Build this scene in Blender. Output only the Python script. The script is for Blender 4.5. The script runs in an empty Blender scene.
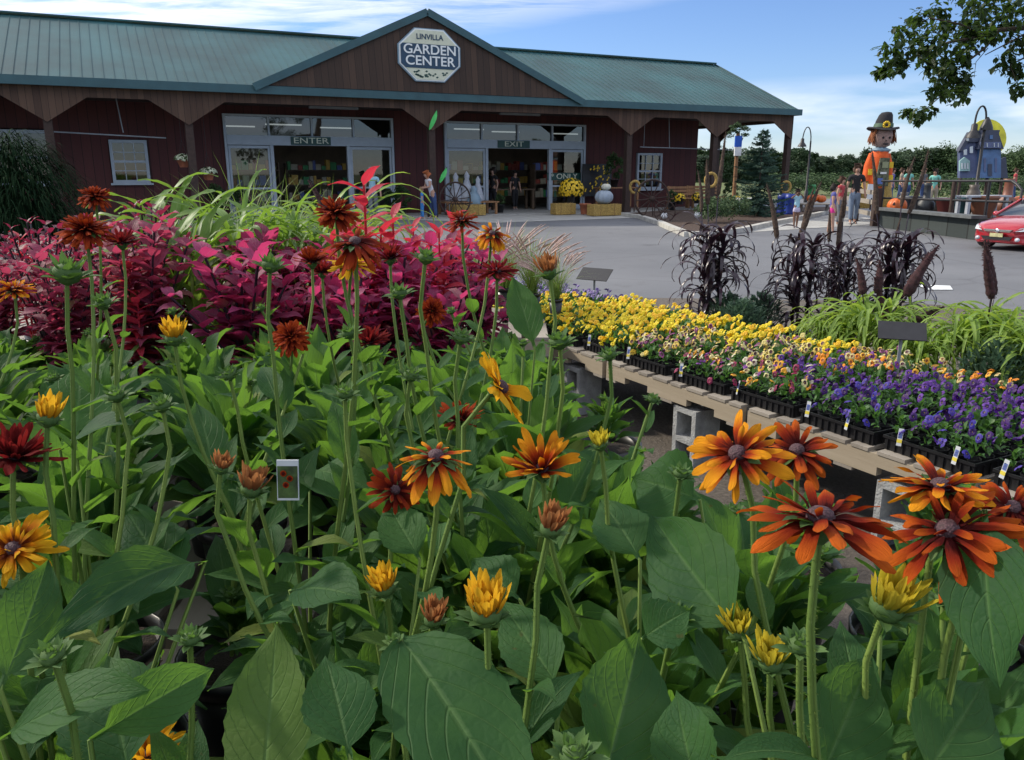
import bpy, math, random
from mathutils import Vector, Matrix, noise
R = math.radians
PI = math.pi
random.seed(11)
sc = bpy.context.scene
COL = sc.collection

# ---------------------------------------------------------------- camera, world, sun, exposure
F, PITCH, CAMH = 800.0, R(14.57), 1.65
cam_data = bpy.data.cameras.new('camera')
cam = bpy.data.objects.new('camera', cam_data)
COL.objects.link(cam)
cam.location = (0, 0, CAMH)
cam.rotation_euler = (R(90) - PITCH, 0, 0)
cam_data.lens = 36 * F / 1024
cam_data.clip_start = 0.02
cam_data.clip_end = 5000
sc.camera = cam

SUN_AZ_VEC = Vector((-0.90, 0.42, 0)).normalized()
SUN_EL = R(36)
world = bpy.data.worlds.new('World')
sc.world = world
world.use_nodes = True
wn, wl = world.node_tree.nodes, world.node_tree.links
wn.clear()
w_out = wn.new('ShaderNodeOutputWorld')
w_bg = wn.new('ShaderNodeBackground')
w_bg.inputs['Strength'].default_value = 0.10
sky = wn.new('ShaderNodeTexSky')
sky.sky_type = 'NISHITA'
sky.sun_disc = False
sky.sun_elevation = SUN_EL
sky.sun_rotation = math.atan2(SUN_AZ_VEC.x, SUN_AZ_VEC.y)
sky.air_density = 1.0
sky.dust_density = 0.0
sky.ozone_density = 4.5
tc = wn.new('ShaderNodeTexCoord')
sep = wn.new('ShaderNodeSeparateXYZ')
wl.new(tc.outputs['Generated'], sep.inputs[0])
# clouds live on a flat layer: direction / height
def wmath(op, a, b=None, c=None, clamp=False):
    n = wn.new('ShaderNodeMath'); n.operation = op; n.use_clamp = clamp
    for i, v in enumerate((a, b, c)):
        if v is None: continue
        if isinstance(v, (int, float)): n.inputs[i].default_value = v
        else: wl.new(v, n.inputs[i])
    return n.outputs[0]
zc = wmath('MAXIMUM', sep.outputs['Z'], 0.02)
zz = wmath('ADD', zc, 0.08)
cx = wmath('DIVIDE', sep.outputs['X'], zz)
cy = wmath('DIVIDE', sep.outputs['Y'], zz)
comb = wn.new('ShaderNodeCombineXYZ')
wl.new(cx, comb.inputs[0]); wl.new(cy, comb.inputs[1])
mp = wn.new('ShaderNodeMapping')
mp.inputs['Rotation'].default_value = (0, 0, R(-32))
mp.inputs['Scale'].default_value = (0.7, 1.9, 1)
wl.new(comb.outputs[0], mp.inputs[0])
n1 = wn.new('ShaderNodeTexNoise'); n1.inputs['Scale'].default_value = 2.4; n1.inputs['Detail'].default_value = 8
n1.inputs['Roughness'].default_value = 0.62; n1.inputs['Distortion'].default_value = 0.35
wl.new(mp.outputs[0], n1.inputs['Vector'])
# height bands: high wisps above, clear middle, a thin low bank near the horizon
high = wmath('SUBTRACT', sep.outputs['Z'], wmath('MULTIPLY_ADD', sep.outputs['X'], 0.14, 0.155))
high = wmath('MULTIPLY', high, 14.0, clamp=True)
dens = wmath('MULTIPLY', wmath('MULTIPLY_ADD', n1.outputs['Fac'], 4.4, -1.4, clamp=True), high)
mp2 = wn.new('ShaderNodeMapping'); mp2.inputs['Scale'].default_value = (5, 5, 26)
wl.new(tc.outputs['Generated'], mp2.inputs[0])
n2 = wn.new('ShaderNodeTexNoise'); n2.inputs['Scale'].default_value = 1.0; n2.inputs['Detail'].default_value = 6
wl.new(mp2.outputs[0], n2.inputs['Vector'])
low = wmath('SUBTRACT', 1.0, wmath('MULTIPLY', wmath('ABSOLUTE', wmath('SUBTRACT', sep.outputs['Z'], 0.062)), 24.0), clamp=True)
low = wmath('MULTIPLY', low, wmath('MULTIPLY_ADD', n2.outputs['Fac'], 5.0, -2.1, clamp=True))
tot = wmath('MAXIMUM', dens, wmath('MULTIPLY', low, 0.75))
mixc = wn.new('ShaderNodeMixRGB')
wl.new(tot, mixc.inputs[0])
tint = wn.new('ShaderNodeMixRGB'); tint.blend_type = 'MULTIPLY'; tint.inputs[0].default_value = 1; tint.inputs[2].default_value = (0.90, 0.95, 1.16, 1)
wl.new(sky.outputs[0], tint.inputs[1]); wl.new(tint.outputs[0], mixc.inputs[1])
mixc.inputs[2].default_value = (9.2, 9.4, 10.2, 1)
wl.new(mixc.outputs[0], w_bg.inputs[0])
wl.new(w_bg.outputs[0], w_out.inputs[0])

sun_data = bpy.data.lights.new('sun', 'SUN')
sun_data.energy = 3.4
sun_data.angle = R(3.0)
sun_data.color = (1.0, 0.91, 0.77)
sun = bpy.data.objects.new('sun', sun_data)
COL.objects.link(sun)
sd = SUN_AZ_VEC * math.cos(SUN_EL) + Vector((0, 0, math.sin(SUN_EL)))
sun.rotation_euler = sd.to_track_quat('Z', 'Y').to_euler()
sun.location = (-30, 20, 40)
sc.view_settings.view_transform = 'Standard'
sc.view_settings.look = 'None'
sc.view_settings.exposure = 0.42
sc.view_settings.gamma = 1
sc.view_settings.use_curve_mapping = False

# ---------------------------------------------------------------- calibration helpers
CP, SP = math.cos(PITCH), math.sin(PITCH)
def ray(px, py):
    x = (px - 512) / F; y = -(py - 380) / F
    return Vector((x, CP + y * SP, -SP + y * CP))
def at(px, py, d):                      # point at depth d along the optical axis
    return ray(px, py) * d + Vector((0, 0, CAMH))
def atz(px, py, z):                     # point at height z
    r = ray(px, py); return r * ((z - CAMH) / r.z) + Vector((0, 0, CAMH))
BU = Vector((0.89915, 0.43764, 0)); BN = Vector((-0.43764, 0.89915, 0))
BA = Vector((-14.988, 24.912, 0))
def B(s, off, z): return BA + BU * s + BN * off + Vector((0, 0, z))
def S(px, py, off=0):                   # (s, z) on the building plane 'off' metres behind its front
    r = ray(px, py); o = BA + BN * off
    t = o.dot(BN) / r.dot(BN); p = r * t
    return (p - BA).dot(BU), p.z + CAMH
PT = Vector((-0.493, 0.870, 0)); PN = Vector((0.870, 0.493, 0)); PO = Vector((1.91, 2.78, 0))
def Q(t, n, z): return PO + PT * t + PN * n + Vector((0, 0, z))

# ---------------------------------------------------------------- mesh builder
class MB:
    def __init__(s): s.v = []; s.f = []; s.uv = []; s.rn = []; s.m = []
    def add(s, vs, fs, uvs=None, rnd=0.5, mat=0):
        b = len(s.v)
        s.v.extend([tuple(p) for p in vs])
        s.uv.extend(uvs if uvs else [(0, 0)] * len(vs))
        s.rn.extend([rnd] * len(vs))
        for f in fs:
            s.f.append([i + b for i in f]); s.m.append(mat)
    def grid(s, rows, uvs=None, rnd=0.5, mat=0, closed=False):
        n = len(rows[0]); vs = [p for r in rows for p in r]
        u = [q for r in uvs for q in r] if uvs else None
        fs = []
        for i in range(len(rows) - 1):
            for j in range(n if closed else n - 1):
                k = (j + 1) % n
                fs.append((i * n + j, i * n + k, (i + 1) * n + k, (i + 1) * n + j))
        s.add(vs, fs, u, rnd, mat)
    def box(s, o, a, b, c, mat=0, rnd=0.5, uvscale=True):     # centre o, half vectors a b c
        o, a, b, c = Vector(o), Vector(a), Vector(b), Vector(c)
        for (x, y, z) in ((a, b, c), (b, c, a), (c, a, b)):
            for sg in (1, -1):
                q = [o + z * sg + x * i + y * j * sg for i, j in ((-1, -1), (1, -1), (1, 1), (-1, 1))]
                lx, ly = x.length * 2, y.length * 2
                s.add(q, [(0, 1, 2, 3)], [(0, 0), (lx, 0), (lx, ly), (0, ly)], rnd, mat)
    def cbox(s, x0, x1, y0, y1, z0, z1, mat=0, rnd=0.5):
        s.box(((x0 + x1) / 2, (y0 + y1) / 2, (z0 + z1) / 2), ((x1 - x0) / 2, 0, 0), (0, (y1 - y0) / 2, 0), (0, 0, (z1 - z0) / 2), mat, rnd)
    def bar(s, p, q, w, h=None, up=(0, 0, 1), mat=0, rnd=0.5):
        p, q = Vector(p), Vector(q); d = q - p; h = h or w
        side = d.cross(Vector(up))
        if side.length < 1e-5: side = d.cross(Vector((1, 0, 0)))
        side.normalize(); u2 = side.cross(d).normalized()
        s.box((p + q) / 2, d / 2, side * w / 2, u2 * h / 2, mat, rnd)
    def tube(s, pts, rad, n=6, mat=0, rnd=0.5, cap=True, uvl=1.0):
        pts = [Vector(p) for p in pts]; N = len(pts)
        rs = rad if isinstance(rad, (list, tuple)) else [rad] * N
        rows = []; uvs = []; prev = None
        for i in range(N):
            d = (pts[min(i + 1, N - 1)] - pts[max(i - 1, 0)])
            if d.length < 1e-9: d = Vector((0, 0, 1))
            d.normalize()
            if prev is None:
                ref = Vector((0, 0, 1)) if abs(d.z) < 0.9 else Vector((1, 0, 0))
                x = d.cross(ref).normalized()
            else:
                x = (prev - d * prev.dot(d)).normalized()
            prev = x; y = d.cross(x)
            rows.append([pts[i] + (x * math.cos(2 * PI * k / n) + y * math.sin(2 * PI * k / n)) * rs[i] for k in range(n)])
            uvs.append([(k / n, uvl * i / max(1, N - 1)) for k in range(n)])
        s.grid(rows, uvs, rnd, mat, closed=True)
        if cap:
            s.add(rows[0], [tuple(range(n))[::-1]], None, rnd, mat); s.add(rows[-1], [tuple(range(n))], None, rnd, mat)
    def lathe(s, c, prof, n=16, mat=0, rnd=0.5, ax=None, lobes=0, depth=0.0):
        c = Vector(c); z = Vector(ax).normalized() if ax else Vector((0, 0, 1))
        x = z.cross(Vector((0, 1, 0))) if abs(z.y) < 0.9 else z.cross(Vector((1, 0, 0)))
        x.normalize(); y = z.cross(x)
        rows = []; uvs = []
        for i, (r, h) in enumerate(prof):
            row = []
            for k in range(n):
                a = 2 * PI * k / n
                rr = r * (1 - depth * (0.5 + 0.5 * math.cos(lobes * a)) ** 3) if lobes else r
                row.append(c + z * h + (x * math.cos(a) + y * math.sin(a)) * rr)
            rows.append(row); uvs.append([(k / n, i / (len(prof) - 1)) for k in range(n)])
        s.grid(rows, uvs, rnd, mat, closed=True)
        if prof[0][0] > 1e-4: s.add(rows[0], [tuple(range(n))[::-1]], None, rnd, mat)
        if prof[-1][0] > 1e-4: s.add(rows[-1], [tuple(range(n))], None, rnd, mat)
    def prism(s, poly, thick, mat=0, rnd=0.5, uvs=None):      # poly: 3D points, extruded by vector
        poly = [Vector(p) for p in poly]; t = Vector(thick); n = len(poly)
        s.add(poly, [tuple(range(n))], uvs, rnd, mat)
        s.add([p + t for p in poly], [tuple(range(n))[::-1]], uvs, rnd, mat)
        for i in range(n):
            j = (i + 1) % n
            uu = [uvs[i], uvs[j], uvs[j], uvs[i]] if uvs else None
            s.add([poly[i], poly[j], poly[j] + t, poly[i] + t], [(3, 2, 1, 0)], uu, rnd, mat)
    def mesh(s, name, mats, smooth=True, origin=None):
        me = bpy.data.meshes.new(name)
        v = s.v
        if origin is not None:
            ox, oy, oz = origin; v = [(a - ox, b - oy, c - oz) for a, b, c in s.v]
        me.from_pydata(v, [], s.f)
        if not isinstance(mats, (list, tuple)): mats = [mats]
        for m in mats: me.materials.append(m)
        me.polygons.foreach_set('material_index', s.m)
        me.polygons.foreach_set('use_smooth', [smooth] * len(s.f))
        uvl = me.uv_layers.new(name='UVMap'); u2 = me.uv_layers.new(name='rnd')
        a = []; b = []
        for f in s.f:
            for i in f: a.extend(s.uv[i]); b.extend((s.rn[i], 0))
        uvl.data.foreach_set('uv', a); u2.data.foreach_set('uv', b)
        me.update()
        return me
    def build(s, name, mats, parent=None, smooth=True):       # vertices are in WORLD space (unrotated roots)
        org = world_loc(parent) if parent else None
        return link(name, s.mesh(name, mats, smooth, org), parent)
def world_loc(o):
    p = Vector((0, 0, 0))
    while o: p += o.location; o = o.parent
    return p
def link(name, me, parent=None):
    o = bpy.data.objects.new(name, me); COL.objects.link(o)
    if parent: o.parent = parent
    return o
def thing(name, label, cat, loc=(0, 0, 0), group=None, rot=None):
    o = bpy.data.objects.new(name, None); COL.objects.link(o)
    o.location = loc; o.empty_display_size = 0.05
    if rot is not None: o.rotation_euler = (0, 0, rot)
    return tag(o, label, cat, group)
def tag(o, label, cat, group=None):
    o['label'] = label; o['category'] = cat
    if group: o['group'] = group
    return o
def struct(o): o['kind'] = 'structure'; return o
def copy_tree(o, parent=None):
    c = o.copy(); COL.objects.link(c)
    if parent: c.parent = parent
    for ch in [x for x in KIDS.get(o.name, [])]: pass
    for ch in list(o.children):
        copy_tree(ch, c)
    return c
KIDS = {}

# ---------------------------------------------------------------- materials
def _new(name):
    m = bpy.data.materials.new(name); m.use_nodes = True
    nt = m.node_tree; return m, nt, nt.nodes, nt.links, nt.nodes['Principled BSDF']
def mth(nt, op, a, b=None, c=None, clamp=False):
    n = nt.nodes.new('ShaderNodeMath'); n.operation = op; n.use_clamp = clamp
    for i, v in enumerate((a, b, c)):
        if v is None: continue
        if isinstance(v, (int, float)): n.inputs[i].default_value = v
        else: nt.links.new(v, n.inputs[i])
    return n.outputs[0]
def mix(nt, fac, a, b, mode='MIX'):
    n = nt.nodes.new('ShaderNodeMixRGB'); n.blend_type = mode
    for i, v in enumerate((fac, a, b)):
        if isinstance(v, (int, float)): n.inputs[i].default_value = v
        elif isinstance(v, tuple): n.inputs[i].default_value = (*v[:3], 1)
        else: nt.links.new(v, n.inputs[i])
    return n.outputs[0]
def noise_t(nt, scale, detail=4, vec=None, rough=0.55):
    n = nt.nodes.new('ShaderNodeTexNoise'); n.inputs['Scale'].default_value = scale
    n.inputs['Detail'].default_value = detail; n.inputs['Roughness'].default_value = rough
    if vec is not None: nt.links.new(vec, n.inputs['Vector'])
    return n.outputs['Fac']
def bump(nt, bs, h, strength=0.3, dist=0.01):
    b = nt.nodes.new('ShaderNodeBump'); b.inputs['Strength'].default_value = strength
    b.inputs['Distance'].default_value = dist
    nt.links.new(h, b.inputs['Height']); nt.links.new(b.outputs[0], bs.inputs['Normal']); return b
def plain(name, col, rough=0.7, var=0.15, nscale=6, metal=0.0, bmp=0.0, emit=None, spec=0.5):
    m, nt, N, L, bs = _new(name)
    tcn = N.new('ShaderNodeTexCoord')
    f = noise_t(nt, nscale, 5, tcn.outputs['Object'])
    dark = tuple(c * (1 - var * 1.6) for c in col); lite = tuple(min(1, c * (1 + var)) for c in col)
    c = mix(nt, mth(nt, 'MULTIPLY_ADD', f, 2.2, -0.6, clamp=True), dark, lite)
    L.new(c, bs.inputs['Base Color'])
    bs.inputs['Roughness'].default_value = rough; bs.inputs['Metallic'].default_value = metal
    bs.inputs['Specular IOR Level'].default_value = spec
    if bmp: bump(nt, bs, noise_t(nt, nscale * 6, 5, tcn.outputs['Object']), bmp, 0.01)
    if emit:
        bs.inputs['Emission Color'].default_value = (*col, 1); bs.inputs['Emission Strength'].default_value = emit
    return m
def rndout(nt):
    u = nt.nodes.new('ShaderNodeUVMap'); u.uv_map = 'rnd'
    s = nt.nodes.new('ShaderNodeSeparateXYZ'); nt.links.new(u.outputs[0], s.inputs[0]); return s.outputs[0]
def uvout(nt):
    u = nt.nodes.new('ShaderNodeUVMap'); u.uv_map = 'UVMap'
    s = nt.nodes.new('ShaderNodeSeparateXYZ'); nt.links.new(u.outputs[0], s.inputs[0]); return u.outputs[0], s.outputs[0], s.outputs[1]
def leafy(name, ca, cb, vein, trans=0.4, tcol=None, rough=0.5, nveins=9, veinw=0.35, bmp=0.5, spec=0.4, cc=None):
    """leaf: u across (0..1), v along; midrib and side veins, per-leaf tint, light shining through"""
    m, nt, N, L, bs = _new(name)
    uv, u, v = uvout(nt); r = rndout(nt)
    au = mth(nt, 'ABSOLUTE', mth(nt, 'SUBTRACT', u, 0.5))
    mid = mth(nt, 'SUBTRACT', 1.0, mth(nt, 'MULTIPLY', au, 26.0), clamp=True)
    ph = mth(nt, 'SUBTRACT', mth(nt, 'MULTIPLY', v, float(nveins)), mth(nt, 'MULTIPLY', mth(nt, 'POWER', au, 1.25), nveins * 1.0))
    fr = mth(nt, 'ABSOLUTE', mth(nt, 'SUBTRACT', mth(nt, 'FRACT', ph), 0.5))
    side = mth(nt, 'SUBTRACT', 1.0, mth(nt, 'MULTIPLY', fr, 13.0), clamp=True)
    side = mth(nt, 'MULTIPLY', side, 0.55)
    vm = mth(nt, 'MULTIPLY', mth(nt, 'MAXIMUM', mid, side), veinw, clamp=True)
    tcn = N.new('ShaderNodeTexCoord')
    nz = noise_t(nt, 38, 4, tcn.outputs['Object'])
    fac = mth(nt, 'ADD', mth(nt, 'MULTIPLY', r, 0.8), mth(nt, 'MULTIPLY_ADD', nz, 0.9, -0.35), clamp=True)
    base = mix(nt, fac, ca, cb)
    if cc is not None:      # a rare odd tint (yellowing leaf)
        base = mix(nt, mth(nt, 'MULTIPLY', mth(nt, 'SUBTRACT', r, 0.93, clamp=True), 12.0, clamp=True), base, cc)
    base = mix(nt, vm, base, vein)
    if nveins > 5:      # blemishes: small brown flecks and dusty patches
        sp = mth(nt, 'MULTIPLY_ADD', noise_t(nt, 75, 2, tcn.outputs['Object']), 14.0, -10.2, clamp=True)
        base = mix(nt, mth(nt, 'MULTIPLY', sp, 0.7), base, (0.10, 0.055, 0.02))
        base = mix(nt, mth(nt, 'MULTIPLY', mth(nt, 'MULTIPLY_ADD', noise_t(nt, 9, 3, tcn.outputs['Object']), 4.0, -2.2, clamp=True), 0.35), base, vein)
    L.new(base, bs.inputs['Base Color'])
    bs.inputs['Roughness'].default_value = rough; bs.inputs['Specular IOR Level'].default_value = spec
    mpv = N.new('ShaderNodeMapping'); mpv.inputs['Scale'].default_value = (7, 15, 1); L.new(uv, mpv.inputs[0])
    vo = N.new('ShaderNodeTexVoronoi'); vo.feature = 'DISTANCE_TO_EDGE'; vo.inputs['Scale'].default_value = 1.0; L.new(mpv.outputs[0], vo.inputs['Vector'])
    net = mth(nt, 'MULTIPLY', vo.outputs['Distance'], 5.0, clamp=True)
    h = mth(nt, 'ADD', mth(nt, 'MULTIPLY', net, 0.2 if nveins > 5 else 0.0), mth(nt, 'MULTIPLY', noise_t(nt, 220, 3, tcn.outputs['Object']), 0.4))
    h = mth(nt, 'SUBTRACT', h, mth(nt, 'ADD', mth(nt, 'MULTIPLY', mid, 1.0), mth(nt, 'MULTIPLY', side, 1.4)))
    bp = bump(nt, bs, h, bmp, 0.0016)
    if trans > 0:
        tr = N.new('ShaderNodeBsdfTranslucent')
        if tcol: L.new(mix(nt, vm, tcol, vein), tr.inputs['Color'])
        else: L.new(base, tr.inputs['Color'])
        L.new(bp.outputs[0], tr.inputs['Normal'])
        mx = N.new('ShaderNodeMixShader'); mx.inputs[0].default_value = trans
        L.new(bs.outputs[0], mx.inputs[1]); L.new(tr.outputs[0], mx.inputs[2])
        L.new(mx.outputs[0], N['Material Output'].inputs['Surface'])
    return m
def petal(name, base, mid, tip, e1=0.35, e2=0.8, trans=0.45, streak=0.35):
    m, nt, N, L, bs = _new(name)
    uv, u, v = uvout(nt); r = rndout(nt)
    mpn = N.new('ShaderNodeMapping'); mpn.inputs['Scale'].default_value = (14, 0.8, 1)
    L.new(uv, mpn.inputs[0])
    st = noise_t(nt, 2.0, 3, mpn.outputs[0])
    vv = mth(nt, 'ADD', v, mth(nt, 'ADD', mth(nt, 'MULTIPLY_ADD', st, 0.5, -0.25), mth(nt, 'MULTIPLY_ADD', r, 0.3, -0.15)))
    rp = N.new('ShaderNodeValToRGB'); L.new(vv, rp.inputs[0])
    el = rp.color_ramp.elements
    el[0].position = e1 * 0.55; el[0].color = (*base, 1)
    el[1].position = e2; el[1].color = (*tip, 1)
    e = el.new(e1 + 0.12); e.color = (*mid, 1)
    c = mix(nt, mth(nt, 'MULTIPLY', mth(nt, 'MULTIPLY_ADD', st, 2.4, -0.7, clamp=True), streak), rp.outputs[0], tuple(k * 0.55 for k in mid), 'MIX')
    L.new(c, bs.inputs['Base Color']); bs.inputs['Roughness'].default_value = 0.8
    bs.inputs['Specular IOR Level'].default_value = 0.12
    bp = bump(nt, bs, st, 0.9, 0.0015)
    tr = N.new('ShaderNodeBsdfTranslucent'); L.new(c, tr.inputs['Color'])
    mx = N.new('ShaderNodeMixShader'); mx.inputs[0].default_value = trans
    L.new(bs.outputs[0], mx.inputs[1]); L.new(tr.outputs[0], mx.inputs[2])
    L.new(mx.outputs[0], N['Material Output'].inputs['Surface'])
    return m
def boards(name, ca, cb, width=0.2, rough=0.75, groove=0.06, along='v', grain=0.4):
    """boards running along v, changing every 'width' metres of u"""
    m, nt, N, L, bs = _new(name)
    uv, u, v = uvout(nt)
    if along == 'u': u, v = v, u
    k = mth(nt, 'DIVIDE', u, width); fl = mth(nt, 'FLOOR', k); fr = mth(nt, 'FRACT', k)
    wn_ = N.new('ShaderNodeTexWhiteNoise'); wn_.noise_dimensions = '1D'; L.new(fl, wn_.inputs['W'])
    cb_ = N.new('ShaderNodeCombineXYZ'); L.new(mth(nt, 'MULTIPLY', u, 26.0), cb_.inputs[0]); L.new(mth(nt, 'MULTIPLY', v, 1.3), cb_.inputs[1]); L.new(fl, cb_.inputs[2])
    g = noise_t(nt, 1.0, 5, cb_.outputs[0], 0.65)
    f = mth(nt, 'ADD', mth(nt, 'MULTIPLY', wn_.outputs['Value'], 0.65), mth(nt, 'MULTIPLY_ADD', g, grain * 2, -grain), clamp=True)
    c = mix(nt, f, ca, cb)
    gr = mth(nt, 'LESS_THAN', fr, groove)
    c = mix(nt, gr, c, tuple(x * 0.25 for x in ca))
    L.new(c, bs.inputs['Base Color']); bs.inputs['Roughness'].default_value = rough
    h = mth(nt, 'SUBTRACT', mth(nt, 'MULTIPLY', g, 0.3), gr)
    bump(nt, bs, h, 0.5, 0.01)
    return m
def glass(name, tint=(0.75, 0.85, 0.85), refl=0.04):
    m, nt, N, L, bs = _new(name)
    N.remove(bs)
    tr = N.new('ShaderNodeBsdfTransparent'); tr.inputs[0].default_value = (*tint, 1)
    gl = N.new('ShaderNodeBsdfGlossy'); gl.inputs['Roughness'].default_value = 0.02
    fr = N.new('ShaderNodeFresnel'); fr.inputs[0].default_value = 1.5
    mx = N.new('ShaderNodeMixShader'); L.new(mth(nt, 'ADD', fr.outputs[0], refl, clamp=True), mx.inputs[0])
    L.new(tr.outputs[0], mx.inputs[1]); L.new(gl.outputs[0], mx.inputs[2])
    L.new(mx.outputs[0], N['Material Output'].inputs['Surface'])
    return m

M = {}
M['roof'] = plain('painted metal roof', (0.017, 0.085, 0.094), 0.55, 0.3, 0.45, 0.0, spec=0.45)
M['teal'] = plain('teal trim', (0.028, 0.085, 0.10), 0.45, 0.12, 2)
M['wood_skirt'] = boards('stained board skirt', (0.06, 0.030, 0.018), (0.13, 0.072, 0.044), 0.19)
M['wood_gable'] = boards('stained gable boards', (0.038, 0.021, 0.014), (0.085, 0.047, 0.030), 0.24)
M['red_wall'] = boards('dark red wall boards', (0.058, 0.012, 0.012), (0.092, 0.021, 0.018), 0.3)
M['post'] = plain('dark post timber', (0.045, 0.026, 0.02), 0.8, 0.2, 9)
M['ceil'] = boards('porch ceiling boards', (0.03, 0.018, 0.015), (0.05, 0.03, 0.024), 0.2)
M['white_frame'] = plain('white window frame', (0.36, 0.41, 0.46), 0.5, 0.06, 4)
M['glass'] = glass('window glass')
M['glass_dark'] = glass('dark window glass', (0.28, 0.33, 0.36), 0.05)
M['black'] = plain('black plastic', (0.012, 0.012, 0.014), 0.4, 0.15, 20)
M['iron'] = plain('black iron', (0.015, 0.015, 0.018), 0.5, 0.2, 20)
M['interior'] = plain('shop interior wall', (0.22, 0.17, 0.13), 0.85, 0.2, 1.5)
M['shelf'] = plain('shop shelf', (0.12, 0.08, 0.05), 0.8, 0.2, 3)
M['green_sign'] = plain('dark green sign', (0.012, 0.06, 0.05), 0.5, 0.1, 3)
M['cream'] = plain('cream paint', (0.62, 0.64, 0.5), 0.6, 0.06, 6)
M['navy'] = plain('navy paint', (0.015, 0.05, 0.10), 0.5, 0.1, 5)
M['letters'] = plain('white letter paint', (0.75, 0.78, 0.78), 0.6, 0.05, 8)
M['sign_edge'] = plain('grey blue sign edge', (0.2, 0.3, 0.38), 0.5, 0.08, 4)
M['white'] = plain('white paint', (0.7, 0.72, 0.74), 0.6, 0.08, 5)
M['grey'] = plain('grey plastic', (0.25, 0.27, 0.29), 0.6, 0.1, 5)
M['hay'] = plain('straw', (0.42, 0.28, 0.08), 0.9, 0.35, 30, bmp=0.8)
M['bench_wood'] = boards('bench wood', (0.22, 0.11, 0.05), (0.34, 0.18, 0.08), 0.12, along='u')
M['orange'] = plain('orange pumpkin skin', (0.62, 0.13, 0.02), 0.45, 0.15, 4)
M['terracotta'] = plain('terracotta', (0.34, 0.11, 0.055), 0.8, 0.2, 8)
M['concrete'] = plain('pale concrete', (0.36, 0.36, 0.34), 0.9, 0.18, 2.5, bmp=0.3)
M['kerbstone'] = plain('kerb concrete', (0.45, 0.44, 0.40), 0.9, 0.2, 3, bmp=0.3)
M['mulch'] = plain('bark mulch', (0.065, 0.038, 0.025), 0.95, 0.5, 22, bmp=1.0)

# ================================================================ THE SETTING
def ground_mat():
    m, nt, N, L, bs = _new('ground')
    g = N.new('ShaderNodeNewGeometry')
    a = noise_t(nt, 0.9, 6, g.outputs['Position']); b = noise_t(nt, 40, 6, g.outputs['Position'], 0.7)
    c = mix(nt, mth(nt, 'MULTIPLY_ADD', b, 3.0, -1.0, clamp=True), (0.075, 0.062, 0.05), (0.21, 0.18, 0.15))
    c = mix(nt, mth(nt, 'MULTIPLY_ADD', a, 2.0, -0.6, clamp=True), c, (0.1, 0.085, 0.07))
    L.new(c, bs.inputs['Base Color']); bs.inputs['Roughness'].default_value = 0.95
    bump(nt, bs, b, 0.9, 0.03); return m
def asphalt_mat():
    m, nt, N, L, bs = _new('asphalt')
    g = N.new('ShaderNodeNewGeometry')
    a = noise_t(nt, 0.22, 6, g.outputs['Position']); b = noise_t(nt, 55, 5, g.outputs['Position'], 0.7)
    d = noise_t(nt, 1.7, 6, g.outputs['Position'])
    c = mix(nt, mth(nt, 'MULTIPLY_ADD', a, 3.0, -1.0, clamp=True), (0.115, 0.122, 0.135), (0.185, 0.192, 0.205))
    c = mix(nt, mth(nt, 'MULTIPLY_ADD', b, 2.0, -0.6, clamp=True), mix(nt, 0.35, c, (0.07, 0.07, 0.075)), c)
    c = mix(nt, mth(nt, 'MULTIPLY', mth(nt, 'MULTIPLY_ADD', d, 5.0, -2.9, clamp=True), 0.75), c, (0.09, 0.09, 0.095))
    oil = noise_t(nt, 0.75, 2, g.outputs['Position'])
    c = mix(nt, mth(nt, 'MULTIPLY', mth(nt, 'MULTIPLY_ADD', oil, 16.0, -10.6, clamp=True), 0.55), c, (0.055, 0.055, 0.06))
    vor = N.new('ShaderNodeTexVoronoi'); vor.feature = 'DISTANCE_TO_EDGE'; vor.inputs['Scale'].default_value = 0.22
    L.new(g.outputs['Position'], vor.inputs['Vector'])
    cr = mth(nt, 'LESS_THAN', vor.outputs['Distance'], 0.006)
    c = mix(nt, mth(nt, 'MULTIPLY', cr, 0.22), c, (0.05, 0.05, 0.055))
    L.new(c, bs.inputs['Base Color']); bs.inputs['Roughness'].default_value = 0.8
    bump(nt, bs, b, 0.4, 0.01); return m
def grass_mat(name, ca, cb):
    m, nt, N, L, bs = _new(name)
    g = N.new('ShaderNodeNewGeometry')
    a = noise_t(nt, 0.12, 6, g.outputs['Position']); b = noise_t(nt, 6, 6, g.outputs['Position'], 0.7)
    c = mix(nt, mth(nt, 'MULTIPLY_ADD', a, 3.0, -1.0, clamp=True), ca, cb)
    c = mix(nt, b, mix(nt, 0.6, c, (0.02, 0.03, 0.01)), c)
    L.new(c, bs.inputs['Base Color']); bs.inputs['Roughness'].default_value = 0.95
    bump(nt, bs, b, 0.8, 0.05); return m
M['field'] = grass_mat('field grass', (0.09, 0.13, 0.03), (0.17, 0.19, 0.05))
M['gravel'] = ground_mat(); M['asphalt'] = asphalt_mat()
def flat(name, pts, z, mat):
    mb = MB(); mb.add([(x, y, z) for x, y in pts], [tuple(range(len(pts)))])
    return struct(mb.build(name, mat, smooth=False))
flat('ground', [(-900, -400), (900, -400), (900, 1500), (-900, 1500)], -0.012, M['field'])
flat('gravel_yard', [(-14, -6), (14, -6), (9.3, 7.5), (5.0, 10.5), (-14, 12.2)], 0.0, M['gravel'])
flat('car_park', [(-40, 12.4), (-4, 11.4), (5.2, 10.4), (9.2, 7.3), (30, 3), (45, 10), (45, 60), (11, 50), (-4, 33), (-40, 18)], -0.004, M['asphalt'])
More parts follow.
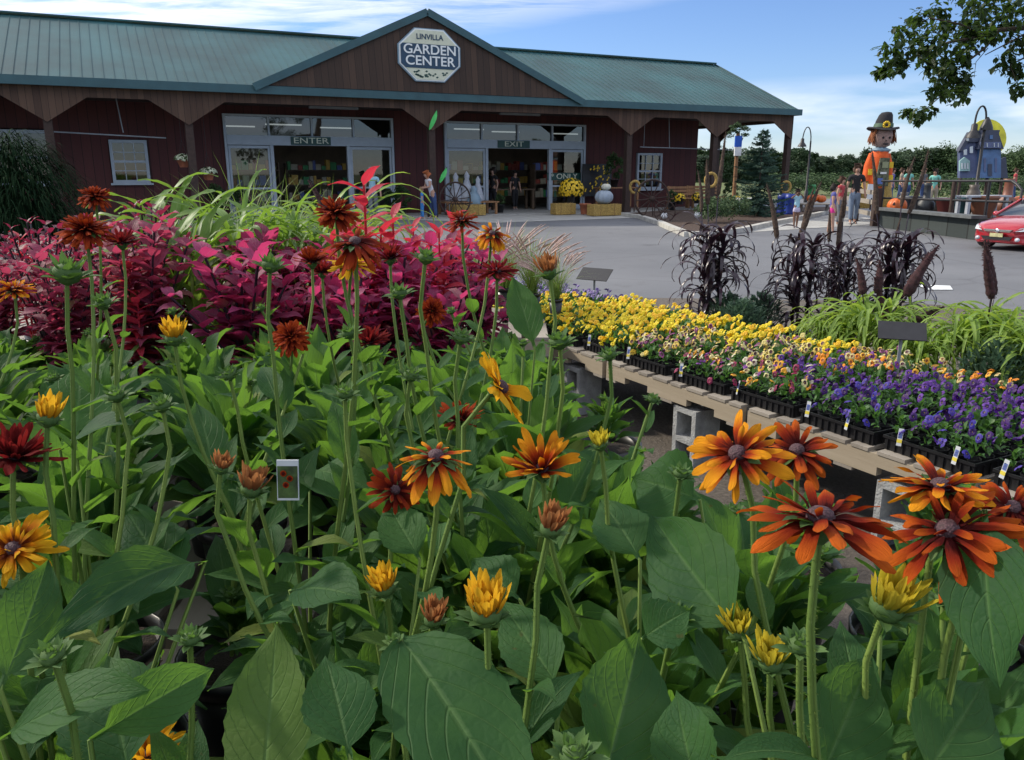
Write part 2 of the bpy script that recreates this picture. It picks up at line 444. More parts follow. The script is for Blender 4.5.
# concrete apron in front of the porch
ap = [B(s, o, 0) for s, o in ((-13, 0.3), (-13, -1.2), (12, -1.3), (14, -4.2), (22, -3.6), (23, -1.0), (31.3, -1.0), (31.3, 0.3))]
flat('pavement', [(p.x, p.y) for p in ap], 0.006, M['concrete'])
st = [atz(x, y, 0) for x, y in ((690, 236), (880, 224), (900, 216), (760, 222))]
flat('path', [(p.x, p.y) for p in st], 0.004, M['concrete'])
ln = [atz(x, y, 0) for x, y in ((918, 285), (950, 286), (953, 290), (925, 290))]
flat('road_marking', [(p.x, p.y) for p in ln], 0.006, M['letters'])
# low hill behind everything
def hills():
    mb = MB(); rows = []
    for i, (d, h) in enumerate(((90, -0.05), (160, 0.05), (200, 0.6), (260, 1.0), (400, 1.2), (600, -2))):
        rows.append([Vector((d * math.sin(R(a)), d * math.cos(R(a)), h + (0.5 * math.sin(a * 0.2 + i) if h > 0 else 0))) for a in range(-60, 61, 4)])
    mb.grid(rows); return struct(mb.build('terrain', M['field']))
hills()

# ---------------------------------------------------------------- garden centre building
bld = thing('shop_building', 'long dark red timber shop with teal metal roof, gabled porch and glass sliding doors', 'building', B(13.4, 3, 0))
def Bq(mb, s0, s1, z0, z1, off, mat=0):     # upright panel with u=s, v=z
    mb.add([B(s0, off, z0), B(s1, off, z0), B(s1, off, z1), B(s0, off, z1)], [(0, 1, 2, 3)], [(s0, z0), (s1, z0), (s1, z1), (s0, z1)], 0.5, mat)
def Bbox(mb, s0, s1, o0, o1, z0, z1, mat=0):
    mb.box(B((s0 + s1) / 2, (o0 + o1) / 2, (z0 + z1) / 2), BU * (s1 - s0) / 2, BN * (o1 - o0) / 2, Vector((0, 0, (z1 - z0) / 2)), mat)
SL, SR = -16.0, 31.1
OPEN = [(2.62, 3.88, 1.25, 2.75), (6.45, 12.85, 0, 3.70), (15.02, 21.72, 0, 3.66), (24.5, 25.95, 0.85, 2.52), (-3.5, 0.95, 1.2, 3.05)]
def wall_with(mb, s0, s1, z0, z1, off, opens):
    opens = sorted([o for o in opens if o[0] < s1 and o[1] > s0])
    s = s0
    for a, b, c, d in opens:
        Bq(mb, s, a, z0, z1, off)
        if c > z0: Bq(mb, a, b, z0, c, off)
        if d < z1: Bq(mb, a, b, d, z1, off)
        s = b
    Bq(mb, s, s1, z0, z1, off)
w = MB(); wall_with(w, SL, 28.0, 0, 4.15, 3.0, OPEN)
w.add([B(28, 3, 0), B(28, 12, 0), B(28, 12, 4.1), B(28, 3, 4.1)], [(0, 1, 2, 3)], [(0, 0), (9, 0), (9, 4.1), (0, 4.1)])
w.add([B(SL, 3, 0), B(SL, 12, 0), B(SL, 12, 4.1), B(SL, 3, 4.1)], [(0, 1, 2, 3)], [(0, 0), (9, 0), (9, 4.1), (0, 4.1)])
Bq(w, SL, 28, 0, 4.1, 12)
w.build('wall', M['red_wall'], bld, False)
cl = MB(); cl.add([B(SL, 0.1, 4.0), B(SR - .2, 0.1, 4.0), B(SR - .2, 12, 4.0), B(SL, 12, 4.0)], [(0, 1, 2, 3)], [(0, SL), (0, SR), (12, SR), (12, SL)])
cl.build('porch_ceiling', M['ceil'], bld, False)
fl = MB(); Bbox(fl, SL, SR, 0.3, 12, -0.05, 0.03); fl.build('porch_floor', M['concrete'], bld, False)
# roof
rf = MB()
def roof_slab(pa, pb, pc, pd, th=0.06):
    n = (pb - pa).cross(pd - pa).normalized()
    if n.z < 0: n = -n
    rf.prism([pa, pb, pc, pd], -n * th)
def ribs(pa, pb, pc, pd, step):              # pa-pb along the eave, pd-pc along the ridge
    n = (pb - pa).cross(pd - pa).normalized()
    if n.z < 0: n = -n
    k = int((pb - pa).length / step)
    for i in range(1, k):
        t = i / k
        rf.bar(pa.lerp(pb, t) + n * 0.010, pd.lerp(pc, t) + n * 0.010, 0.022, 0.020, up=n)
e0, e1 = B(SL, -0.25, 4.30), B(SR, -0.25, 4.30); r0, r1 = B(SL, 6, 7.0), B(SR + .1, 6, 7.0); k0, k1 = B(SL, 12.3, 4.3), B(SR, 12.3, 4.3)
roof_slab(e0, e1, r1, r0); roof_slab(k1, k0, r0, r1); ribs(e0, e1, r1, r0, 0.30)
rf.bar(r0 + Vector((0, 0, .05)), r1 + Vector((0, 0, .05)), 0.3, 0.06)
gA, gB, gC = (7.15, 4.44), (19.6, 4.44), (13.3, 7.22)
gl0, gl1, gap = B(7.0, -0.45, 4.44), B(7.0, 6, 4.44), None
a0, a1 = B(13.15, -0.45, 7.13), B(13.15, 6.4, 7.13)
roof_slab(B(7.15, -0.45, 4.40), a0, a1, B(7.15, 6.4, 4.40)); roof_slab(a0, B(19.5, -0.45, 4.36), B(19.5, 6.4, 4.36), a1)
ribs(B(7.15, 0.0, 4.40), B(7.15, 6.4, 4.40), a1, a0 + BN * .45, 0.3); ribs(B(19.5, 0.0, 4.36), B(19.5, 6.4, 4.36), a1, a0 + BN * .45, 0.3)
rf.build('roof', M['roof'], bld, False)
tr = MB()
Bbox(tr, SL, SR + 0.05, -0.38, -0.26, 4.14, 4.40)
Bbox(tr, SR - 0.02, SR + 0.05, -0.26, 12, 4.14, 4.30)
for (p, q) in (((7.1, 4.33), (13.15, 7.06)), ((13.15, 7.06), (19.55, 4.29))):
    tr.bar(B(p[0], -0.47, p[1]), B(q[0], -0.47, q[1]), 0.08, 0.24)
tr.bar(B(SR + .05, -0.25, 4.25), B(SR + .08, 6, 6.95), 0.06, 0.2)
tr.build('fascia', M['teal'], bld, False)
gb = MB(); gb.add([B(7.25, -0.40, 4.41), B(19.45, -0.40, 4.41), B(13.15, -0.40, 6.97)], [(0, 1, 2)], [(7.25, 4.4), (19.45, 4.4), (13.3, 7.1)])
gb.build('gable', M['wood_gable'], bld, False)
eg = MB(); eg.add([B(SR - .15, 0, 4.0), B(SR - .15, 12, 4.0), B(SR - .15, 12, 4.3), B(SR - .15, 6, 6.85), B(SR - .15, 0, 4.3)], [(0, 1, 2, 3, 4)], [(0, 4), (12, 4), (12, 4.3), (6, 6.9), (0, 4.3)])
eg.build('gable', M['wood_gable'], bld, False)
# skirt with knee braces
POSTS = [-11.4, -7.3, -3.2, 1.05, 5.05, 13.4, 22.1, 26.6, 30.9]
sk = MB()
zt, zm, zb = 4.16, 3.86, 3.12
for i in range(len(POSTS) - 1):
    a, b = POSTS[i], POSTS[i + 1]
    br = 1.15
    def col(s0, s1, za, zb_):   # trapezoid strip top zt
        for off in (0.0,):
            sk.prism([B(s0, -0.06, zt), B(s1, -0.06, zt), B(s1, -0.06, zb_), B(s0, -0.06, za)], BN * 0.05, uvs=[(s0, zt), (s1, zt), (s1, zb_), (s0, za)])
    col(a, a + br, zb, zm); col(a + br, b - br, zm, zm); col(b - br, b, zm, zb)
sk.prism([B(SL, -0.06, zt), B(POSTS[0], -0.06, zt), B(POSTS[0], -0.06, zm), B(SL, -0.06, zm)], BN * .05, uvs=[(0, 0)] * 4)
for off0, off1 in ((0, 5), (5, 9), (9, 12)):       # right end
    pts = [(off0, zt), (off1, zt), (off1, zb), (off1 - 1.1, zm), (off0 + 1.1, zm), (off0, zb)]
    sk.prism([B(30.98, o, z) for o, z in pts], BU * 0.05, uvs=[(o, z) for o, z in pts])
sk.build('board_skirt', M['wood_skirt'], bld, False)
for s_ in POSTS:
    p = MB(); Bbox(p, s_ - .12, s_ + .12, 0.0, 0.24, 0.0, 4.0); Bbox(p, s_ - .16, s_ + .16, -0.02, 0.28, 0.0, 0.25)
    p.build('post', M['post'], bld, False)
for o_ in (5, 9, 11.8):
    p = MB(); Bbox(p, 30.76, 30.96, o_ - .12, o_ + .12, 0.0, 4.0); p.build('post', M['post'], bld, False)
# sash windows
def sash(s0, s1, z0, z1, cols=3, rows_=4, gm='glass_dark'):
    f = MB(); o0, o1 = 2.90, 3.03
    t = 0.10
    Bbox(f, s0, s0 + t, o0, o1, z0, z1); Bbox(f, s1 - t, s1, o0, o1, z0, z1)
    Bbox(f, s0 + t, s1 - t, o0, o1, z0, z0 + t); Bbox(f, s0 + t, s1 - t, o0, o1, z1 - t, z1)
    Bbox(f, s0 + t, s1 - t, o0 + .01, o1, (z0 + z1) / 2 - .04, (z0 + z1) / 2 + .04)
    for i in range(1, cols):
        x = s0 + t + (s1 - s0 - 2 * t) * i / cols; Bbox(f, x - .014, x + .014, o0 + .035, o1 - .03, z0 + t, z1 - t)
    for i in range(1, rows_):
        if i * 2 == rows_: continue
        z = z0 + t + (z1 - z0 - 2 * t) * i / rows_; Bbox(f, s0 + t, s1 - t, o0 + .037, o1 - .033, z - .014, z + .014)
    Bbox(f, s0 - .08, s1 + .08, o0 - .05, o1, z0 - .07, z0 - .002)
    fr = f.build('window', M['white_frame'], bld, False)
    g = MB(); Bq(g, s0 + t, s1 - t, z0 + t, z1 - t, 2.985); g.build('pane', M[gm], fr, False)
    return fr
sash(2.65, 3.85, 1.28, 2.73); sash(24.53, 25.92, 0.88, 2.5); sash(-3.45, 0.9, 1.25, 3.0, 6, 2)
# sliding door units
def pxs(px, py=170): return S(px, py, 3)[0]
def door_unit(s0, s1, ztop, cuts, opening, sashes, word_px):
    t = 0.09; f = MB(); o0, o1 = 2.88, 3.06
    Bbox(f, s0, s0 + t, o0, o1, 0.03, ztop); Bbox(f, s1 - t, s1, o0, o1, 0.03, ztop); Bbox(f, s0 + t, s1 - t, o0, o1, ztop - .07, ztop)
    Bbox(f, s0 + t, s1 - t, o0 - .04, o1, 2.62, 2.96)
    for i in range(1, 4):
        x = s0 + (s1 - s0) * i / 4; Bbox(f, x - .035, x + .035, o0 + .02, o1 - .02, 2.96, ztop - .07)
    for c in cuts: Bbox(f, c - .06, c + .06, o0 + .01, o1 - .01, 0.03, 2.62)
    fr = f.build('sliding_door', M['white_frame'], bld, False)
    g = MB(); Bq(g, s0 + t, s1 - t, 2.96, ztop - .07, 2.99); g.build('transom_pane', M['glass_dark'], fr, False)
    for (a, b) in sashes:
        d = MB()
        for (x0, x1) in ((a, a + .08), (b - .08, b)): Bbox(d, x0, x1, 2.93, 2.985, 0.05, 2.6)
        Bbox(d, a + .08, b - .08, 2.93, 2.985, 0.05, 0.25); Bbox(d, a + .08, b - .08, 2.93, 2.985, 2.5, 2.6)
        Bbox(d, a + .08, b - .08, 2.93, 2.985, 1.02, 1.09)
        dl = d.build('door_leaf', M['white_frame'], bld, False)
        g = MB(); Bq(g, a + .08, b - .08, 0.25, 2.5, 2.965); g.build('pane', M['glass'], dl, False)
    return fr
c1 = [pxs(273), pxs(349)]; c2 = [pxs(486), pxs(549)]
du1 = door_unit(6.45, 12.85, 3.70, c1, None, [(6.56, c1[0] - .07), (c1[1] + .07, 12.75)], 320)
du2 = door_unit(15.02, 21.72, 3.66, c2, None, [(15.13, c2[0] - .07), (c2[1] + .07, 21.61)], 514)
BROT = math.atan2(BU.y, BU.x)
def text(name, body, size, loc, mat, parent, rotz=BROT, tilt=R(90), ext=0.006, align='CENTER', spacing=1.0, sx=1.0, bold=0.0):
    cu = bpy.data.curves.new(name, 'FONT'); cu.body = body; cu.size = size; cu.extrude = ext
    cu.align_x = align; cu.align_y = 'CENTER'; cu.space_character = spacing; cu.offset = bold
    cu.materials.append(mat)
    tmp = bpy.data.objects.new('tmp', cu); COL.objects.link(tmp)
    dg = bpy.context.evaluated_depsgraph_get(); me = bpy.data.meshes.new_from_object(tmp.evaluated_get(dg))
    bpy.data.objects.remove(tmp)
    o = link(name, me, parent)
    o.location = Vector(loc) - world_loc(parent); o.rotation_euler = (tilt, 0, rotz); o.scale = (sx, 1, 1)
    return o
for fr, px, word in ((du1, 300, 'ENTER'), (du2, 514, 'EXIT')):
    s_ = S(px if word == 'EXIT' else 311, 140, 2.8)[0]
    m_ = MB(); Bbox(m_, s_ - .75, s_ + .75, 2.79, 2.835, 2.64, 2.94)
    sb = m_.build('door_sign', M['green_sign'], fr, False)
    text('lettering', word, 0.30, B(s_, 2.785, 2.79), M['cream'], sb, sx=1.5)
s_ = S(567, 179, 2.9)[0]
m_ = MB(); Bbox(m_, s_ - 1.0, s_ + .7, 2.90, 2.925, 1.30, 1.62); sb = m_.build('door_sign', M['green_sign'], du2, False)
text('lettering', '* ONLY', 0.32, B(s_ - .15, 2.895, 1.46), M['cream'], sb, sx=1.25)
# shop interior: back wall, floor, counters and shelves with goods, strip lamps
it = MB(); Bq(it, 4, 28, 0, 4.0, 9.5); it.build('inner_wall', M['interior'], bld, False)
M['lamp'] = plain('lit tube', (1.0, 0.95, 0.85), 0.5, 0.0, 1, emit=.6)
for s_, o_ in ((9, 5), (11.5, 6.5), (17, 5), (19.5, 6.5), (23, 7), (7.5, 7)):
    m_ = MB(); Bbox(m_, s_ - .7, s_ + .7, o_ - .05, o_ + .05, 3.45, 3.5); m_.build('ceiling_lamp', M['lamp'], bld, False)
for s_, o_ in ((10.2, 1.6), (17.8, 1.6)):
    m_ = MB(); Bbox(m_, s_ - .9, s_ + .9, o_ - .08, o_ + .08, 3.88, 3.96); m_.build('ceiling_lamp', M['grey'], bld, False)
goods = [plain('goods %d' % i, c, 0.6, 0.1, 5) for i, c in enumerate(((0.3, 0.05, 0.03), (0.05, 0.25, 0.08), (0.4, 0.35, 0.25), (0.5, 0.3, 0.05), (0.1, 0.12, 0.3)))]
rg = random.Random(4)
for (s0, s1, o_) in ((6.8, 8.6, 4.6), (9.2, 12.0, 6.0), (15.3, 17, 4.8), (17.6, 20.9, 6.6), (20, 21.6, 4.4)):
    m_ = MB()
    for z in (0.5, 1.1, 1.7): Bbox(m_, s0, s1, o_, o_ + .45, z, z + .04)
    Bbox(m_, s0 - .04, s0 - .002, o_ - .01, o_ + .46, 0.03, 2.0); Bbox(m_, s1 + .002, s1 + .04, o_ - .01, o_ + .46, 0.03, 2.0)
    shf = tag(m_.build('shelf', M['shelf'], None, False), 'wooden shop shelf behind the glass ' + ('near the left doors' if s0 < 9 else 'inside the left doorway' if s0 < 13 else 'behind the left pane of the exit doors' if s0 < 16 else 'inside the exit doorway' if s0 < 19 else 'behind the right pane of the exit doors'), 'shelf', 'shop shelves')
    g_ = MB(); x = s0 + .05
    while x < s1 - .3:
        ww = rg.uniform(.12, .3)
        for z in (0.54, 1.14, 1.74): Bbox(g_, x, x + ww * .9, o_ + .08, o_ + .36, z, z + rg.uniform(.15, .42), rg.randrange(5))
        x += ww
    gd = g_.build('shop_goods', goods, None, False); gd['kind'] = 'stuff'; gd['label'] = 'mixed boxed goods standing on the shop shelves'; gd['category'] = 'goods'

# octagonal sign on the gable
sg = thing('hanging_sign', 'octagonal navy and cream garden center sign on the gable', 'sign', B(13.25, -0.5, 5.7))
sc_, sz_ = 13.2, 5.64; hw, hh = 1.17, 0.88; ch = 0.56
def octa(k, off):
    a, b, c = hw * k, hh * k, ch * k
    cc_ = 0.36 * k
    return [B(sc_ + x, off, sz_ + z) for x, z in ((-a, -b + c), (-a + c + .06, -b), (a - c - .06, -b), (a, -b + c), (a, b - c), (a - c - .06, b), (-a + c + .06, b), (-a, b - c))]
m_ = MB(); m_.prism(octa(1, -.48), BN * .07); m_.build('sign_border', M['sign_edge'], sg, False)
m_ = MB(); m_.prism(octa(0.965, -.50), BN * .05); m_.build('sign_rim', M['letters'], sg, False)
m_ = MB(); m_.prism(octa(0.92, -.515), BN * .04); m_.build('sign_face', M['cream'], sg, False)
m_ = MB(); W_ = hw * .92
m_.prism([B(sc_ + x, -.53, sz_ + z) for x, z in ((-W_, -.30), (-W_ + .17, -.44), (W_ - .17, -.44), (W_, -.30), (W_, .30), (W_ - .07, .36), (-W_ + .07, .36), (-W_, .30))], BN * .03)
m_.build('sign_band', M['navy'], sg, False)
SIGN_FONT = dict(ext=0.004)
text('lettering', 'GARDEN', 0.44, B(sc_, -.540, sz_ + .165), M['letters'], sg, sx=1.12, bold=0.006, **SIGN_FONT)
text('lettering', 'CENTER', 0.44, B(sc_, -.540, sz_ - .205), M['letters'], sg, sx=1.14, bold=0.006, **SIGN_FONT)
text('lettering', 'LINVILLA', 0.25, B(sc_, -.528, sz_ + .59), M['navy'], sg, sx=1.0, bold=0.004, **SIGN_FONT)
m_ = MB(); rg = random.Random(8)
for i in range(26):
    x = rg.uniform(-.62, .62); z = -.52 - rg.random() * .22
    m_.add([B(sc_ + x + dx, -.523, sz_ + z + dz) for dx, dz in ((-.05, 0), (0, -.03), (.06, .01), (.0, .04))], [(0, 1, 2, 3)])
m_.build('vine_motif', M['green_sign'], sg, False)

# hanging irrigation pipes in the porch
for (pa, pb, lab) in (((40, 131, 1.2), (166, 138, 1.2), 'thin pale pipe slung under the left porch'), ((640, 147, 1.2), (734, 150, 1.2), 'thin pale pipe slung under the right porch')):
    a = S(pa[0], pa[1], 1.2); b = S(pb[0], pb[1], 1.2); m_ = MB()
    m_.tube([B(a[0], 1.2, a[1]), B(b[0], 1.2, b[1])], 0.025, 6)
    k = a[0] + (b[0] - a[0]) * (.65 if pa[0] < 100 else .3); m_.tube([B(k, 1.2, a[1]), B(k - .1, 1.2, 3.98)], 0.02, 5)
    m_.tube([B(a[0] + .2, 1.2, a[1]), B(a[0] + .2, 1.2, 3.98)], 0.012, 4)
    tag(m_.build('pipe', M['grey']), lab, 'pipe')

# ================================================================ VEGETATION BUILDERS
def prof_ovate(v):    # rudbeckia leaf width: petiole then ovate blade
    if v < 0.14: return 0.07 + 0.25 * v
    x = (v - 0.14) / 0.86
    s_ = max(0.0, math.sin(PI * x ** 0.72)); return max(0.0, 0.1 * (1 - x) ** 2 + s_ ** (0.85 if x < .38 else 0.85 + .45 * (x - .38)))
def prof_sess(v): return max(0.0, 0.12 * (1 - v) + max(0, math.sin(PI * min(1, v ** 0.74))) ** (0.85 if v < .4 else 1.15) * 0.95)
def prof_strap(v): return min(1, 0.55 + v * 3) * (1 - v) ** 0.45
def prof_blade(v): return min(1, 0.7 + v) * (1 - v) ** 0.6
def prof_petal(v): return (0.38 + 0.62 * math.sin(PI * min(1.0, v * 0.62 + 0.08))) * (1 - max(0, (v - 0.82) / 0.18) ** 2 * 0.75)
def prof_small(v): return max(0.02, math.sin(PI * v ** 0.85) ** 0.75)
def sweep(mb, path, sides, nrms, W, prof, nx, fold, wave, wfreq, ph, rnd, mat, curl=0.0, ser=0.0):
    ny = len(path) - 1; rows = []; uvs = []
    for i, p in enumerate(path):
        v = i / ny; w = W * 0.5 * prof(v)
        row = []; uu = []
        for j in range(nx + 1):
            u = j / nx * 2 - 1
            a = abs(u)
            off = fold * a * w + curl * a * a * w
            off += wave * W * a * a * math.sin(v * wfreq + ph + (1.7 if u > 0 else 0))
            ww = w * (1 + (ser * (1 if (i % 2) else -1) if a > 0.99 else 0))
            row.append(p + sides[i] * (u * ww) + nrms[i] * off); uu.append(((u + 1) / 2, v))
        rows.append(row); uvs.append(uu)
    mb.grid(rows, uvs, rnd, mat)
def leaf(mb, p, az, el, L, W, droop=1.0, fold=0.3, wave=0.06, roll=0.0, prof=prof_ovate, ny=8, nx=4, rnd=0.5, mat=0, wfreq=11, ph=0.0, yaw=0.0, curl=0.0, ser=0.0):
    p = Vector(p); path = [p.copy()]; sides = []; nr = []
    for i in range(ny + 1):
        d = Vector((math.cos(az) * math.cos(el), math.sin(az) * math.cos(el), math.sin(el)))
        s = Vector((-math.sin(az), math.cos(az), 0)); n = s.cross(d) * -1
        n = d.cross(s)
        if roll: s, n = s * math.cos(roll) + n * math.sin(roll), n * math.cos(roll) - s * math.sin(roll)
        sides.append(s); nr.append(n)
        if i < ny: path.append(path[-1] + d * (L / ny))
        el -= droop / ny * (0.5 + i / ny); az += yaw / ny
    sweep(mb, path, sides, nr, W, prof, nx, fold, wave, wfreq, ph, rnd, mat, curl, ser)
    return path[-1]
def leaf_bt(mb, p0, p1, W, nrm, arch=0.1, fold=0.2, wave=0.05, ny=14, nx=6, rnd=0.5, prof=prof_ovate, ph=0.0, mat=0, curl=0.0, roll=0.0, ser=0.03):
    p0, p1, nrm = Vector(p0), Vector(p1), Vector(nrm).normalized()
    L = (p1 - p0).length; pm = (p0 + p1) / 2 + nrm * L * arch
    path = [(p0 * (1 - t) ** 2 + pm * 2 * t * (1 - t) + p1 * t * t) for t in [i / ny for i in range(ny + 1)]]
    sides = []; nr = []
    for i in range(ny + 1):
        d = (path[min(i + 1, ny)] - path[max(0, i - 1)]).normalized()
        s = d.cross(nrm).normalized(); n = s.cross(d)
        if roll: s, n = s * math.cos(roll) + n * math.sin(roll), n * math.cos(roll) - s * math.sin(roll)
        sides.append(s); nr.append(n)
    sweep(mb, path, sides, nr, W, prof, nx, fold, wave, 10, ph, rnd, mat, curl, ser)

M['rud'] = leafy('rudbeckia leaf', (0.016, 0.058, 0.025), (0.052, 0.128, 0.034), (0.15, 0.26, 0.09), 0.42, (0.165, 0.34, 0.035), 0.6, 7, 0.42, 0.6, spec=0.13, cc=(0.22, 0.24, 0.05))
M['rud_stem'] = leafy('rudbeckia stem', (0.075, 0.14, 0.022), (0.15, 0.22, 0.04), (0.12, 0.18, 0.04), 0.0, None, 0.7, 1, 0.0, 0.6)
M['sepal'] = leafy('sepal', (0.04, 0.10, 0.03), (0.10, 0.18, 0.045), (0.15, 0.24, 0.08), 0.3, (0.15, 0.30, 0.04), 0.7, 3, 0.3, 0.3)
M['lime'] = leafy('lime millet leaf', (0.13, 0.24, 0.035), (0.27, 0.39, 0.08), (0.40, 0.5, 0.2), 0.42, (0.36, 0.52, 0.06), 0.45, 1, 0.5, 0.3)
M['palegreen'] = leafy('pale green strap leaf', (0.07, 0.16, 0.035), (0.17, 0.28, 0.065), (0.28, 0.38, 0.15), 0.42, (0.24, 0.42, 0.04), 0.5, 1, 0.5, 0.3)
M['purple_leaf'] = leafy('purple millet leaf', (0.012, 0.007, 0.013), (0.035, 0.016, 0.03), (0.06, 0.03, 0.045), 0.1, (0.06, 0.02, 0.03), 0.32, 1, 0.4, 0.2, spec=0.6)
M['coleus'] = leafy('coleus leaf', (0.10, 0.016, 0.045), (0.36, 0.05, 0.16), (0.5, 0.18, 0.26), 0.42, (0.70, 0.06, 0.2), 0.6, 6, 0.45, 0.6, cc=(0.12, 0.2, 0.04))
M['coleus_burg'] = leafy('burgundy coleus leaf', (0.08, 0.018, 0.036), (0.32, 0.055, 0.12), (0.46, 0.17, 0.2), 0.4, (0.60, 0.07, 0.15), 0.6, 6, 0.45, 0.6, cc=(0.13, 0.2, 0.04))
M['coleus_dark'] = leafy('dark coleus leaf', (0.05, 0.008, 0.02), (0.16, 0.018, 0.055), (0.3, 0.04, 0.1), 0.32, (0.42, 0.03, 0.09), 0.5, 6, 0.4, 0.6)
M['redleaf'] = leafy('red amaranth leaf', (0.30, 0.015, 0.03), (0.50, 0.035, 0.07), (0.6, 0.12, 0.16), 0.4, (0.75, 0.05, 0.08), 0.5, 7, 0.4, 0.5)
M['grassleaf'] = leafy('grass blade', (0.10, 0.19, 0.04), (0.24, 0.32, 0.08), (0.25, 0.33, 0.1), 0.35, (0.25, 0.4, 0.06), 0.55, 1, 0.3, 0.1)
M['plume'] = plain('grass plume', (0.50, 0.36, 0.32), 0.9, 0.3, 40)
M['spike_dark'] = plain('dark millet spike', (0.055, 0.016, 0.018), 0.85, 0.45, 60, bmp=1.0)
M['spike_tan'] = plain('brown millet spike', (0.075, 0.045, 0.03), 0.85, 0.5, 60, bmp=1.0)
M['pansy_leaf'] = leafy('pansy leaf', (0.04, 0.12, 0.03), (0.09, 0.2, 0.05), (0.12, 0.22, 0.08), 0.3, (0.12, 0.28, 0.04), 0.5, 4, 0.3, 0.3)
M['soil'] = plain('potting soil', (0.03, 0.02, 0.014), 0.95, 0.5, 40, bmp=1.0)
M['pot'] = plain('black nursery pot', (0.011, 0.011, 0.013), 0.38, 0.2, 12)
PET = {
 'orange': petal('orange petals', (0.055, 0.004, 0.006), (0.40, 0.04, 0.005), (0.90, 0.38, 0.015), 0.34, 0.85, .2),
 'amber': petal('amber petals', (0.45, 0.10, 0.01), (0.82, 0.36, 0.01), (0.88, 0.48, 0.02), 0.10, 0.5),
 'rust': petal('rust petals', (0.05, 0.004, 0.005), (0.22, 0.018, 0.006), (0.45, 0.065, 0.01), 0.42, 1.05, .2),
 'deep': petal('burnt orange petals', (0.05, 0.004, 0.006), (0.27, 0.022, 0.005), (0.68, 0.145, 0.012), 0.44, 1.0, .25),
 'maroon': petal('maroon petals', (0.05, 0.004, 0.006), (0.16, 0.010, 0.012), (0.25, 0.02, 0.018), 0.3, 0.9),
 'yellow': petal('yellow petals', (0.42, 0.12, 0.01), (0.75, 0.36, 0.015), (0.85, 0.50, 0.03), 0.2, 0.7),
 'tan': petal('fading petals', (0.22, 0.10, 0.05), (0.40, 0.14, 0.05), (0.5, 0.22, 0.08), 0.3, 0.9),
 'lemon': petal('lemon buds', (0.30, 0.32, 0.03), (0.6, 0.5, 0.04), (0.75, 0.6, 0.05), 0.3, 0.9),
 'goldmaroon': petal('gold petals with maroon base', (0.12, 0.008, 0.006), (0.7, 0.24, 0.008), (0.88, 0.5, 0.02), 0.32, 0.7),
}
def cone_mat():
    m, nt, N, L, bs = _new('flower cone')
    t = N.new('ShaderNodeTexCoord'); v = N.new('ShaderNodeTexVoronoi'); v.inputs['Scale'].default_value = 620
    L.new(t.outputs['Object'], v.inputs['Vector'])
    L.new(mix(nt, mth(nt, 'MULTIPLY', v.outputs['Distance'], 1.3, clamp=True), (0.10, 0.045, 0.055), (0.035, 0.014, 0.018)), bs.inputs['Base Color'])
    bs.inputs['Roughness'].default_value = 0.75; bump(nt, bs, v.outputs['Distance'], 0.6, -0.0012); return m
M['cone'] = cone_mat()

# ---- prototype meshes for rudbeckia foliage (origin at the pot rim centre)
rnd = random.Random(5)
def rud_foliage(seed, n=26, scale=1.0, tall=0.2, stems=3, nx=4, ny=8):
    r = random.Random(seed); mb = MB()
    for i in range(n):
        az = i * 2.399 + r.uniform(-.4, .4); k = i / n
        el = R(40 + 42 * k + r.uniform(-15, 15)); L = (0.22 - 0.05 * k) * r.uniform(.8, 1.15) * scale
        W = L * r.uniform(.30, .46)
        p = (0.03 * math.cos(az), 0.03 * math.sin(az), tall * k * 0.6)
        leaf(mb, p, az, el, L, W, droop=r.uniform(.3, 1.5), fold=r.uniform(.12, .55), wave=r.uniform(.04, .16), roll=r.uniform(-.45, .45), rnd=r.random(), ph=r.random() * 6, nx=nx, ny=ny, yaw=r.uniform(-.4, .4), ser=.02)
    tops = []
    for s in range(stems):
        a = r.random() * 6.28; h = r.uniform(.26, .42) * (0.75 + tall); lean = r.uniform(.02, .12)
        pts = [Vector((lean * t * t * math.cos(a), lean * t * t * math.sin(a), h * t)) for t in (0, .25, .5, .75, 1)]
        mb.tube(pts, [.0042, .004, .0037, .0033, .003], 6, 1, r.random())
        for t in (0.2, 0.35, 0.45, 0.55, 0.64, 0.72, 0.8, 0.88, .94):
            q = pts[0].lerp(pts[-1], t); az = r.random() * 6.28; L = .14 * (1.2 - t) * r.uniform(.8, 1.2) * scale + .02
            leaf(mb, q, az, R(r.uniform(25, 60)), L, L * r.uniform(.3, .42), droop=r.uniform(.2, 1.4), fold=r.uniform(.2, .5), wave=.05, roll=r.uniform(-.3, .3), prof=prof_sess, rnd=r.random(), ph=r.random() * 6, nx=nx, ny=6)
        tops.append(pts[-1])
    return mb, tops
def sepal_tuft(mb, c, ax, L=0.016, n=12, mat=0, open_=0.6, r=None):
    r = r or random
    ax = Vector(ax).normalized(); x = ax.cross(Vector((0, 0, 1)) if abs(ax.z) < .9 else Vector((1, 0, 0))).normalized(); y = ax.cross(x)
    for i in range(n):
        a = 2 * PI * i / n * 1.0 + r.uniform(-.15, .15) + (i % 2) * .2
        rad = x * math.cos(a) + y * math.sin(a)
        e = open_ + r.uniform(-.2, .2)
        d = ax * math.sin(e) + rad * math.cos(e)
        l = L * r.uniform(.8, 1.25)
        leaf_bt(mb, c + rad * L * .15, c + d * l + ax * L * .1, L * .42, ax + rad * .2, arch=-.1 + .3 * (1 - open_), fold=.3, wave=0, ny=4, nx=2, rnd=r.random(), prof=prof_small, mat=mat, ser=0)
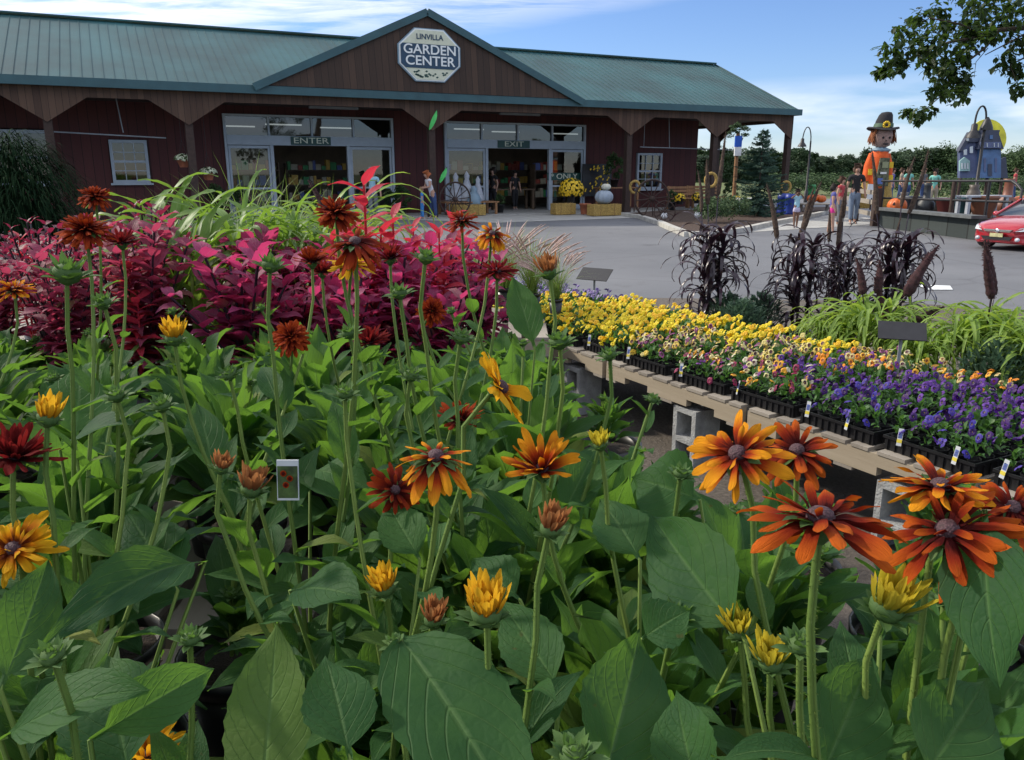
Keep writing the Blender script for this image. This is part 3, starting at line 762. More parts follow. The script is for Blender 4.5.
def bud_mesh(seed, kind):
    """origin at the bud base, axis +Z; green: tight hairy bud; others: closed petals bursting out of the sepals"""
    r = random.Random(seed); mb = MB(); z = Vector((0, 0, 1))
    if kind == 'green':
        mb.lathe((0, 0, 0), [(.002, -.002), (.007, .001), (.009, .006), (.007, .010), (.001, .012)], 10, 0, .7)
        sepal_tuft(mb, Vector((0, 0, .002)), z, .015, 13, 0, .75, r); sepal_tuft(mb, Vector((0, 0, 0)), z, .018, 10, 0, .25, r)
        sepal_tuft(mb, Vector((0, 0, .006)), z, .009, 9, 0, 1.1, r)
    else:
        mb.lathe((0, 0, 0), [(.002, -.002), (.008, .002), (.009, .008), (.006, .012), (.001, .013)], 10, 0, .7)
        sepal_tuft(mb, Vector((0, 0, 0)), z, .016, 13, 0, .35, r)
        n = 34
        for i in range(n):
            a = i * 2.399; rad = Vector((math.cos(a), math.sin(a), 0)); e = R(62 + 22 * (i / n)) + r.uniform(-.12, .12)
            d = z * math.sin(e) + rad * math.cos(e); c = rad * .006 * (1 - i / n * .6) + z * .006
            leaf_bt(mb, c, c + d * r.uniform(.015, .025), .0046, rad * -1 + z * .3, arch=-.12, fold=.5, wave=.08, ny=5, nx=2, rnd=r.random(), prof=prof_petal, mat=1, ser=0)
    return mb

def pot_mesh():
    mb = MB()
    mb.lathe((0, 0, 0), [(.072, -.19), (.088, -.03), (.088, -.03), (.097, -.028), (.099, 0), (.094, .0), (.09, -.025)], 24, 0)
    mb.lathe((0, 0, 0), [(.09, -.026), (.05, -.018), (.0001, -.016)], 16, 1)
    return mb.mesh('nursery_pot', [M['pot'], M['soil']])
ME_POT = pot_mesh()
RUDF = []
for sd_ in range(6):
    mb, tops = rud_foliage(100 + sd_, n=30 + 3 * (sd_ % 3), tall=.26 + .05 * (sd_ % 3), stems=(0, 1, 1)[sd_ % 3])
    RUDF.append((mb.mesh('foliage', [M['rud'], M['rud_stem']]), tops))
BUDG = [bud_mesh(i, 'green').mesh('bud', [M['sepal']]) for i in range(3)]
BUDC = {k: bud_mesh(20 + i, k).mesh('bud', [M['sepal'], PET[k]]) for i, k in enumerate(('yellow', 'tan', 'lemon', 'amber', 'rust', 'maroon'))}

BENCH_Z = 0.72; RIM = BENCH_Z + 0.19
rud_plants = []     # (root, x, y)
def rud_plant(x, y, i, label=None, group=None, dz=0.0, sc_=1.0):
    t = thing('rudbeckia_plant', label or 'x', 'potted plant', (x, y, RIM), group)
    link('pot', ME_POT, t)
    me, tops = RUDF[i % 6]
    f = link('foliage', me, t); a = (i * 1.7) % 6.28; f.rotation_euler = (0, 0, a); f.scale = (sc_,) * 3
    rr = random.Random(i)
    for k, tp in enumerate(tops):
        b = link('bud', BUDG[(i + k) % 3], t)
        v = Vector((tp.x * math.cos(a) - tp.y * math.sin(a), tp.x * math.sin(a) + tp.y * math.cos(a), tp.z)) * sc_
        b.location = v; b.rotation_euler = (rr.uniform(-.3, .3), rr.uniform(-.3, .3), rr.random() * 6)
        s_ = rr.uniform(.9, 1.3); b.scale = (s_,) * 3
    rud_plants.append((t, x, y)); return t

def stem_to(parent, root_xyz, flower_p, ax, leaves=3, r=None, rad=0.0026):
    r = r or random; p0 = Vector(root_xyz); p3 = Vector(flower_p); ax = Vector(ax).normalized()
    L = (p3 - p0).length
    c1 = p0 + Vector((0, 0, 1)) * L * .45; c2 = p3 - (ax * .35 + Vector((0, 0, .8))).normalized() * L * .35
    pts = []
    for i in range(13):
        t = i / 12; pts.append(p0 * (1 - t) ** 3 + c1 * 3 * t * (1 - t) ** 2 + c2 * 3 * t * t * (1 - t) + p3 * t ** 3)
    pts[-2] = (pts[-1] - ax * (pts[-1] - pts[-2]).length + pts[-2]) / 2
    mb = MB(); mb.tube(pts, [rad * 1.25 - rad * .35 * i / 12 for i in range(13)], 8, 1, r.random())
    if (p3 - Vector((0, 0, CAMH))).length < 1.15:      # bristly near stems
        for _ in range(420):
            k = r.randrange(4, 12); c_ = pts[k].lerp(pts[min(12, k + 1)], r.random()); v_ = Vector((r.gauss(0, 1), r.gauss(0, 1), r.gauss(0, .3))).normalized()
            mb.add([c_ + v_ * rad * .9 + Vector((0, 0, .00035)), c_ + v_ * rad * .9 - Vector((0, 0, .00035)), c_ + v_ * (rad + r.uniform(.0012, .0024))], [(0, 1, 2)], None, 1.0, 1)
    leaves = leaves * 3
    for k in range(leaves):
        t = .12 + .66 * k / max(1, leaves - 1) + r.uniform(-.04, .04); q = pts[max(0, int(t * 12))]
        Lf = r.uniform(.09, .15) * (1.25 - t)
        leaf(mb, q, r.random() * 6.28, R(r.uniform(20, 60)), Lf, Lf * .38, droop=r.uniform(.2, 1.4), fold=.35, wave=.05, prof=prof_sess, rnd=r.random(), ny=7, roll=r.uniform(-.3, .3))
    return mb
def flower(parent, c, ax, D, kind, col, seed, root=None, leaves=3):
    """c world position of the disc; ax the way it faces; D metres across"""
    r = random.Random(seed); c = Vector(c); ax = Vector(ax).normalized()
    x = ax.cross(Vector((0, 0, 1)) if abs(ax.z) < .95 else Vector((1, 0, 0))).normalized(); y = ax.cross(x)
    L = D / 2
    layers = {'open': [(13, 1.0, -12, .6), (12, .88, 10, .7), (7, .6, 34, .6)], 'droop': [(13, 1.0, -34, .7), (12, .92, -16, .8), (8, .6, 14, .6)],
              'cup': [(12, 1.0, 22, .2), (12, .95, 42, .2), (10, .8, 58, .2)], 'single': [(13, 1.0, 8, .3), (5, .9, 22, .3)],
              'double': [(24, 1.0, -22, .5), (24, .95, -4, .5), (22, .85, 14, .5), (20, .72, 32, .5), (16, .58, 50, .4), (12, .42, 68, .3)],
              'spiky': [(22, 1.0, 20, .3), (20, .9, 44, .2), (16, .75, 66, .1)],
              'flatd': [(14, 1.0, -6, .4), (14, .92, 10, .4), (12, .7, 28, .4), (8, .5, 50, .3)]}[kind]
    mb = MB()
    for li, (n, k, e, dr) in enumerate(layers):
        a0 = r.random() * 6
        for i in range(n):
            if kind in ('open', 'droop') and r.random() < .07: continue
            a = a0 + 2 * PI * i / n + r.uniform(-.12, .12); rad = x * math.cos(a) + y * math.sin(a)
            ee = R(e + r.uniform(-19, 19)); l = L * k * r.uniform(.74, 1.1)
            d = rad * math.cos(ee) + ax * math.sin(ee)
            nrm = ax * math.cos(ee) - rad * math.sin(ee)
            p0 = c + rad * L * .10 + ax * (L * .03 * li); p1 = p0 + d * l * .92 - nrm * l * .16 * dr
            W = l * r.choice((.19, .22, .25)) * (1 if kind in ('open', 'droop') else 0) or l * (.255 if kind in ('open', 'droop') else .31 if kind == 'single' else .17 if kind == 'spiky' else .2) * r.uniform(.8, 1.2)
            leaf_bt(mb, p0, p1, W, nrm, arch=.16 * dr + r.uniform(-.05, .08), fold=r.uniform(-.4, .35), wave=r.uniform(.03, .13), ny=10, nx=6, rnd=r.random(), prof=prof_petal, ph=r.random() * 6, roll=r.uniform(-.6, .6), curl=r.uniform(-.5, .2), ser=0)
    fl_ = mb.build('flower', PET[col], parent)
    if kind not in ('double',):
        m2 = MB(); rr = L * (.17 if kind not in ('cup', 'spiky') else .15)
        m2.lathe(c, [(rr * .8, -rr * .2), (rr, rr * .1), (rr * .98, rr * .45), (rr * .8, rr * .8), (rr * .45, rr * 1.02), (rr * .01, rr * 1.05)], 18, ax=ax)
        m2.build('flower_center', M['cone'], fl_)
    m3 = MB(); sepal_tuft(m3, c - ax * .003, ax, L * .45, 11, 0, -.1, r); m3.lathe(c, [(.003, -.012), (.008, -.006), (.009, -.001)], 10, ax=ax)
    m3.build('sepals', M['sepal'], parent)
    if root is not None:
        sm = stem_to(parent, root, c - ax * .01, ax, leaves, r); sm.build('stem', [M['rud'], M['rud_stem']], parent)
    return fl_
def bud_at(parent, c, ax, scale, col, seed, root, leaves=2):
    r = random.Random(seed); ax = Vector(ax).normalized()
    me = BUDC[col] if col in BUDC else BUDG[seed % 3]
    b = link('bud', me, parent); b.location = Vector(c) - world_loc(parent); b.scale = (scale,) * 3
    q = ax.to_track_quat('Z', 'Y'); b.rotation_euler = (q @ Matrix.Rotation(r.random() * 6, 3, 'Z').to_quaternion()).to_euler()
    sm = stem_to(parent, root, Vector(c), ax, leaves, r, .0025); sm.build('stem', [M['rud'], M['rud_stem']], parent)
    return b

# ================================================================ BENCHES (pallets on blocks)
M['pallet'] = boards('weathered pallet wood', (0.30, 0.25, 0.18), (0.46, 0.40, 0.31), 0.5, 0.85, groove=0.0, along='v', grain=0.5)
M['pallet_grey'] = boards('grey pallet boards', (0.22, 0.195, 0.165), (0.36, 0.325, 0.275), 0.5, 0.9, groove=0.0, along='v', grain=0.5)
M['block'] = plain('cinder block', (0.34, 0.35, 0.35), 0.95, 0.2, 14, bmp=1.0)
def pallet_meshes(L=1.2, Wd=1.2):
    st = MB()
    h0, h1 = -0.115, -0.016
    for y in (0.02, Wd / 2, Wd - 0.02):
        # notched stringer outline
        p = [(0, h0), (.20, h0), (.20, h0 + .025), (.225, h0 + .04), (.40, h0 + .04), (.425, h0 + .025), (.425, h0), (L - .425, h0), (L - .425, h0 + .025), (L - .40, h0 + .04), (L - .225, h0 + .04), (L - .20, h0 + .025), (L - .20, h0), (L, h0), (L, h1), (0, h1)]
        # split into convex pieces
        def pc(a): st.prism([(q[0], y - .019, q[1]) for q in a], (0, .038, 0), uvs=[(q[1] * 1.0, q[0]) for q in a])
        pc([(0.003, h0), (.20, h0), (.20, h0 + .04), (.003, h0 + .04)]); pc([(.425, h0), (L - .425, h0), (L - .425, h0 + .04), (.425, h0 + .04)]); pc([(L - .20, h0), (L - .003, h0), (L - .003, h0 + .04), (L - .20, h0 + .04)])
        pc([(0.003, h0 + .0402), (L - .003, h0 + .0402), (L - .003, h1 - .0005), (.003, h1 - .0005)])
    dk = MB(); x = 0.002; r = random.Random(3)
    while x < L - .05:
        w = r.choice((.09, .09, .135)); w = min(w, L - .002 - x)
        q = [(x, -.004, h1), (x + w, -.004, h1), (x + w, -.004, 0), (x, -.004, 0)]
        dk.prism(q, (0, Wd + .008, 0), rnd=r.random())
        # give boards uv along y
        b = len(dk.uv) - 24
        x += w + r.uniform(.025, .05)
    dk.uv = [(v[0] * 1.0, v[1]) for v in dk.v]
    bb = MB()
    for x in (.003, L / 2 - .05, L - .103):
        bb.prism([(x, -.0, h0 - .0155), (x + .1, 0, h0 - .0155), (x + .1, 0, h0 - .001), (x, 0, h0 - .001)], (0, Wd, 0))
    bb.uv = [(v[0], v[1]) for v in bb.v]
    return st.mesh('stringers', M['pallet'], False), dk.mesh('deck_boards', M['pallet_grey'], False), bb.mesh('bottom_boards', M['pallet_grey'], False)
ME_PAL = pallet_meshes()
def block_mesh():     # 40 x 20 x 20 block standing on end, its two cores facing the side
    mb = MB(); L_, W_, H_ = .19, .19, .39; t = .032
    for (z0, z1) in ((0, t), (H_ / 2 - t / 2, H_ / 2 + t / 2), (H_ - t, H_)): mb.cbox(-W_ / 2 + t, W_ / 2 - t, -L_ / 2, L_ / 2, z0, z1)
    mb.cbox(-W_ / 2, -W_ / 2 + t, -L_ / 2, L_ / 2, 0, H_); mb.cbox(W_ / 2 - t, W_ / 2, -L_ / 2, L_ / 2, 0, H_)
    return mb.mesh('cinder_block', M['block'], False)
ME_BLOCK = block_mesh()
def pallet(loc, rot, label, group=None):
    t = thing('wooden_pallet', label, 'pallet', loc, group, rot)
    for nme, me in zip(('stringers', 'deck_boards', 'bottom_boards'), ME_PAL): link(nme, me, t)
    return t
def block(loc, rot, label, group=None):
    o = link('cinder_block', ME_BLOCK); o.location = loc; o.rotation_euler = (0, 0, rot); return tag(o, label, 'cinder block', group)

# pansy bench: four pallets end to end; local x runs along PT, local y = PN*-1 -> place so that deck spans n 0..1.2
prot = math.atan2(PT.y, PT.x)
names = ['nearest', 'second', 'third', 'fourth', 'farthest']
TZ = 0.466
for i in range(5):
    t0 = -1.05 + i * 1.24
    # local +y is 90 deg left of PT = -PN, so start from the far side
    pallet(Q(t0, 1.2, TZ), prot, ['pale notched pallet under the blue purple pansies at the right edge', 'pale notched pallet carrying the mixed bicolour pansies, a cinder block under its near end', 'pale notched pallet under the nearer yellow pansies', 'pale pallet under the farther yellow pansies', 'farthest pallet of the bench under the lavender pansies'][i])
blab = ['cinder block below the blue purple pansies', 'cinder block below the mixed pansies', 'cinder block below the nearest yellow pansies', 'cinder block below the farther yellow pansies', 'cinder block below the lavender pansies']
for i, t0 in enumerate((-0.95, 0.42, 1.78, 2.95, 4.1)):
    for j, n0 in enumerate((0.11, 1.08)):
        block(Q(t0 + .1, n0, -0.002 + (TZ - .1325 - .39)), prot + PI / 2 * 0, blab[i] + (' on the aisle side' if j == 0 else ' on the far side'))

# ---------------------------------------------------------------- pansy flats
def tray_mesh(L=.50, Wd=.27, H=.062):
    mb = MB(); t = .005
    a, b = L / 2, Wd / 2
    mb.cbox(-a, a, -b, b, 0, .004)
    mb.cbox(-a, a, -b, -b + t, .004, H); mb.cbox(-a, a, b - t, b, .004, H)
    mb.cbox(-a, -a + t, -b + t, b - t, .004, H); mb.cbox(a - t, a, -b + t, b - t, .004, H)
    mb.cbox(-a - .008, a + .008, -b - .008, -b - .0005, H - .010, H + .002); mb.cbox(-a - .008, a + .008, b + .0005, b + .008, H - .010, H + .002)
    mb.cbox(-a - .008, -a - .0005, -b, b, H - .010, H + .002); mb.cbox(a + .0005, a + .008, -b, b, H - .010, H + .002)
    for i in range(11):
        x = -a + .02 + i * (L - .04) / 10
        for y in (-b - .004, b + .004): mb.box((x, y, H / 2 - .006), (.004, 0, 0), (0, .0038, 0), (0, 0, H / 2 - .008))
    for i in range(6):
        y = -b + .02 + i * (Wd - .04) / 5
        for x in (-a - .004, a + .004): mb.box((x, y, H / 2 - .006), (.0038, 0, 0), (0, .004, 0), (0, 0, H / 2 - .008))
    for i in range(6):     # cell walls
        x = -a + (i + .5) * L / 6; 
        for j in range(3):
            y = -b + (j + .5) * Wd / 3
            mb.lathe((x, y, 0), [(.028, .006), (.037, H + .006), (.034, H + .006), (.03, H - .01)], 8, 0)
    return mb.mesh('tray', M['black'], False)
ME_TRAY = tray_mesh()
def pansy_foliage(seed):
    r = random.Random(seed); mb = MB()
    for i in range(18):
        cx_ = -.25 + (i % 6 + .5) * .5 / 6; cy_ = -.135 + (i // 6 + .5) * .09
        for k in range(16):
            az = r.random() * 6.28; el = R(r.uniform(15, 85)); L = r.uniform(.03, .055)
            hh = r.uniform(0.0, .075)
            leaf(mb, (cx_ + r.uniform(-.02, .02), cy_ + r.uniform(-.02, .02), .06 + hh), az, el, L, L * r.uniform(.45, .62), droop=r.uniform(.4, 1.6), fold=.3, wave=.04, prof=prof_small, ny=3, nx=2, rnd=r.random())
    return mb.mesh('foliage', M['pansy_leaf'])
ME_PF = [pansy_foliage(i) for i in range(3)]
def bloom_mat(name, cols, eye, eyew=0.33):
    """u = petal tint selector, v radial"""
    m, nt, N, L, bs = _new(name)
    uv, u, v = uvout(nt); r = rndout(nt)
    rp = N.new('ShaderNodeValToRGB'); rp.color_ramp.interpolation = 'CONSTANT'; L.new(r, rp.inputs[0])
    el = rp.color_ramp.elements
    for i, c in enumerate(cols):
        e = el[0] if i == 0 else (el[1] if i == 1 else el.new(i / len(cols)))
        e.position = i / len(cols); e.color = (*c, 1)
    if len(cols) == 1: el[1].color = (*cols[0], 1)
    c = rp.outputs[0]
    f = mth(nt, 'MULTIPLY_ADD', v, -1 / .12, (eyew + .06) / .12, clamp=True)
    f = mth(nt, 'MULTIPLY', f, u)
    c = mix(nt, f, c, eye)
    c = mix(nt, mth(nt, 'LESS_THAN', v, 0.07), c, (0.75, 0.5, 0.03))
    L.new(c, bs.inputs['Base Color']); bs.inputs['Roughness'].default_value = 0.6
    tr = N.new('ShaderNodeBsdfTranslucent'); L.new(c, tr.inputs['Color'])
    mx = N.new('ShaderNodeMixShader'); mx.inputs[0].default_value = .25
    L.new(bs.outputs[0], mx.inputs[1]); L.new(tr.outputs[0], mx.inputs[2]); L.new(mx.outputs[0], N['Material Output'].inputs['Surface'])
    return m
Y1, Y2, YO = (.82, .66, .02), (.80, .60, .02), (.82, .48, .01)
PU, BL, VI, LA = (.05, .008, .13), (.03, .018, .27), (.085, .015, .24), (.30, .24, .50)
BM = {
 'yellow': bloom_mat('yellow pansies', [Y1, Y2, Y1, YO], (.5, .3, .01), .1),
 'golden': bloom_mat('golden pansies', [Y1, YO, Y2, Y1], (.5, .28, .01), .12),
 'bicolor': bloom_mat('yellow purple pansies', [(.70, .60, .22), (.75, .55, .08), (.30, .08, .22), (.66, .6, .35), (.6, .45, .1)], (.07, .01, .05), .5),
 'mixed': bloom_mat('mixed pansies', [(.72, .66, .30), (.28, .02, .08), (.75, .38, .02), (.22, .05, .32), (.65, .60, .45), (.3, .03, .1)], (.06, .008, .03), .42),
 'orangemix': bloom_mat('orange mixed pansies', [(.80, .28, .01), (.16, .03, .28), (.78, .42, .03), (.6, .5, .2)], (.2, .03, .03), .35),
 'purple': bloom_mat('purple pansies', [PU, VI, PU, (.13, .04, .30)], (.02, .005, .05), .35),
 'blue': bloom_mat('blue violet pansies', [BL, VI, PU, (.08, .05, .34)], (.02, .005, .08), .35),
 'lavender': bloom_mat('lavender pansies', [LA, (.24, .18, .46), (.38, .32, .55), (.1, .05, .25)], (.08, .02, .15), .3),
}
def bloom(mb, c, nrm, D, r, tint, eye):
    nrm = Vector(nrm).normalized(); x = nrm.cross(Vector((0, 0, 1)) if abs(nrm.z) < .95 else Vector((1, 0, 0))).normalized(); y = x.cross(nrm) * -1
    y = nrm.cross(x); a0 = r.uniform(-.4, .4)
    for k, (ang, sz) in enumerate(((90, 1.0), (20, .95), (160, .95), (-58, 1.0), (238, 1.0))):
        a = R(ang) + a0; rad = x * math.cos(a) + y * math.sin(a); tan = y * math.cos(a) - x * math.sin(a)
        l = D * .5 * sz; w = D * .30; li = nrm * (k * .0007)
        v = [c + li, c + rad * l * .45 + tan * w * .85 + nrm * .002 + li, c + rad * l * .9 + tan * w * .7 - nrm * .002 + li, c + rad * l * 1.06 + li - nrm * .004, c + rad * l * .9 - tan * w * .7 - nrm * .002 + li, c + rad * l * .45 - tan * w * .85 + nrm * .002 + li, c + rad * l * .55 + nrm * .003 + li]
        u = [(eye, .0), (eye, .5), (eye, 1), (eye, 1), (eye, 1), (eye, .5), (eye, .5)]
        mb.add(v, [(0, 1, 6), (1, 2, 6), (2, 3, 6), (3, 4, 6), (4, 5, 6), (5, 0, 6)], u, tint)
def pansy_bloom_mesh(seed, col, n):
    r = random.Random(seed); mb = MB(); st = MB()
    for i in range(n):
        k_ = r.randrange(18); hk = (.0, .02, -.02, .035, -.01, .01)[(k_ * 7 + seed) % 6]
        p = Vector((-.25 + (k_ % 6 + .5) * .5 / 6 + r.gauss(0, .022), -.135 + (k_ // 6 + .5) * .09 + r.gauss(0, .022), .155 + hk + r.uniform(-.03, .03)))
        if r.random() < .15: p.z -= .04; p.y = -.15 + r.uniform(-.01, .01)
        # pansies nod toward the open side
        nrm = Vector((r.uniform(-.6, .6), r.uniform(-1.1, .4), r.uniform(.25, 1.0)))
        bloom(mb, p, nrm, r.uniform(.034, .046), r, r.random(), 1.0 if r.random() < .85 else 0.0)
    return mb.mesh('flowers', BM[col], False)
DEN = {'yellow': 92, 'golden': 86, 'bicolor': 72, 'mixed': 56, 'orangemix': 56, 'purple': 60, 'blue': 50, 'lavender': 66}
ME_PB = {k: [pansy_bloom_mesh(40 + i * 7 + len(k), k, DEN[k]) for i in range(3)] for k in BM}
M['tagpic'] = plain('plant tag picture', (0.08, 0.12, 0.35), 0.5, 0.5, 60)
M['tagyellow'] = plain('yellow plant tag', (0.6, 0.5, 0.05), 0.5, 0.1, 30)
M['tagwhite'] = plain('white plant tag', (0.5, 0.53, 0.56), 0.45, 0.05, 30)
def tag_mesh():
    a = MB(); a.cbox(-.019, .019, -.0008, .0008, -.05, .062)
    b = MB(); b.cbox(-.014, .014, -.0022, -.0009, .0, .04)
    c = MB(); c.cbox(-.019, .019, -.002, -.0009, -.03, -.008)
    return a.mesh('plant_tag', M['tagwhite'], False), b.mesh('tag_picture', M['tagpic'], False), c.mesh('tag_strip', M['tagyellow'], False)
ME_TAG = tag_mesh()
def colour_of(c, row):       # by column along the bench (0 nearest) and row from the aisle
    tab = {0: ['blue', 'purple', 'purple', 'blue'], 1: ['blue', 'purple', 'blue', 'purple'], 2: ['blue', 'purple', 'purple', 'purple'],
           3: ['blue', 'purple', 'purple', 'orangemix'], 4: ['mixed', 'purple', 'orangemix', 'bicolor'], 5: ['mixed', 'bicolor', 'bicolor', 'golden'],
           6: ['bicolor', 'bicolor', 'golden', 'yellow'], 7: ['golden', 'golden', 'golden', 'yellow'], 8: ['yellow', 'golden', 'yellow', 'yellow'], 9: ['yellow', 'yellow', 'yellow', 'yellow'],
           10: ['yellow', 'yellow', 'yellow', 'lavender'], 11: ['lavender', 'lavender', 'lavender', 'lavender'], 12: ['lavender'] * 4}
    return tab[c][row]
cname = {'blue': 'blue violet', 'purple': 'deep purple', 'orangemix': 'orange and purple', 'bicolor': 'yellow and purple bicolour', 'mixed': 'mixed maroon cream', 'golden': 'golden yellow', 'yellow': 'bright yellow', 'lavender': 'lavender'}
ordw = ['first', 'second', 'third', 'fourth', 'fifth', 'sixth', 'seventh', 'eighth', 'ninth', 'tenth', 'eleventh', 'twelfth', 'thirteenth']
rowname = ['aisle row', 'second row', 'third row', 'rear row']
rg = random.Random(17)
PITCHT = 0.46
for c in range(13):
    for row in range(4):
        t0 = -0.56 + c * .475 + rg.uniform(-.015, .015) + .02; n0 = .175 + row * .29 + rg.uniform(-.012, .012)
        kc = colour_of(c, row)
        f = thing('pansy_flat', 'flat of %s pansies, %s from the right, %s' % (cname[kc], ordw[c], rowname[row]), 'flower flat', Q(t0, n0, TZ + .001), 'flats of pansies on the pallet bench', prot + PI + rg.uniform(-.04, .04))
        f.scale = (.82, .94, 1)
        # local x along -PT, local y along... -y must face the aisle
        link('tray', ME_TRAY, f)
        fo = link('foliage', ME_PF[rg.randrange(3)], f)
        fl_ = link('flowers', ME_PB[kc][rg.randrange(3)], f)
        if rg.random() < .5:
            fo.rotation_euler = (0, 0, PI)
        fl_['kind'] = 'stuff'
        zs = {'yellow': .9, 'golden': .95, 'lavender': .85}.get(kc, 1.0) * rg.uniform(.92, 1.12)
        fo.scale = (1, 1, zs); fl_.scale = (1, 1, zs)
        if row == 0 and c < 8 or rg.random() < .12:
            for q in range(2 if c < 4 and row == 0 else 1):
                tg = link('plant_tag', ME_TAG[0], f); tg.location = ((-.17, .12)[q] + rg.uniform(-.04, .04), -.145, .072); tg.scale = (.68,) * 3; tg.rotation_euler = (R(-12), rg.uniform(-.15, .15), rg.uniform(-.5, .5))
                link('tag_picture', ME_TAG[1], tg); link('tag_strip', ME_TAG[2], tg)
# check the side that faces the aisle: with rotation prot+PI, local -y = PN*-1? (handled above)

# price card holders
def card(loc, label, az, h=.17, w=.20, d=.12):
    t = thing('card_holder', label, 'sign holder', loc)
    m = MB(); L = Vector(loc); m.box(L + Vector((0, 0, h / 2)), (.009, 0, 0), (0, .003, 0), (0, 0, h / 2)); m.build('stake', M['grey'], t, False)
    m = MB(); x = Vector((math.cos(az), math.sin(az), 0)); y = Vector((-math.sin(az), math.cos(az), .75)).normalized()
    m.box(L + Vector((0, 0, h + .01)), x * w / 2, y * d / 2, x.cross(y) * .003); m.build('card_panel', M['iron'], t, False)
p = Q(.98, .86, TZ + .10)
card(Vector((atz(897, 372, TZ + .12).x, atz(897, 372, TZ + .12).y, TZ + .07)), 'black tilted card holder on a pale stake among the purple pansies', R(-20), .27, .24, .13)
q = atz(594, 297, TZ + .12); card(Vector((q.x, q.y, TZ + .07)), 'small black card holder on a pale stake behind the yellow pansies', R(-35), .24, .30, .15)

# ---------------------------------------------------------------- foreground benches
for (x, y, z, lab) in ((-1.6, .25, BENCH_Z, 'grey pallet under the nearest rudbeckias at the left'), (-.38, .25, BENCH_Z, 'grey pallet under the nearest rudbeckias in the middle'), (.84, .25, BENCH_Z, 'grey pallet under the rudbeckias at the lower right'),
                  (-3.3, 1.5, BENCH_Z, 'grey pallet at the far left behind the rudbeckias'), (-2.08, 1.5, BENCH_Z, 'grey pallet left of centre behind the first rudbeckias'), (-.86, 1.5, BENCH_Z, 'grey pallet in the middle under the second block of rudbeckias'),
                  (-3.7, 2.75, BENCH_Z, 'grey pallet under the coleus at the left'), (-2.48, 2.75, BENCH_Z, 'grey pallet under the coleus and lime millet'), (-1.26, 2.75, BENCH_Z, 'grey pallet under the magenta coleus in the middle'),
                  (-4.4, 4.0, BENCH_Z, 'grey pallet at the back under the red foliage plants'), (-3.18, 4.0, BENCH_Z, 'grey pallet at the back under the lime strap leaved plants'), (-1.96, 4.0, BENCH_Z, 'grey pallet at the back under the red amaranths'),
                  (-3.4, 5.25, BENCH_Z, 'rearmost grey pallet under the tall grasses at the left'), (-2.18, 5.25, BENCH_Z, 'rearmost grey pallet under the tall grasses beside the doors')):
    pallet((x, y, z), 0, lab)
bi = 0
for x in (-1.4, -.3, .85, 1.9):
    for y in (.35, 1.35):
        for k in (0, 1):
            block((x, y, -.20 + k * .392), PI / 2, '%s block of the %s %s stack under the front bench' % (('lower', 'upper')[k], ordw[(-1.4, -.3, .85, 1.9).index(x)], 'near' if y < 1 else 'far'))
for i, (x, y) in enumerate(((-3.2, 1.7), (-2.0, 1.7), (-.8, 1.7), (.25, 1.7), (-3.5, 2.9), (-2.4, 2.9), (-1.2, 2.9), (-.15, 2.9), (-.1, 3.9), (-1.9, 4.2), (-.85, 4.2), (-.85, 5.1), (-2.1, 5.4), (-1.05, 5.4), (-1.05, 6.35))):
    for k in (0, 1):
        block((x, y, -.20 + k * .392), PI / 2, '%s block of the %s stack under the rear benches counted from the left front' % (('lower', 'upper')[k], (ordw + ['fourteenth', 'fifteenth'])[i]))

# ---------------------------------------------------------------- rudbeckias: grid of pots
rg = random.Random(23)
grid = []
k = 0
for iy in range(5):
    y = .42 + iy * .245
    for ix in range(13):
        x = -1.35 + ix * .27 + (iy % 2) * .12
        if abs(x) > .42 + y * .95: continue
        if iy == 4 and x < .0: continue          # dark gap at the lower left
        if y < .5 and abs(x) < .1: pass
        grid.append((x + rg.uniform(-.03, .03), y + rg.uniform(-.03, .03), iy))
for iy in range(5):
    y = 1.62 + iy * .28
    for ix in range(13):
        x = -2.6 + ix * .285 + (iy % 2) * .14
        if x > .32 - (y - 1.62) * .12: continue
        if abs(x) > .2 + y * .80: continue
        grid.append((x + rg.uniform(-.04, .04), y + rg.uniform(-.04, .04), iy + 5))
ROWOF = {}
for i, (x, y, iy) in enumerate(grid):
    s_ = rg.uniform(.88, 1.02) if y < .8 else rg.uniform(1.05, 1.25) if y < 1.5 else rg.uniform(.95, 1.1)
    skip = False          # the crop stays low along the aisle
    for _ in range(12):
        zt_ = RIM + .36 * s_; dd = y * CP - (zt_ - CAMH) * SP; ppx = 512 + 800 * (x + .06) / dd; ppy = 380 - 800 * (y * SP + (zt_ - CAMH) * CP) / dd
        lim = (330 if dd > 1.5 else 385) if ppx < 545 else max(330 if dd > 1.5 else 385, 330 + (ppx - 545) * 1.2) if ppx < 640 else 444 + (ppx - 640) * .34
        if ppy >= lim: break
        s_ *= .93
    else: skip = True
    if y < 1.5 and x > .1: s_ = max(s_, .56); skip = False
    if skip and x < .3: s_ = .45; skip = False
    if (abs(x + .42) < .19 and abs(y - .95) < .24): s_ = .36
    if skip or s_ < .35: continue
    ROWOF[rud_plant(x, y, i * 5 + 1, sc_=s_).name] = (iy, x)

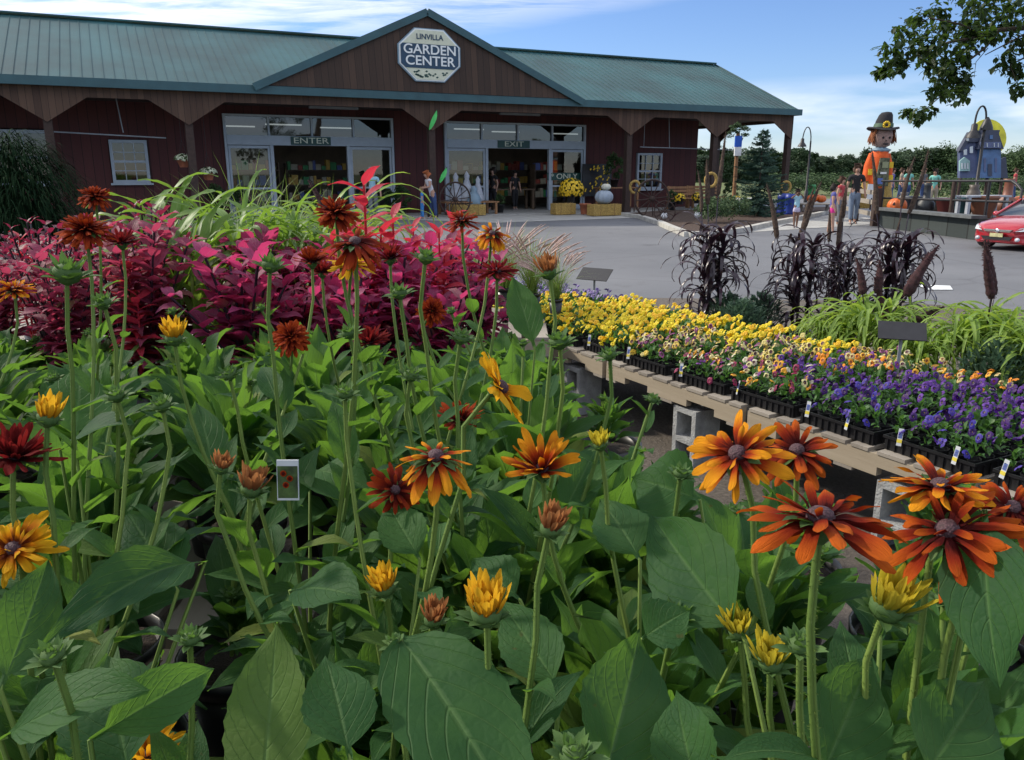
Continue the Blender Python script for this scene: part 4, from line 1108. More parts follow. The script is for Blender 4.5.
def nearest(p, lift=0.0):
    best = min(rud_plants, key=lambda t: (t[1] - p[0]) ** 2 + (t[2] - p[1] - lift) ** 2)
    return best[0]
CAMV = Vector((0, 0, CAMH))
def face(p, up=1.0, cam=0.3, sx=0.0):
    d = (CAMV - p); d.z = 0; d.normalize(); side = Vector((-d.y, d.x, 0))
    return (Vector((0, 0, up)) + d * cam + side * sx).normalized()
LBL = {}
FL = [  # px, py, size px, real D, kind, colour, up, toward camera, sideways, description
 (738, 455, 109, 0.0810, 'open', 'orange', .85, .55, -.35, 'open orange flower with tangled petals and maroon centre left of the pallet edge'),
 (797, 452, 92, 0.0754, 'open', 'deep', .9, .4, -.1, 'burnt orange flower with a domed grey cone below the purple pansies'),
  (820, 521, 168, .0874, 'open', 'deep', 1.0, -.24, 0, 'large burnt orange flower with flat spreading petals at the lower right'),
 (948, 532, 138, .09, 'open', 'deep', .95, .38, -.35, 'burnt orange flower tilted right above the dark leaf at the right edge'),
 (940, 488, 115, 0.0782, 'open', 'orange', 1.0, -.05, 0, 'orange flower seen edge on behind the tilted burnt orange one'),
 (1012, 508, 87, 0.0782, 'open', 'deep', .8, .5, .3, 'burnt orange flower cut by the right edge of the picture'),
 (436, 458, 99, 0.0828, 'droop', 'orange', 1.0, .12, 0, 'orange flower with a broad maroon heart and drooping petals in the centre'),
 (395, 490, 61, 0.0690, 'open', 'rust', .5, .8, .2, 'small rust flower with dark centre behind the central orange bloom'),
 (542, 470, 92, .085, 'cup', 'orange', .95, .15, -.1, 'orange half closed double flower beside the central bloom'),
 (500, 388, 90, .085, 'single', 'amber', .55, .1, .9, 'amber yellow flower seen in profile above the central blooms'),
 (460, 420, 52, .07, 'spiky', 'rust', .95, .1, 0, 'rust red half closed flower behind the central bloom'),
 (14, 550, 95, .085, 'flatd', 'goldmaroon', .8, .4, -.2, 'golden flower with maroon centre at the left edge'),
 (14, 458, 90, .08, 'spiky', 'maroon', .95, .1, .2, 'dark maroon flower at the left edge'),
 (86, 231, 56, .075, 'double', 'rust', .95, .2, 0, 'dense rust flower standing before the red foliage at the left'),
 (95, 197, 36, .065, 'double', 'rust', .95, .2, 0, 'small rust flower high above the red foliage at the left'),
 (122, 243, 38, .065, 'spiky', 'maroon', .95, .1, 0, 'maroon flower right of the dense rust one at the left'),
 (14, 290, 40, .07, 'flatd', 'orange', .95, .1, 0, 'orange flower seen edge on at the upper left edge'),
 (336, 213, 50, .07, 'double', 'rust', .9, .3, 0, 'dense round rust flower standing highest in the middle'),
 (355, 243, 72, 0.0782, 'droop', 'rust', .95, .25, 0, 'rust flower with drooping petals under the highest bloom'),
 (352, 264, 52, .075, 'flatd', 'yellow', .9, .3, .2, 'yellow flower half hidden under the rust bloom'),
 (291, 337, 42, .07, 'double', 'rust', .6, .6, 0, 'rust double flower low beside the magenta coleus'),
 (312, 262, 38, .065, 'spiky', 'rust', .95, .1, 0, 'half closed rust flower left of the yellow bloom'),
 (322, 272, 36, .065, 'spiky', 'maroon', .95, .1, 0, 'half closed maroon flower left of the yellow bloom'),
 (390, 258, 40, .065, 'spiky', 'maroon', .95, .1, 0, 'half closed maroon flower right of the yellow bloom'),
 (462, 221, 40, .07, 'flatd', 'rust', .95, .15, 0, 'rust flower before the shop doors beside the hay bale'),
 (492, 234, 40, 0.0644, 'droop', 'orange', .8, .45, .1, 'orange flower with drooping petals before the shop doors'),
 (497, 272, 48, .075, 'flatd', 'maroon', .95, .15, 0, 'red maroon flower below the pair of orange ones'),
 (432, 311, 34, .065, 'double', 'rust', .5, .7, .5, 'small rust flower facing right beside the coleus'),
 (370, 343, 46, .07, 'spiky', 'maroon', .95, .1, 0, 'maroon flower low under the coleus in the middle'),
 (147, 757, 92, .075, 'cup', 'amber', .95, .1, 0, 'amber flower cut by the bottom edge at the left'),
]
BU_ = [ # px, py, size px, colour, real size m (0.03 nominal)
 (548, 522, 46, 'tan', .034, 'fading tan bud under the half closed orange flower'), (386, 585, 34, 'yellow', .03, 'yellow bud left of the tan one'), (432, 614, 40, 'tan', .032, 'tan closed bud in the lower middle'),
 (487, 607, 52, 'yellow', .036, 'bright yellow opening bud in the lower middle'), (740, 628, 34, 'lemon', .026, 'pale lemon bud at the lower right'), (770, 658, 40, 'lemon', .028, 'lemon bud beside the thick flower stem'), (882, 600, 56, 'lemon', .038, 'large lemon bloom still closed under the orange flowers'),
 (47, 415, 34, 'yellow', .03, 'yellow bud at the left edge above the golden flower'), (250, 483, 44, 'tan', .044, 'brown orange closed flower beside the plant tag'), (220, 464, 30, 'tan', .028, 'pale tan bud left of the brown closed flower'),
 (67, 268, 46, 'green', .05, 'large spiky green bud standing before the coleus'), (118, 392, 28, 'green', .03, 'green bud before the coleus pots'), (163, 402, 28, 'green', .03, 'green bud on a straight stem'),
 (175, 336, 28, 'yellow', .032, 'golden bud beside the coleus pots'), (345, 390, 28, 'green', .03, 'green bud left of the centre'), (601, 443, 22, 'lemon', .022, 'lemon bud before the cinder block'),
 (560, 338, 32, 'green', .034, 'spiky green bud before the yellow pansies'), (410, 372, 26, 'green', .03, 'green bud above the rust flower'), (425, 255, 26, 'green', .03, 'green bud before the red amaranth'),
 (550, 268, 34, 'tan', .04, 'pinkish green bud beside the fountain grass'), (400, 290, 26, 'green', .03, 'green bud among the coleus'), (270, 262, 30, 'green', .034, 'spiky bud beside the lime grass'), (230, 372, 24, 'green', .03, 'green bud low before the coleus'),
 (610, 352, 24, 'green', .028, 'green bud at the aisle'), (190, 635, 30, 'green', .022, 'green bud in the dark gap'), (55, 650, 40, 'green', .024, 'green bud at the lower left'), (395, 640, 24, 'green', .018, 'green bud beside the large leaf'), (575, 748, 50, 'green', .026, 'green bud cut by the bottom edge'), (800, 640, 40, 'green', .024, 'green bud between the lemon buds'), (680, 470, 26, 'green', .024, 'green bud left of the orange flower'),
 (105, 300, 26, 'green', .03, 'small green bud before the red foliage'), (460, 335, 26, 'green', .03, 'green bud above the amber flower'), (350, 330, 24, 'green', .03, 'green bud between the coleus leaves')]
for i, (px, py, sz, D, kind, col, up, cm_, sx_, desc) in enumerate(FL):
    d = 800 * D / sz; p = at(px, py, d)
    t = nearest(p, -.04); LBL.setdefault(t.name, []).append(desc)
    base = world_loc(t) + Vector((random.uniform(-.02, .02), random.uniform(-.02, .02), 0.0))
    if d > 1.35:      # far blooms sit a bit nearer than the pot, keep a long stem
        pass
    flower(t, p, face(p, up, cm_, sx_), D, kind, col, 500 + i, base, 2 if d < .8 else 3)
for i, (px, py, sz, col, D, desc) in enumerate(BU_):
    d = 800 * D / sz; p = at(px, py + sz * .3, d)
    t = nearest(p, -.04); LBL.setdefault(t.name, []).append(desc)
    base = world_loc(t) + Vector((random.uniform(-.03, .03), random.uniform(-.03, .03), 0.0))
    bud_at(t, p, face(p, 1, .1, random.uniform(-.3, .3)), D / (.029 if col in ('green', 'yellow', 'lemon') else .038), col, 900 + i, base, 3)

# ---- hero leaves: base px, tip px, depths, width px, facing (up, toward camera, side), arch, tint
HL = [
 (402, 640, .60, 545, 870, .47, 122, .7, .7, .25, .12, .45, .22),      # large leaf in the lower middle
 (262, 790, .55, 276, 622, .60, 92, .1, 1.0, -.5, -.06, .95, .15),     # bright lit leaf
 (205, 562, .80, 38, 650, .62, 62, 1.0, .5, .2, .28, .05, .3),         # dark arching leaf
 (178, 590, .85, 125, 510, .90, 68, .4, 1.0, .1, .1, .1, .1),
 (290, 590, .75, 362, 600, .68, 58, .9, .7, .2, .22, .3, .2),
 (745, 640, .60, 652, 515, .72, 92, .5, 1.0, -.3, .1, .15, .25),
 (600, 790, .52, 640, 628, .60, 96, .3, 1.0, .3, .08, .3, .2),
 (815, 790, .52, 872, 652, .58, 84, .3, 1.0, .2, .05, .45, .2),
 (920, 780, .50, 985, 680, .56, 88, .5, 1.0, .2, .08, .55, .2),
 (985, 510, .52, 1000, 690, .46, 82, .5, .9, -.4, .14, .05, .15),
 (0, 690, .60, 48, 560, .70, 64, .4, 1.0, .2, .1, .3, .2),
 (130, 780, .55, 108, 655, .62, 96, .6, .9, -.2, .1, .05, .35),
 (0, 740, .52, 150, 690, .50, 74, 1.0, .35, 0, .2, .6, .2),
 (90, 740, .52, 215, 668, .56, 56, .7, .6, .5, .25, .8, .3),
 (700, 500, .95, 632, 478, 1.0, 74, .6, .8, 0, .15, .3, .2),
 (560, 520, .95, 600, 440, 1.05, 40, .3, 1.0, 0, .1, .3, .2),
 (75, 440, 1.05, 80, 365, 1.15, 58, .3, 1.0, .1, .08, .8, .1),
 (60, 450, 1.0, 135, 425, .95, 48, 1.0, .5, .2, .25, .1, .2),
 (535, 350, 1.35, 512, 275, 1.42, 34, .2, 1.0, .2, .05, .6, .2),
 (350, 760, .50, 325, 655, .56, 70, .5, .9, .2, .1, .35, .2),
 (700, 800, .5, 676, 690, .55, 70, .5, .9, -.4, .1, .4, .2),
 (520, 600, .75, 470, 560, .8, 50, .7, .7, 0, .2, .35, .2),
 (640, 560, .78, 600, 500, .85, 56, .5, .8, .2, .15, .3, .2),
 (560, 690, .62, 500, 600, .7, 60, .3, 1, .3, .1, .6, .2),
 (215, 480, 1.0, 195, 400, 1.1, 40, .3, 1, .3, .1, .5, .2),
 (880, 640, .62, 905, 560, .68, 40, .3, 1, .3, .1, .2, .2),
 (860, 720, .56, 840, 620, .62, 46, .3, 1, .3, .1, .4, .2),
 (420, 560, .85, 385, 500, .92, 46, .4, 1, .1, .12, .8, .2),
 (310, 470, 1.1, 370, 490, 1.05, 46, .8, .6, .1, .2, .7, .2),
 (640, 640, .6, 690, 610, .6, 50, .8, .6, .1, .2, .3, .2),
]
byplant = {}
rg = random.Random(77)
for i, (bx, by, bd, tx, ty, td, wpx, up, cm_, sx_, arch, tint, fold) in enumerate(HL):
    p0 = at(bx, by, bd); p1 = at(tx, ty, td); W = wpx / 800 * (bd + td) / 2
    nrm = face((p0 + p1) / 2, up, cm_, sx_); t = nearest(p0, 0.0)
    mb = byplant.setdefault(t.name, (t, MB()))[1]
    leaf_bt(mb, p0, p1, W, nrm, arch, fold, .05, 18, 8, tint, prof_sess if i in (0, 1) else prof_ovate, ph=i, ser=.03)
    root = world_loc(t); mid_ = (root + p0) / 2 + Vector((0, 0, .02)); e_ = p0 + (p1 - p0) * .05; mb.tube([root, (root + mid_) / 2 + Vector((0, 0, .01)), mid_, p0, e_], [.0036, .0032, .0027, .0018, .0008], 7, 1, .6)
for t, mb in byplant.values(): mb.build('large_leaf', [M['rud'], M['rud_stem']], t)

# white plant tag with flower picture
tp = at(288, 480, .92); t = nearest(tp, 0)
tg = MB(); tg.box(tp, (.0125, 0, 0), (0, .001, 0), (0, .004, .023)); a_ = tg.build('plant_tag', M['tagwhite'], t, False)
tg = MB(); tg.box(tp + Vector((0, -.0016, -.002)), (.0115, 0, 0), (0, .0004, 0), (0, .0026, .0185)); pc_ = tg.build('tag_picture', plain('tag photo ground', (0.05, 0.09, 0.02), .5, .5, 80), a_, False)
tg = MB()
for dx, dz in ((-.004, .007), (.003, .001), (-.002, -.007)): tg.lathe(tp + Vector((dx, -.003, dz + .002)), [(.0001, .0006), (.0038, 0), (.001, -.0005)], 9, ax=(0, -1, .1))
tg.build('tag_motif', PET['orange'], a_, False)

ordw2 = ordw + ['fourteenth', 'fifteenth', 'sixteenth']
# labels of the rudbeckias
for t, x, y in rud_plants:
    if t.name in LBL:
        L_ = LBL[t.name]; s_ = 'rudbeckia with ' + L_[0]
        w_ = s_.split()
        t['label'] = ' '.join(w_[:16])
    else:
        iy, _ = ROWOF[t.name]; same = sorted(v[1] for k, v in ROWOF.items() if v[0] == iy)
        n_ = same.index(ROWOF[t.name][1]) + 1
        t['label'] = 'leafy budding rudbeckia, %s from the left in the %s pot row' % (ordw2[n_ - 1], ordw2[iy])
        t['group'] = 'budding rudbeckias'

# ================================================================ FOLIAGE PLANTS BEHIND THE RUDBECKIAS
def coleus_mesh(seed, h=.5, stems=9, leafL=.10, spread=.16, droop=.9, mat='coleus'):
    r = random.Random(seed); mb = MB()
    for s in range(stems):
        a = s * 2.4 + r.random() * .5; lean = spread * (0.25 + .75 * s / stems) * r.uniform(.8, 1.2); hh = h * r.uniform(.75, 1.05)
        pts = [Vector((lean * t ** 1.3 * math.cos(a), lean * t ** 1.3 * math.sin(a), hh * t)) for t in [i / 6 for i in range(7)]]
        mb.tube(pts, .004, 5, 1, .5)
        nn = int(hh / .045)
        for k in range(1, nn + 1):
            t = k / nn; q = pts[min(6, int(t * 6))].lerp(pts[min(6, int(t * 6) + 1)], (t * 6) % 1)
            q = Vector((q.x, q.y, hh * t)); b = r.random() * .6 + (k % 2) * PI / 2
            L = leafL * (1.15 - .45 * t) * r.uniform(.75, 1.2)
            for m_ in (0, PI):
                leaf(mb, q, b + m_ + r.uniform(-.3, .3), R(r.uniform(5, 40) + 25 * t), L, L * r.uniform(.42, .56), droop=droop * r.uniform(.6, 1.5), fold=.2, wave=.06, prof=prof_sess, ny=5, nx=4, rnd=r.random(), ph=r.random() * 6, roll=r.uniform(-.3, .3), ser=.06)
    return mb.mesh('foliage', [M[mat], M['purple_leaf']])
COL_A = [coleus_mesh(i, .60, 12, .125, .2, 1.3, 'coleus_burg') for i in range(3)]; COL_B = [coleus_mesh(10 + i, .38, 12, .125, .19, 1.3) for i in range(3)]
COL_D = [coleus_mesh(20 + i, .58, 14, .07, .2, mat='coleus_dark') for i in range(2)]
def red_mesh(seed):
    r = random.Random(seed); mb = MB()
    for s, (dx, dy, hh) in enumerate(((0, 0, .68), (.09, .03, .56), (-.09, -.04, .50))):
        mb.tube([(0, 0, 0), (dx * .6, dy * .6, hh * .5), (dx, dy, hh)], [.007, .006, .004], 6, 0, .2)
        for k in range(20):
            t = .3 + .7 * k / 19; L = (.17 - .05 * t) * r.uniform(.8, 1.15)
            leaf(mb, (dx * t, dy * t, hh * t), k * 2.4, R(-20 + 62 * t + r.uniform(-10, 10)), L, L * .34, droop=r.uniform(.4, 1.2), fold=.25, wave=.05, prof=prof_sess, ny=7, nx=4, rnd=r.random(), roll=r.uniform(-.3, .3))
    return mb.mesh('foliage', M['redleaf'])
RED = [red_mesh(1), red_mesh(2)]
def strap_mesh(seed, n, h, L, W, mat, droop=2.2, spread=.04, up=62, ny=12, stems=3, nx=2, fold=.35):
    r = random.Random(seed); mb = MB()
    st = [(spread * math.cos(k * 2.1), spread * math.sin(k * 2.1)) for k in range(stems)]
    for (x, y) in st: mb.tube([(x, y, 0), (x * 1.3, y * 1.3, h)], [.009, .005], 6, 0, .5)
    for i in range(n):
        x, y = st[i % stems]; t = r.random() ** .8
        leaf(mb, (x * (1 + .3 * t), y * (1 + .3 * t), h * t), r.random() * 6.28, R(up + r.uniform(-18, 18)), L * r.uniform(.65, 1.15), W * r.uniform(.75, 1.2), droop=droop * r.uniform(.6, 1.35), fold=fold, wave=.12, prof=prof_strap, ny=ny, nx=nx, rnd=r.random(), ph=r.random() * 6, wfreq=16, roll=r.uniform(-.3, .3), yaw=r.uniform(-.5, .5))
    return mb
CORN = [strap_mesh(i, 38, .62, .50, .062, 'palegreen', 2.1, .05, 66).mesh('foliage', M['palegreen']) for i in range(2)]
LIMEG = [strap_mesh(5 + i, 100, .42, .52, .03, 'lime', 2.6, .07, 68, stems=5).mesh('foliage', M['palegreen' if i == 1 else 'lime']) for i in range(2)]
JADE = [strap_mesh(9 + i, 190, .24, .46, .028, 'lime', 3.0, .10, 55, stems=7).mesh('foliage', M['lime']) for i in range(2)]
PURP = [strap_mesh(13 + i, 120, .60, .36, .034, 'purple_leaf', 3.6, .05, 58, stems=5).mesh('foliage', M['purple_leaf']) for i in range(3)]
def grass_mesh(seed, n=200, L=.7, W=.006, plumes=0, green='grassleaf'):
    r = random.Random(seed); mb = MB()
    for i in range(n):
        leaf(mb, (r.uniform(-.05, .05), r.uniform(-.05, .05), 0), r.random() * 6.28, R(r.uniform(55, 88)), L * r.uniform(.5, 1.1), W * r.uniform(.7, 1.3), droop=r.uniform(.4, 2.4), fold=.2, wave=0, prof=prof_blade, ny=8, nx=1, rnd=r.random())
    me = mb.mesh('foliage', M[green]); pm = None
    if plumes:
        p = MB()
        for i in range(plumes):
            a = r.random() * 6.28; el = R(r.uniform(60, 85)); q = Vector((0, 0, 0)); pts = [q.copy()]
            for k in range(8):
                q += Vector((math.cos(a) * math.cos(el), math.sin(a) * math.cos(el), math.sin(el))) * L * .13; el -= .12; pts.append(q.copy())
            p.tube(pts[:6], .0012, 3); p.tube(pts[5:], [.003, .009, .008, .002], 6)
        pm = p.mesh('plumes', M['plume'])
    return me, pm
def put(name, cat, label, pos, parts, rot=0, sc_=1, group=None, pot=True, potscale=1.0):
    t = thing(name, label, cat, pos, group, rot); t.scale = (sc_,) * 3
    if pot:
        o = link('pot', ME_POT, t); o.scale = (potscale,) * 3
    for n_, me in parts:
        if me: link(n_, me, t)
    return t
def bpos(px, d, z=RIM):      # a pot rim seen in column px, d metres away
    x = (px - 512) / 800 * d; yy = d * 1.0
    return (x, yy, z)
rg = random.Random(31)
lab_c = ['at the left edge', 'second from the left edge', 'third from the left edge', 'below the small window of the shop', 'before the pale strap leaved plant', 'right of the dense rust flower']
i = 0
ci = -1
for px, d, kind in ((-10, 2.9, 'A'), (40, 3.15, 'D'), (60, 2.75, 'A'), (105, 3.05, 'D'), (140, 2.8, 'A'), (0, 3.5, 'D'), (80, 3.6, 'A'), (150, 3.5, 'D'), (30, 3.9, 'D'), (120, 3.95, 'D'), (168, 3.15, 'A')):
    z = RIM
    put('coleus_plant', 'potted plant', ordw[i] + ' of the tall left clump, ' + ('magenta broad leaved' if kind == 'A' else 'dark purple fine leaved') + ' coleus' + (' under the shop window' if 70 < px < 160 else ''),
        bpos(px, d, z), [('foliage', (COL_A[i % 3] if kind == 'A' else COL_D[i % 2]))], rg.random() * 6, rg.uniform(.72, 1.0) * (1.0 if d < 3.3 else 1.0), 'coleus plants'); i += 1
for px, d in ((240, 2.75), (290, 2.95), (345, 2.75), (395, 2.95), (440, 2.8), (265, 3.3), (320, 3.4), (375, 3.4), (430, 3.35), (478, 3.2), (350, 3.9), (410, 3.9), (470, 3.8)):
    put('coleus_plant', 'potted plant', '%s of the lower magenta coleus %s the yellow flower, counted from the front' % (ordw[i - 11], 'left of' if px < 350 else 'right of'),
        bpos(px, d), [('foliage', COL_B[i % 3])], rg.random() * 6, rg.uniform(.8, 1.2), 'coleus plants'); i += 1
for px, d, s_, l_ in ((368, 3.0, 1.02, 'bright red amaranth rising before the shop doors'), (455, 3.7, .80, 'red amaranth behind the coleus at the right end of the clump'), (415, 3.75, .72, 'small red amaranth between the two taller ones'), (335, 3.1, .74, 'pink red amaranth just right of the yellow flower'), (395, 3.1, .84, 'pink red amaranth before the bright tall one'), (440, 3.1, .78, 'pink red amaranth over the lower coleus at its right end'), (130, 2.75, .66, 'pink red amaranth at the right side of the tall left coleus clump'), (25, 3.4, .7, 'red leaved amaranth deep in the left coleus clump')):
    put('amaranth_plant', 'potted plant', l_, bpos(px, d), [('foliage', RED[i % 2])], rg.random() * 6, s_, 'red amaranths'); i += 1
for px, d, s_, l_ in ((190, 3.0, .76, 'tall pale green corn like plant left of the doors'), (232, 3.35, .76, 'pale green corn like plant behind the tallest one'), (165, 3.7, .82, 'pale green corn like plant partly hidden by the red clump')):
    put('corn_plant', 'potted plant', l_, bpos(px, d), [('foliage', CORN[i % 2])], rg.random() * 6, s_, 'pale corn like plants'); i += 1
def spike(mb, p, q, r0, bend=.0):
    p, q = Vector(p), Vector(q); m = (p + q) / 2 + Vector((bend, 0, 0)) * (q - p).length
    N_ = 30; r0 *= .58; pts = [p * (1 - t) ** 2 + m * 2 * t * (1 - t) + q * t * t for t in [k / N_ for k in range(N_ + 1)]]
    mb.tube(pts, [r0 * (min(1, .6 + 4 * t) * (1 - max(0, (t - .25) / .75) ** 1.6 * .88)) * rnd.uniform(.9, 1.08) for t in [k / N_ for k in range(N_ + 1)]], 9)
    for k in range(260):
        c = pts[rnd.randrange(N_ - 1)]; v = Vector((rnd.gauss(0, 1), rnd.gauss(0, 1), rnd.gauss(0, 1) + .6)).normalized() * r0 * rnd.uniform(1.0, 1.2); w_ = v.orthogonal().normalized() * r0 * .13
        mb.add([c + v * .5 - w_, c + v * .5 + w_, c + v], [(0, 1, 2)])
def spike_part(t, items, mat, d):
    for (x0, y0, x1, y1, w) in items:
        mb = MB(); p = at(x0, y0, d); q = at(x1, y1, d); spike(mb, p, q, w / 2 / 800 * d * (1.35 if mat == 'spike_dark' else 1), rnd.uniform(-.1, .1))
        base = world_loc(t); mb.build('flower_spike', M[mat], t)
        m2 = MB(); m2.tube([base + Vector((0, 0, .1)), (base + p) / 2 + Vector((0, 0, .05)), p], .004, 5); m2.build('stalk', M['purple_leaf'], t)
t = put('millet_plant', 'potted plant', 'lime green arching millet with one dark pink spike', bpos(300, 3.55), [('foliage', LIMEG[1])], 0, .93)
spike_part(t, [(334, 212, 308, 168, 10)], 'spike_dark', 3.7)
put('millet_plant', 'potted plant', 'lime green arching millet left of the pink spike', bpos(262, 3.7), [('foliage', LIMEG[1])], 2, 1.0)
put('millet_plant', 'potted plant', 'lime green millet low behind the coleus', bpos(345, 4.3), [('foliage', LIMEG[0])], 1, 1.05)
put('millet_plant', 'potted plant', 'yellow green millet behind the corn like plants', bpos(215, 3.3), [('foliage', LIMEG[0])], 1, .8)
for px, d, sd, s_, pl, l_ in ((245, 4.6, 1, 1.1, 0, 'upright thin green grass before the left doors'), (210, 4.9, 2, 1.0, 0, 'upright thin green grass left of the left doors'), (325, 4.8, 3, 1.0, 0, 'thin green grass before the open doorway'), (285, 5.4, 4, 1.0, 0, 'thin green grass behind the arching millet')):
    me, pm = grass_mesh(sd, 150, .8, .007, 0); put('ornamental_grass', 'potted plant', l_, bpos(px, d), [('foliage', me)], 0, s_ * .98, 'ornamental grasses')
pallet((-.94, 5.25, BENCH_Z - .14), 0, 'low grey pallet under the fountain grasses beside the aisle')
for i_, (px, d, sd, s_, l_) in enumerate(((532, 6.0, 7, .72, 'fountain grass with pinkish plumes left of the aisle'), (556, 5.7, 8, .55, 'smaller fountain grass with pinkish plumes at the aisle'), (505, 6.3, 9, .78, 'fountain grass with pale plumes before the hay bale'), (478, 6.0, 10, .7, 'fountain grass with pale plumes behind the orange flowers'))):
    me, pm = grass_mesh(sd, 260, .75, .006, 34); put('fountain_grass', 'potted plant', l_, bpos(px, d, RIM - .14), [('foliage', me), ('plumes', pm)], sd, s_, 'fountain grasses')

# ---- purple millets and lime millets on the second bench
B2Z = 0.17
for i_, t0 in enumerate((-1.0, .24, 1.48, 2.72)):
    pallet(Q(t0, 2.95, B2Z), prot, ['rear pallet behind the blue purple pansies', 'rear pallet under the right lime millet', 'rear pallet under the left lime millet', 'rear pallet under the purple millets'][i_])
    for n0 in (): block(Q(t0 + .15, n0, B2Z - .1325 - .392), prot, '%s cinder block under the rear bench, %s from the right end' % ('front' if n0 < 2 else 'back', ordw[i_]))
RIM2 = B2Z + .19
def at_bench(px, d): p = at(px, 300, d); return Vector((p.x, p.y, RIM2))
pm_list = [
 (710, 7.0, 1.0, [(708, 232, 707, 197, 7), (716, 225, 722, 176, 6), (703, 238, 700, 205, 5)], 'dense purple millet standing apart at the left of the row'),
 (800, 6.7, .9, [(780, 252, 771, 205, 8), (799, 254, 818, 203, 9), (803, 240, 812, 208, 6)], 'purple millet with a thick forked spike beside the lone one'),
 (838, 6.9, .8, [(838, 252, 844, 198, 8), (829, 245, 830, 212, 6), (843, 222, 846, 188, 6)], 'purple millet in the middle of the group'),
 (893, 6.7, .95, [(879, 236, 875, 183, 7), (905, 236, 921, 184, 7), (899, 230, 910, 190, 6), (892, 280, 900, 235, 4)], 'purple millet with tall thin spikes left of the red car')]
for i_, (px, d, s_, sp, l_) in enumerate(pm_list):
    t = put('purple_millet', 'potted plant', l_, at_bench(px, d), [('foliage', PURP[i_ % 3])], 0, s_ * 1.3, 'purple millets'); spike_part(t, sp, 'spike_tan' if i_ else 'spike_tan', d)
if False: put('purple_millet', 'potted plant', 'purple millet without spikes filling the gap in the group', at_bench(775, 7.0), [('foliage', PURP[1])], 3, .8, 'purple millets')
if False: put('purple_millet', 'potted plant', 'low purple millet without spikes at the right of the group', at_bench(858, 6.9), [('foliage', PURP[2])], 2, .8, 'purple millets')
jl = [(872, 5.75, 1.0, [(863, 301, 857, 268, 9), (876, 300, 878, 270, 10), (902, 302, 931, 257, 13), (905, 328, 936, 312, 11), (884, 322, 873, 285, 9)], 'lime millet with leaning dark maroon spikes behind the card holder'),
      (990, 5.3, 1.02, [(1002, 301, 997, 256, 12), (978, 306, 969, 266, 10), (1018, 308, 1021, 272, 9)], 'lime millet with dark maroon spikes at the right edge'),
      (930, 5.3, .7, [], 'small lime millet between the two spiked ones'), (835, 5.9, .62, [], 'small lime millet left of the spiked ones'), (1040, 5.0, .9, [], 'lime millet cut by the right edge')]
for i_, (px, d, s_, sp, l_) in enumerate(jl):
    t = put('lime_millet', 'potted plant', l_, at_bench(px, d), [('foliage', JADE[i_ % 2])], i_, s_ * 1.12, 'lime millets'); spike_part(t, sp, 'spike_dark', d)
# low grey green filler plants
FILL = pansy_foliage(77)
M['sage'] = leafy('sage leaf', (0.05, 0.11, 0.07), (0.12, 0.2, 0.12), (0.2, 0.28, 0.18), .25, None, .6, 4, .3, .3)
def sage_mesh(seed):
    r = random.Random(seed); mb = MB()
    for i in range(800):
        a = r.random() * 6.28; q = Vector((math.cos(a), math.sin(a), 0)) * r.random() * .14; q.z = r.uniform(0, .2) * (1 - q.length * 3)
        L = r.uniform(.03, .06); leaf(mb, q, a + r.uniform(-1, 1), R(r.uniform(10, 80)), L, L * .3, droop=.6, prof=prof_small, ny=3, nx=2, rnd=r.random())
    return mb.mesh('foliage', M['sage'])
SG = [sage_mesh(1), sage_mesh(2)]
for i_, (px, d, l_) in enumerate(((742, 6.6, 'low sage green plant beside the lone purple millet'), (762, 6.9, 'low sage green plant between the purple millets'), (730, 6.9, 'low sage green plant just behind the yellow pansies'), (1005, 4.9, 'low sage green plant at the right edge'))):
    put('sage_plant', 'potted plant', l_, at_bench(px, d), [('foliage', SG[i_ % 2])], i_, 1.35, 'low sage plants')

# ================================================================ TREES
M['bark'] = plain('bark', (0.06, 0.045, 0.035), .95, .3, 6, bmp=1.0)
M['tree_a'] = leafy('far tree leaves', (0.012, 0.032, 0.014), (0.045, 0.085, 0.03), (0.04, 0.07, 0.03), .15, None, .7, 1, 0, 0)
M['tree_b'] = leafy('mid tree leaves', (0.02, 0.05, 0.015), (0.06, 0.11, 0.03), (0.04, 0.08, 0.03), .2, None, .7, 1, 0, 0)
M['tree_c'] = leafy('oak leaves', (0.010, 0.028, 0.009), (0.036, 0.07, 0.016), (0.06, 0.1, 0.03), .3, (0.09, .17, .02), .55, 5, .3, .2)
M['spruce'] = leafy('spruce needles', (0.012, 0.04, 0.028), (0.035, 0.085, 0.055), (0.03, 0.07, 0.05), .05, None, .7, 1, 0, 0)
M['weep'] = leafy('weeping shrub needles', (0.006, 0.018, 0.009), (0.018, 0.038, 0.015), (0.02, 0.04, 0.02), .05, None, .9, 1, 0, 0, spec=.05)
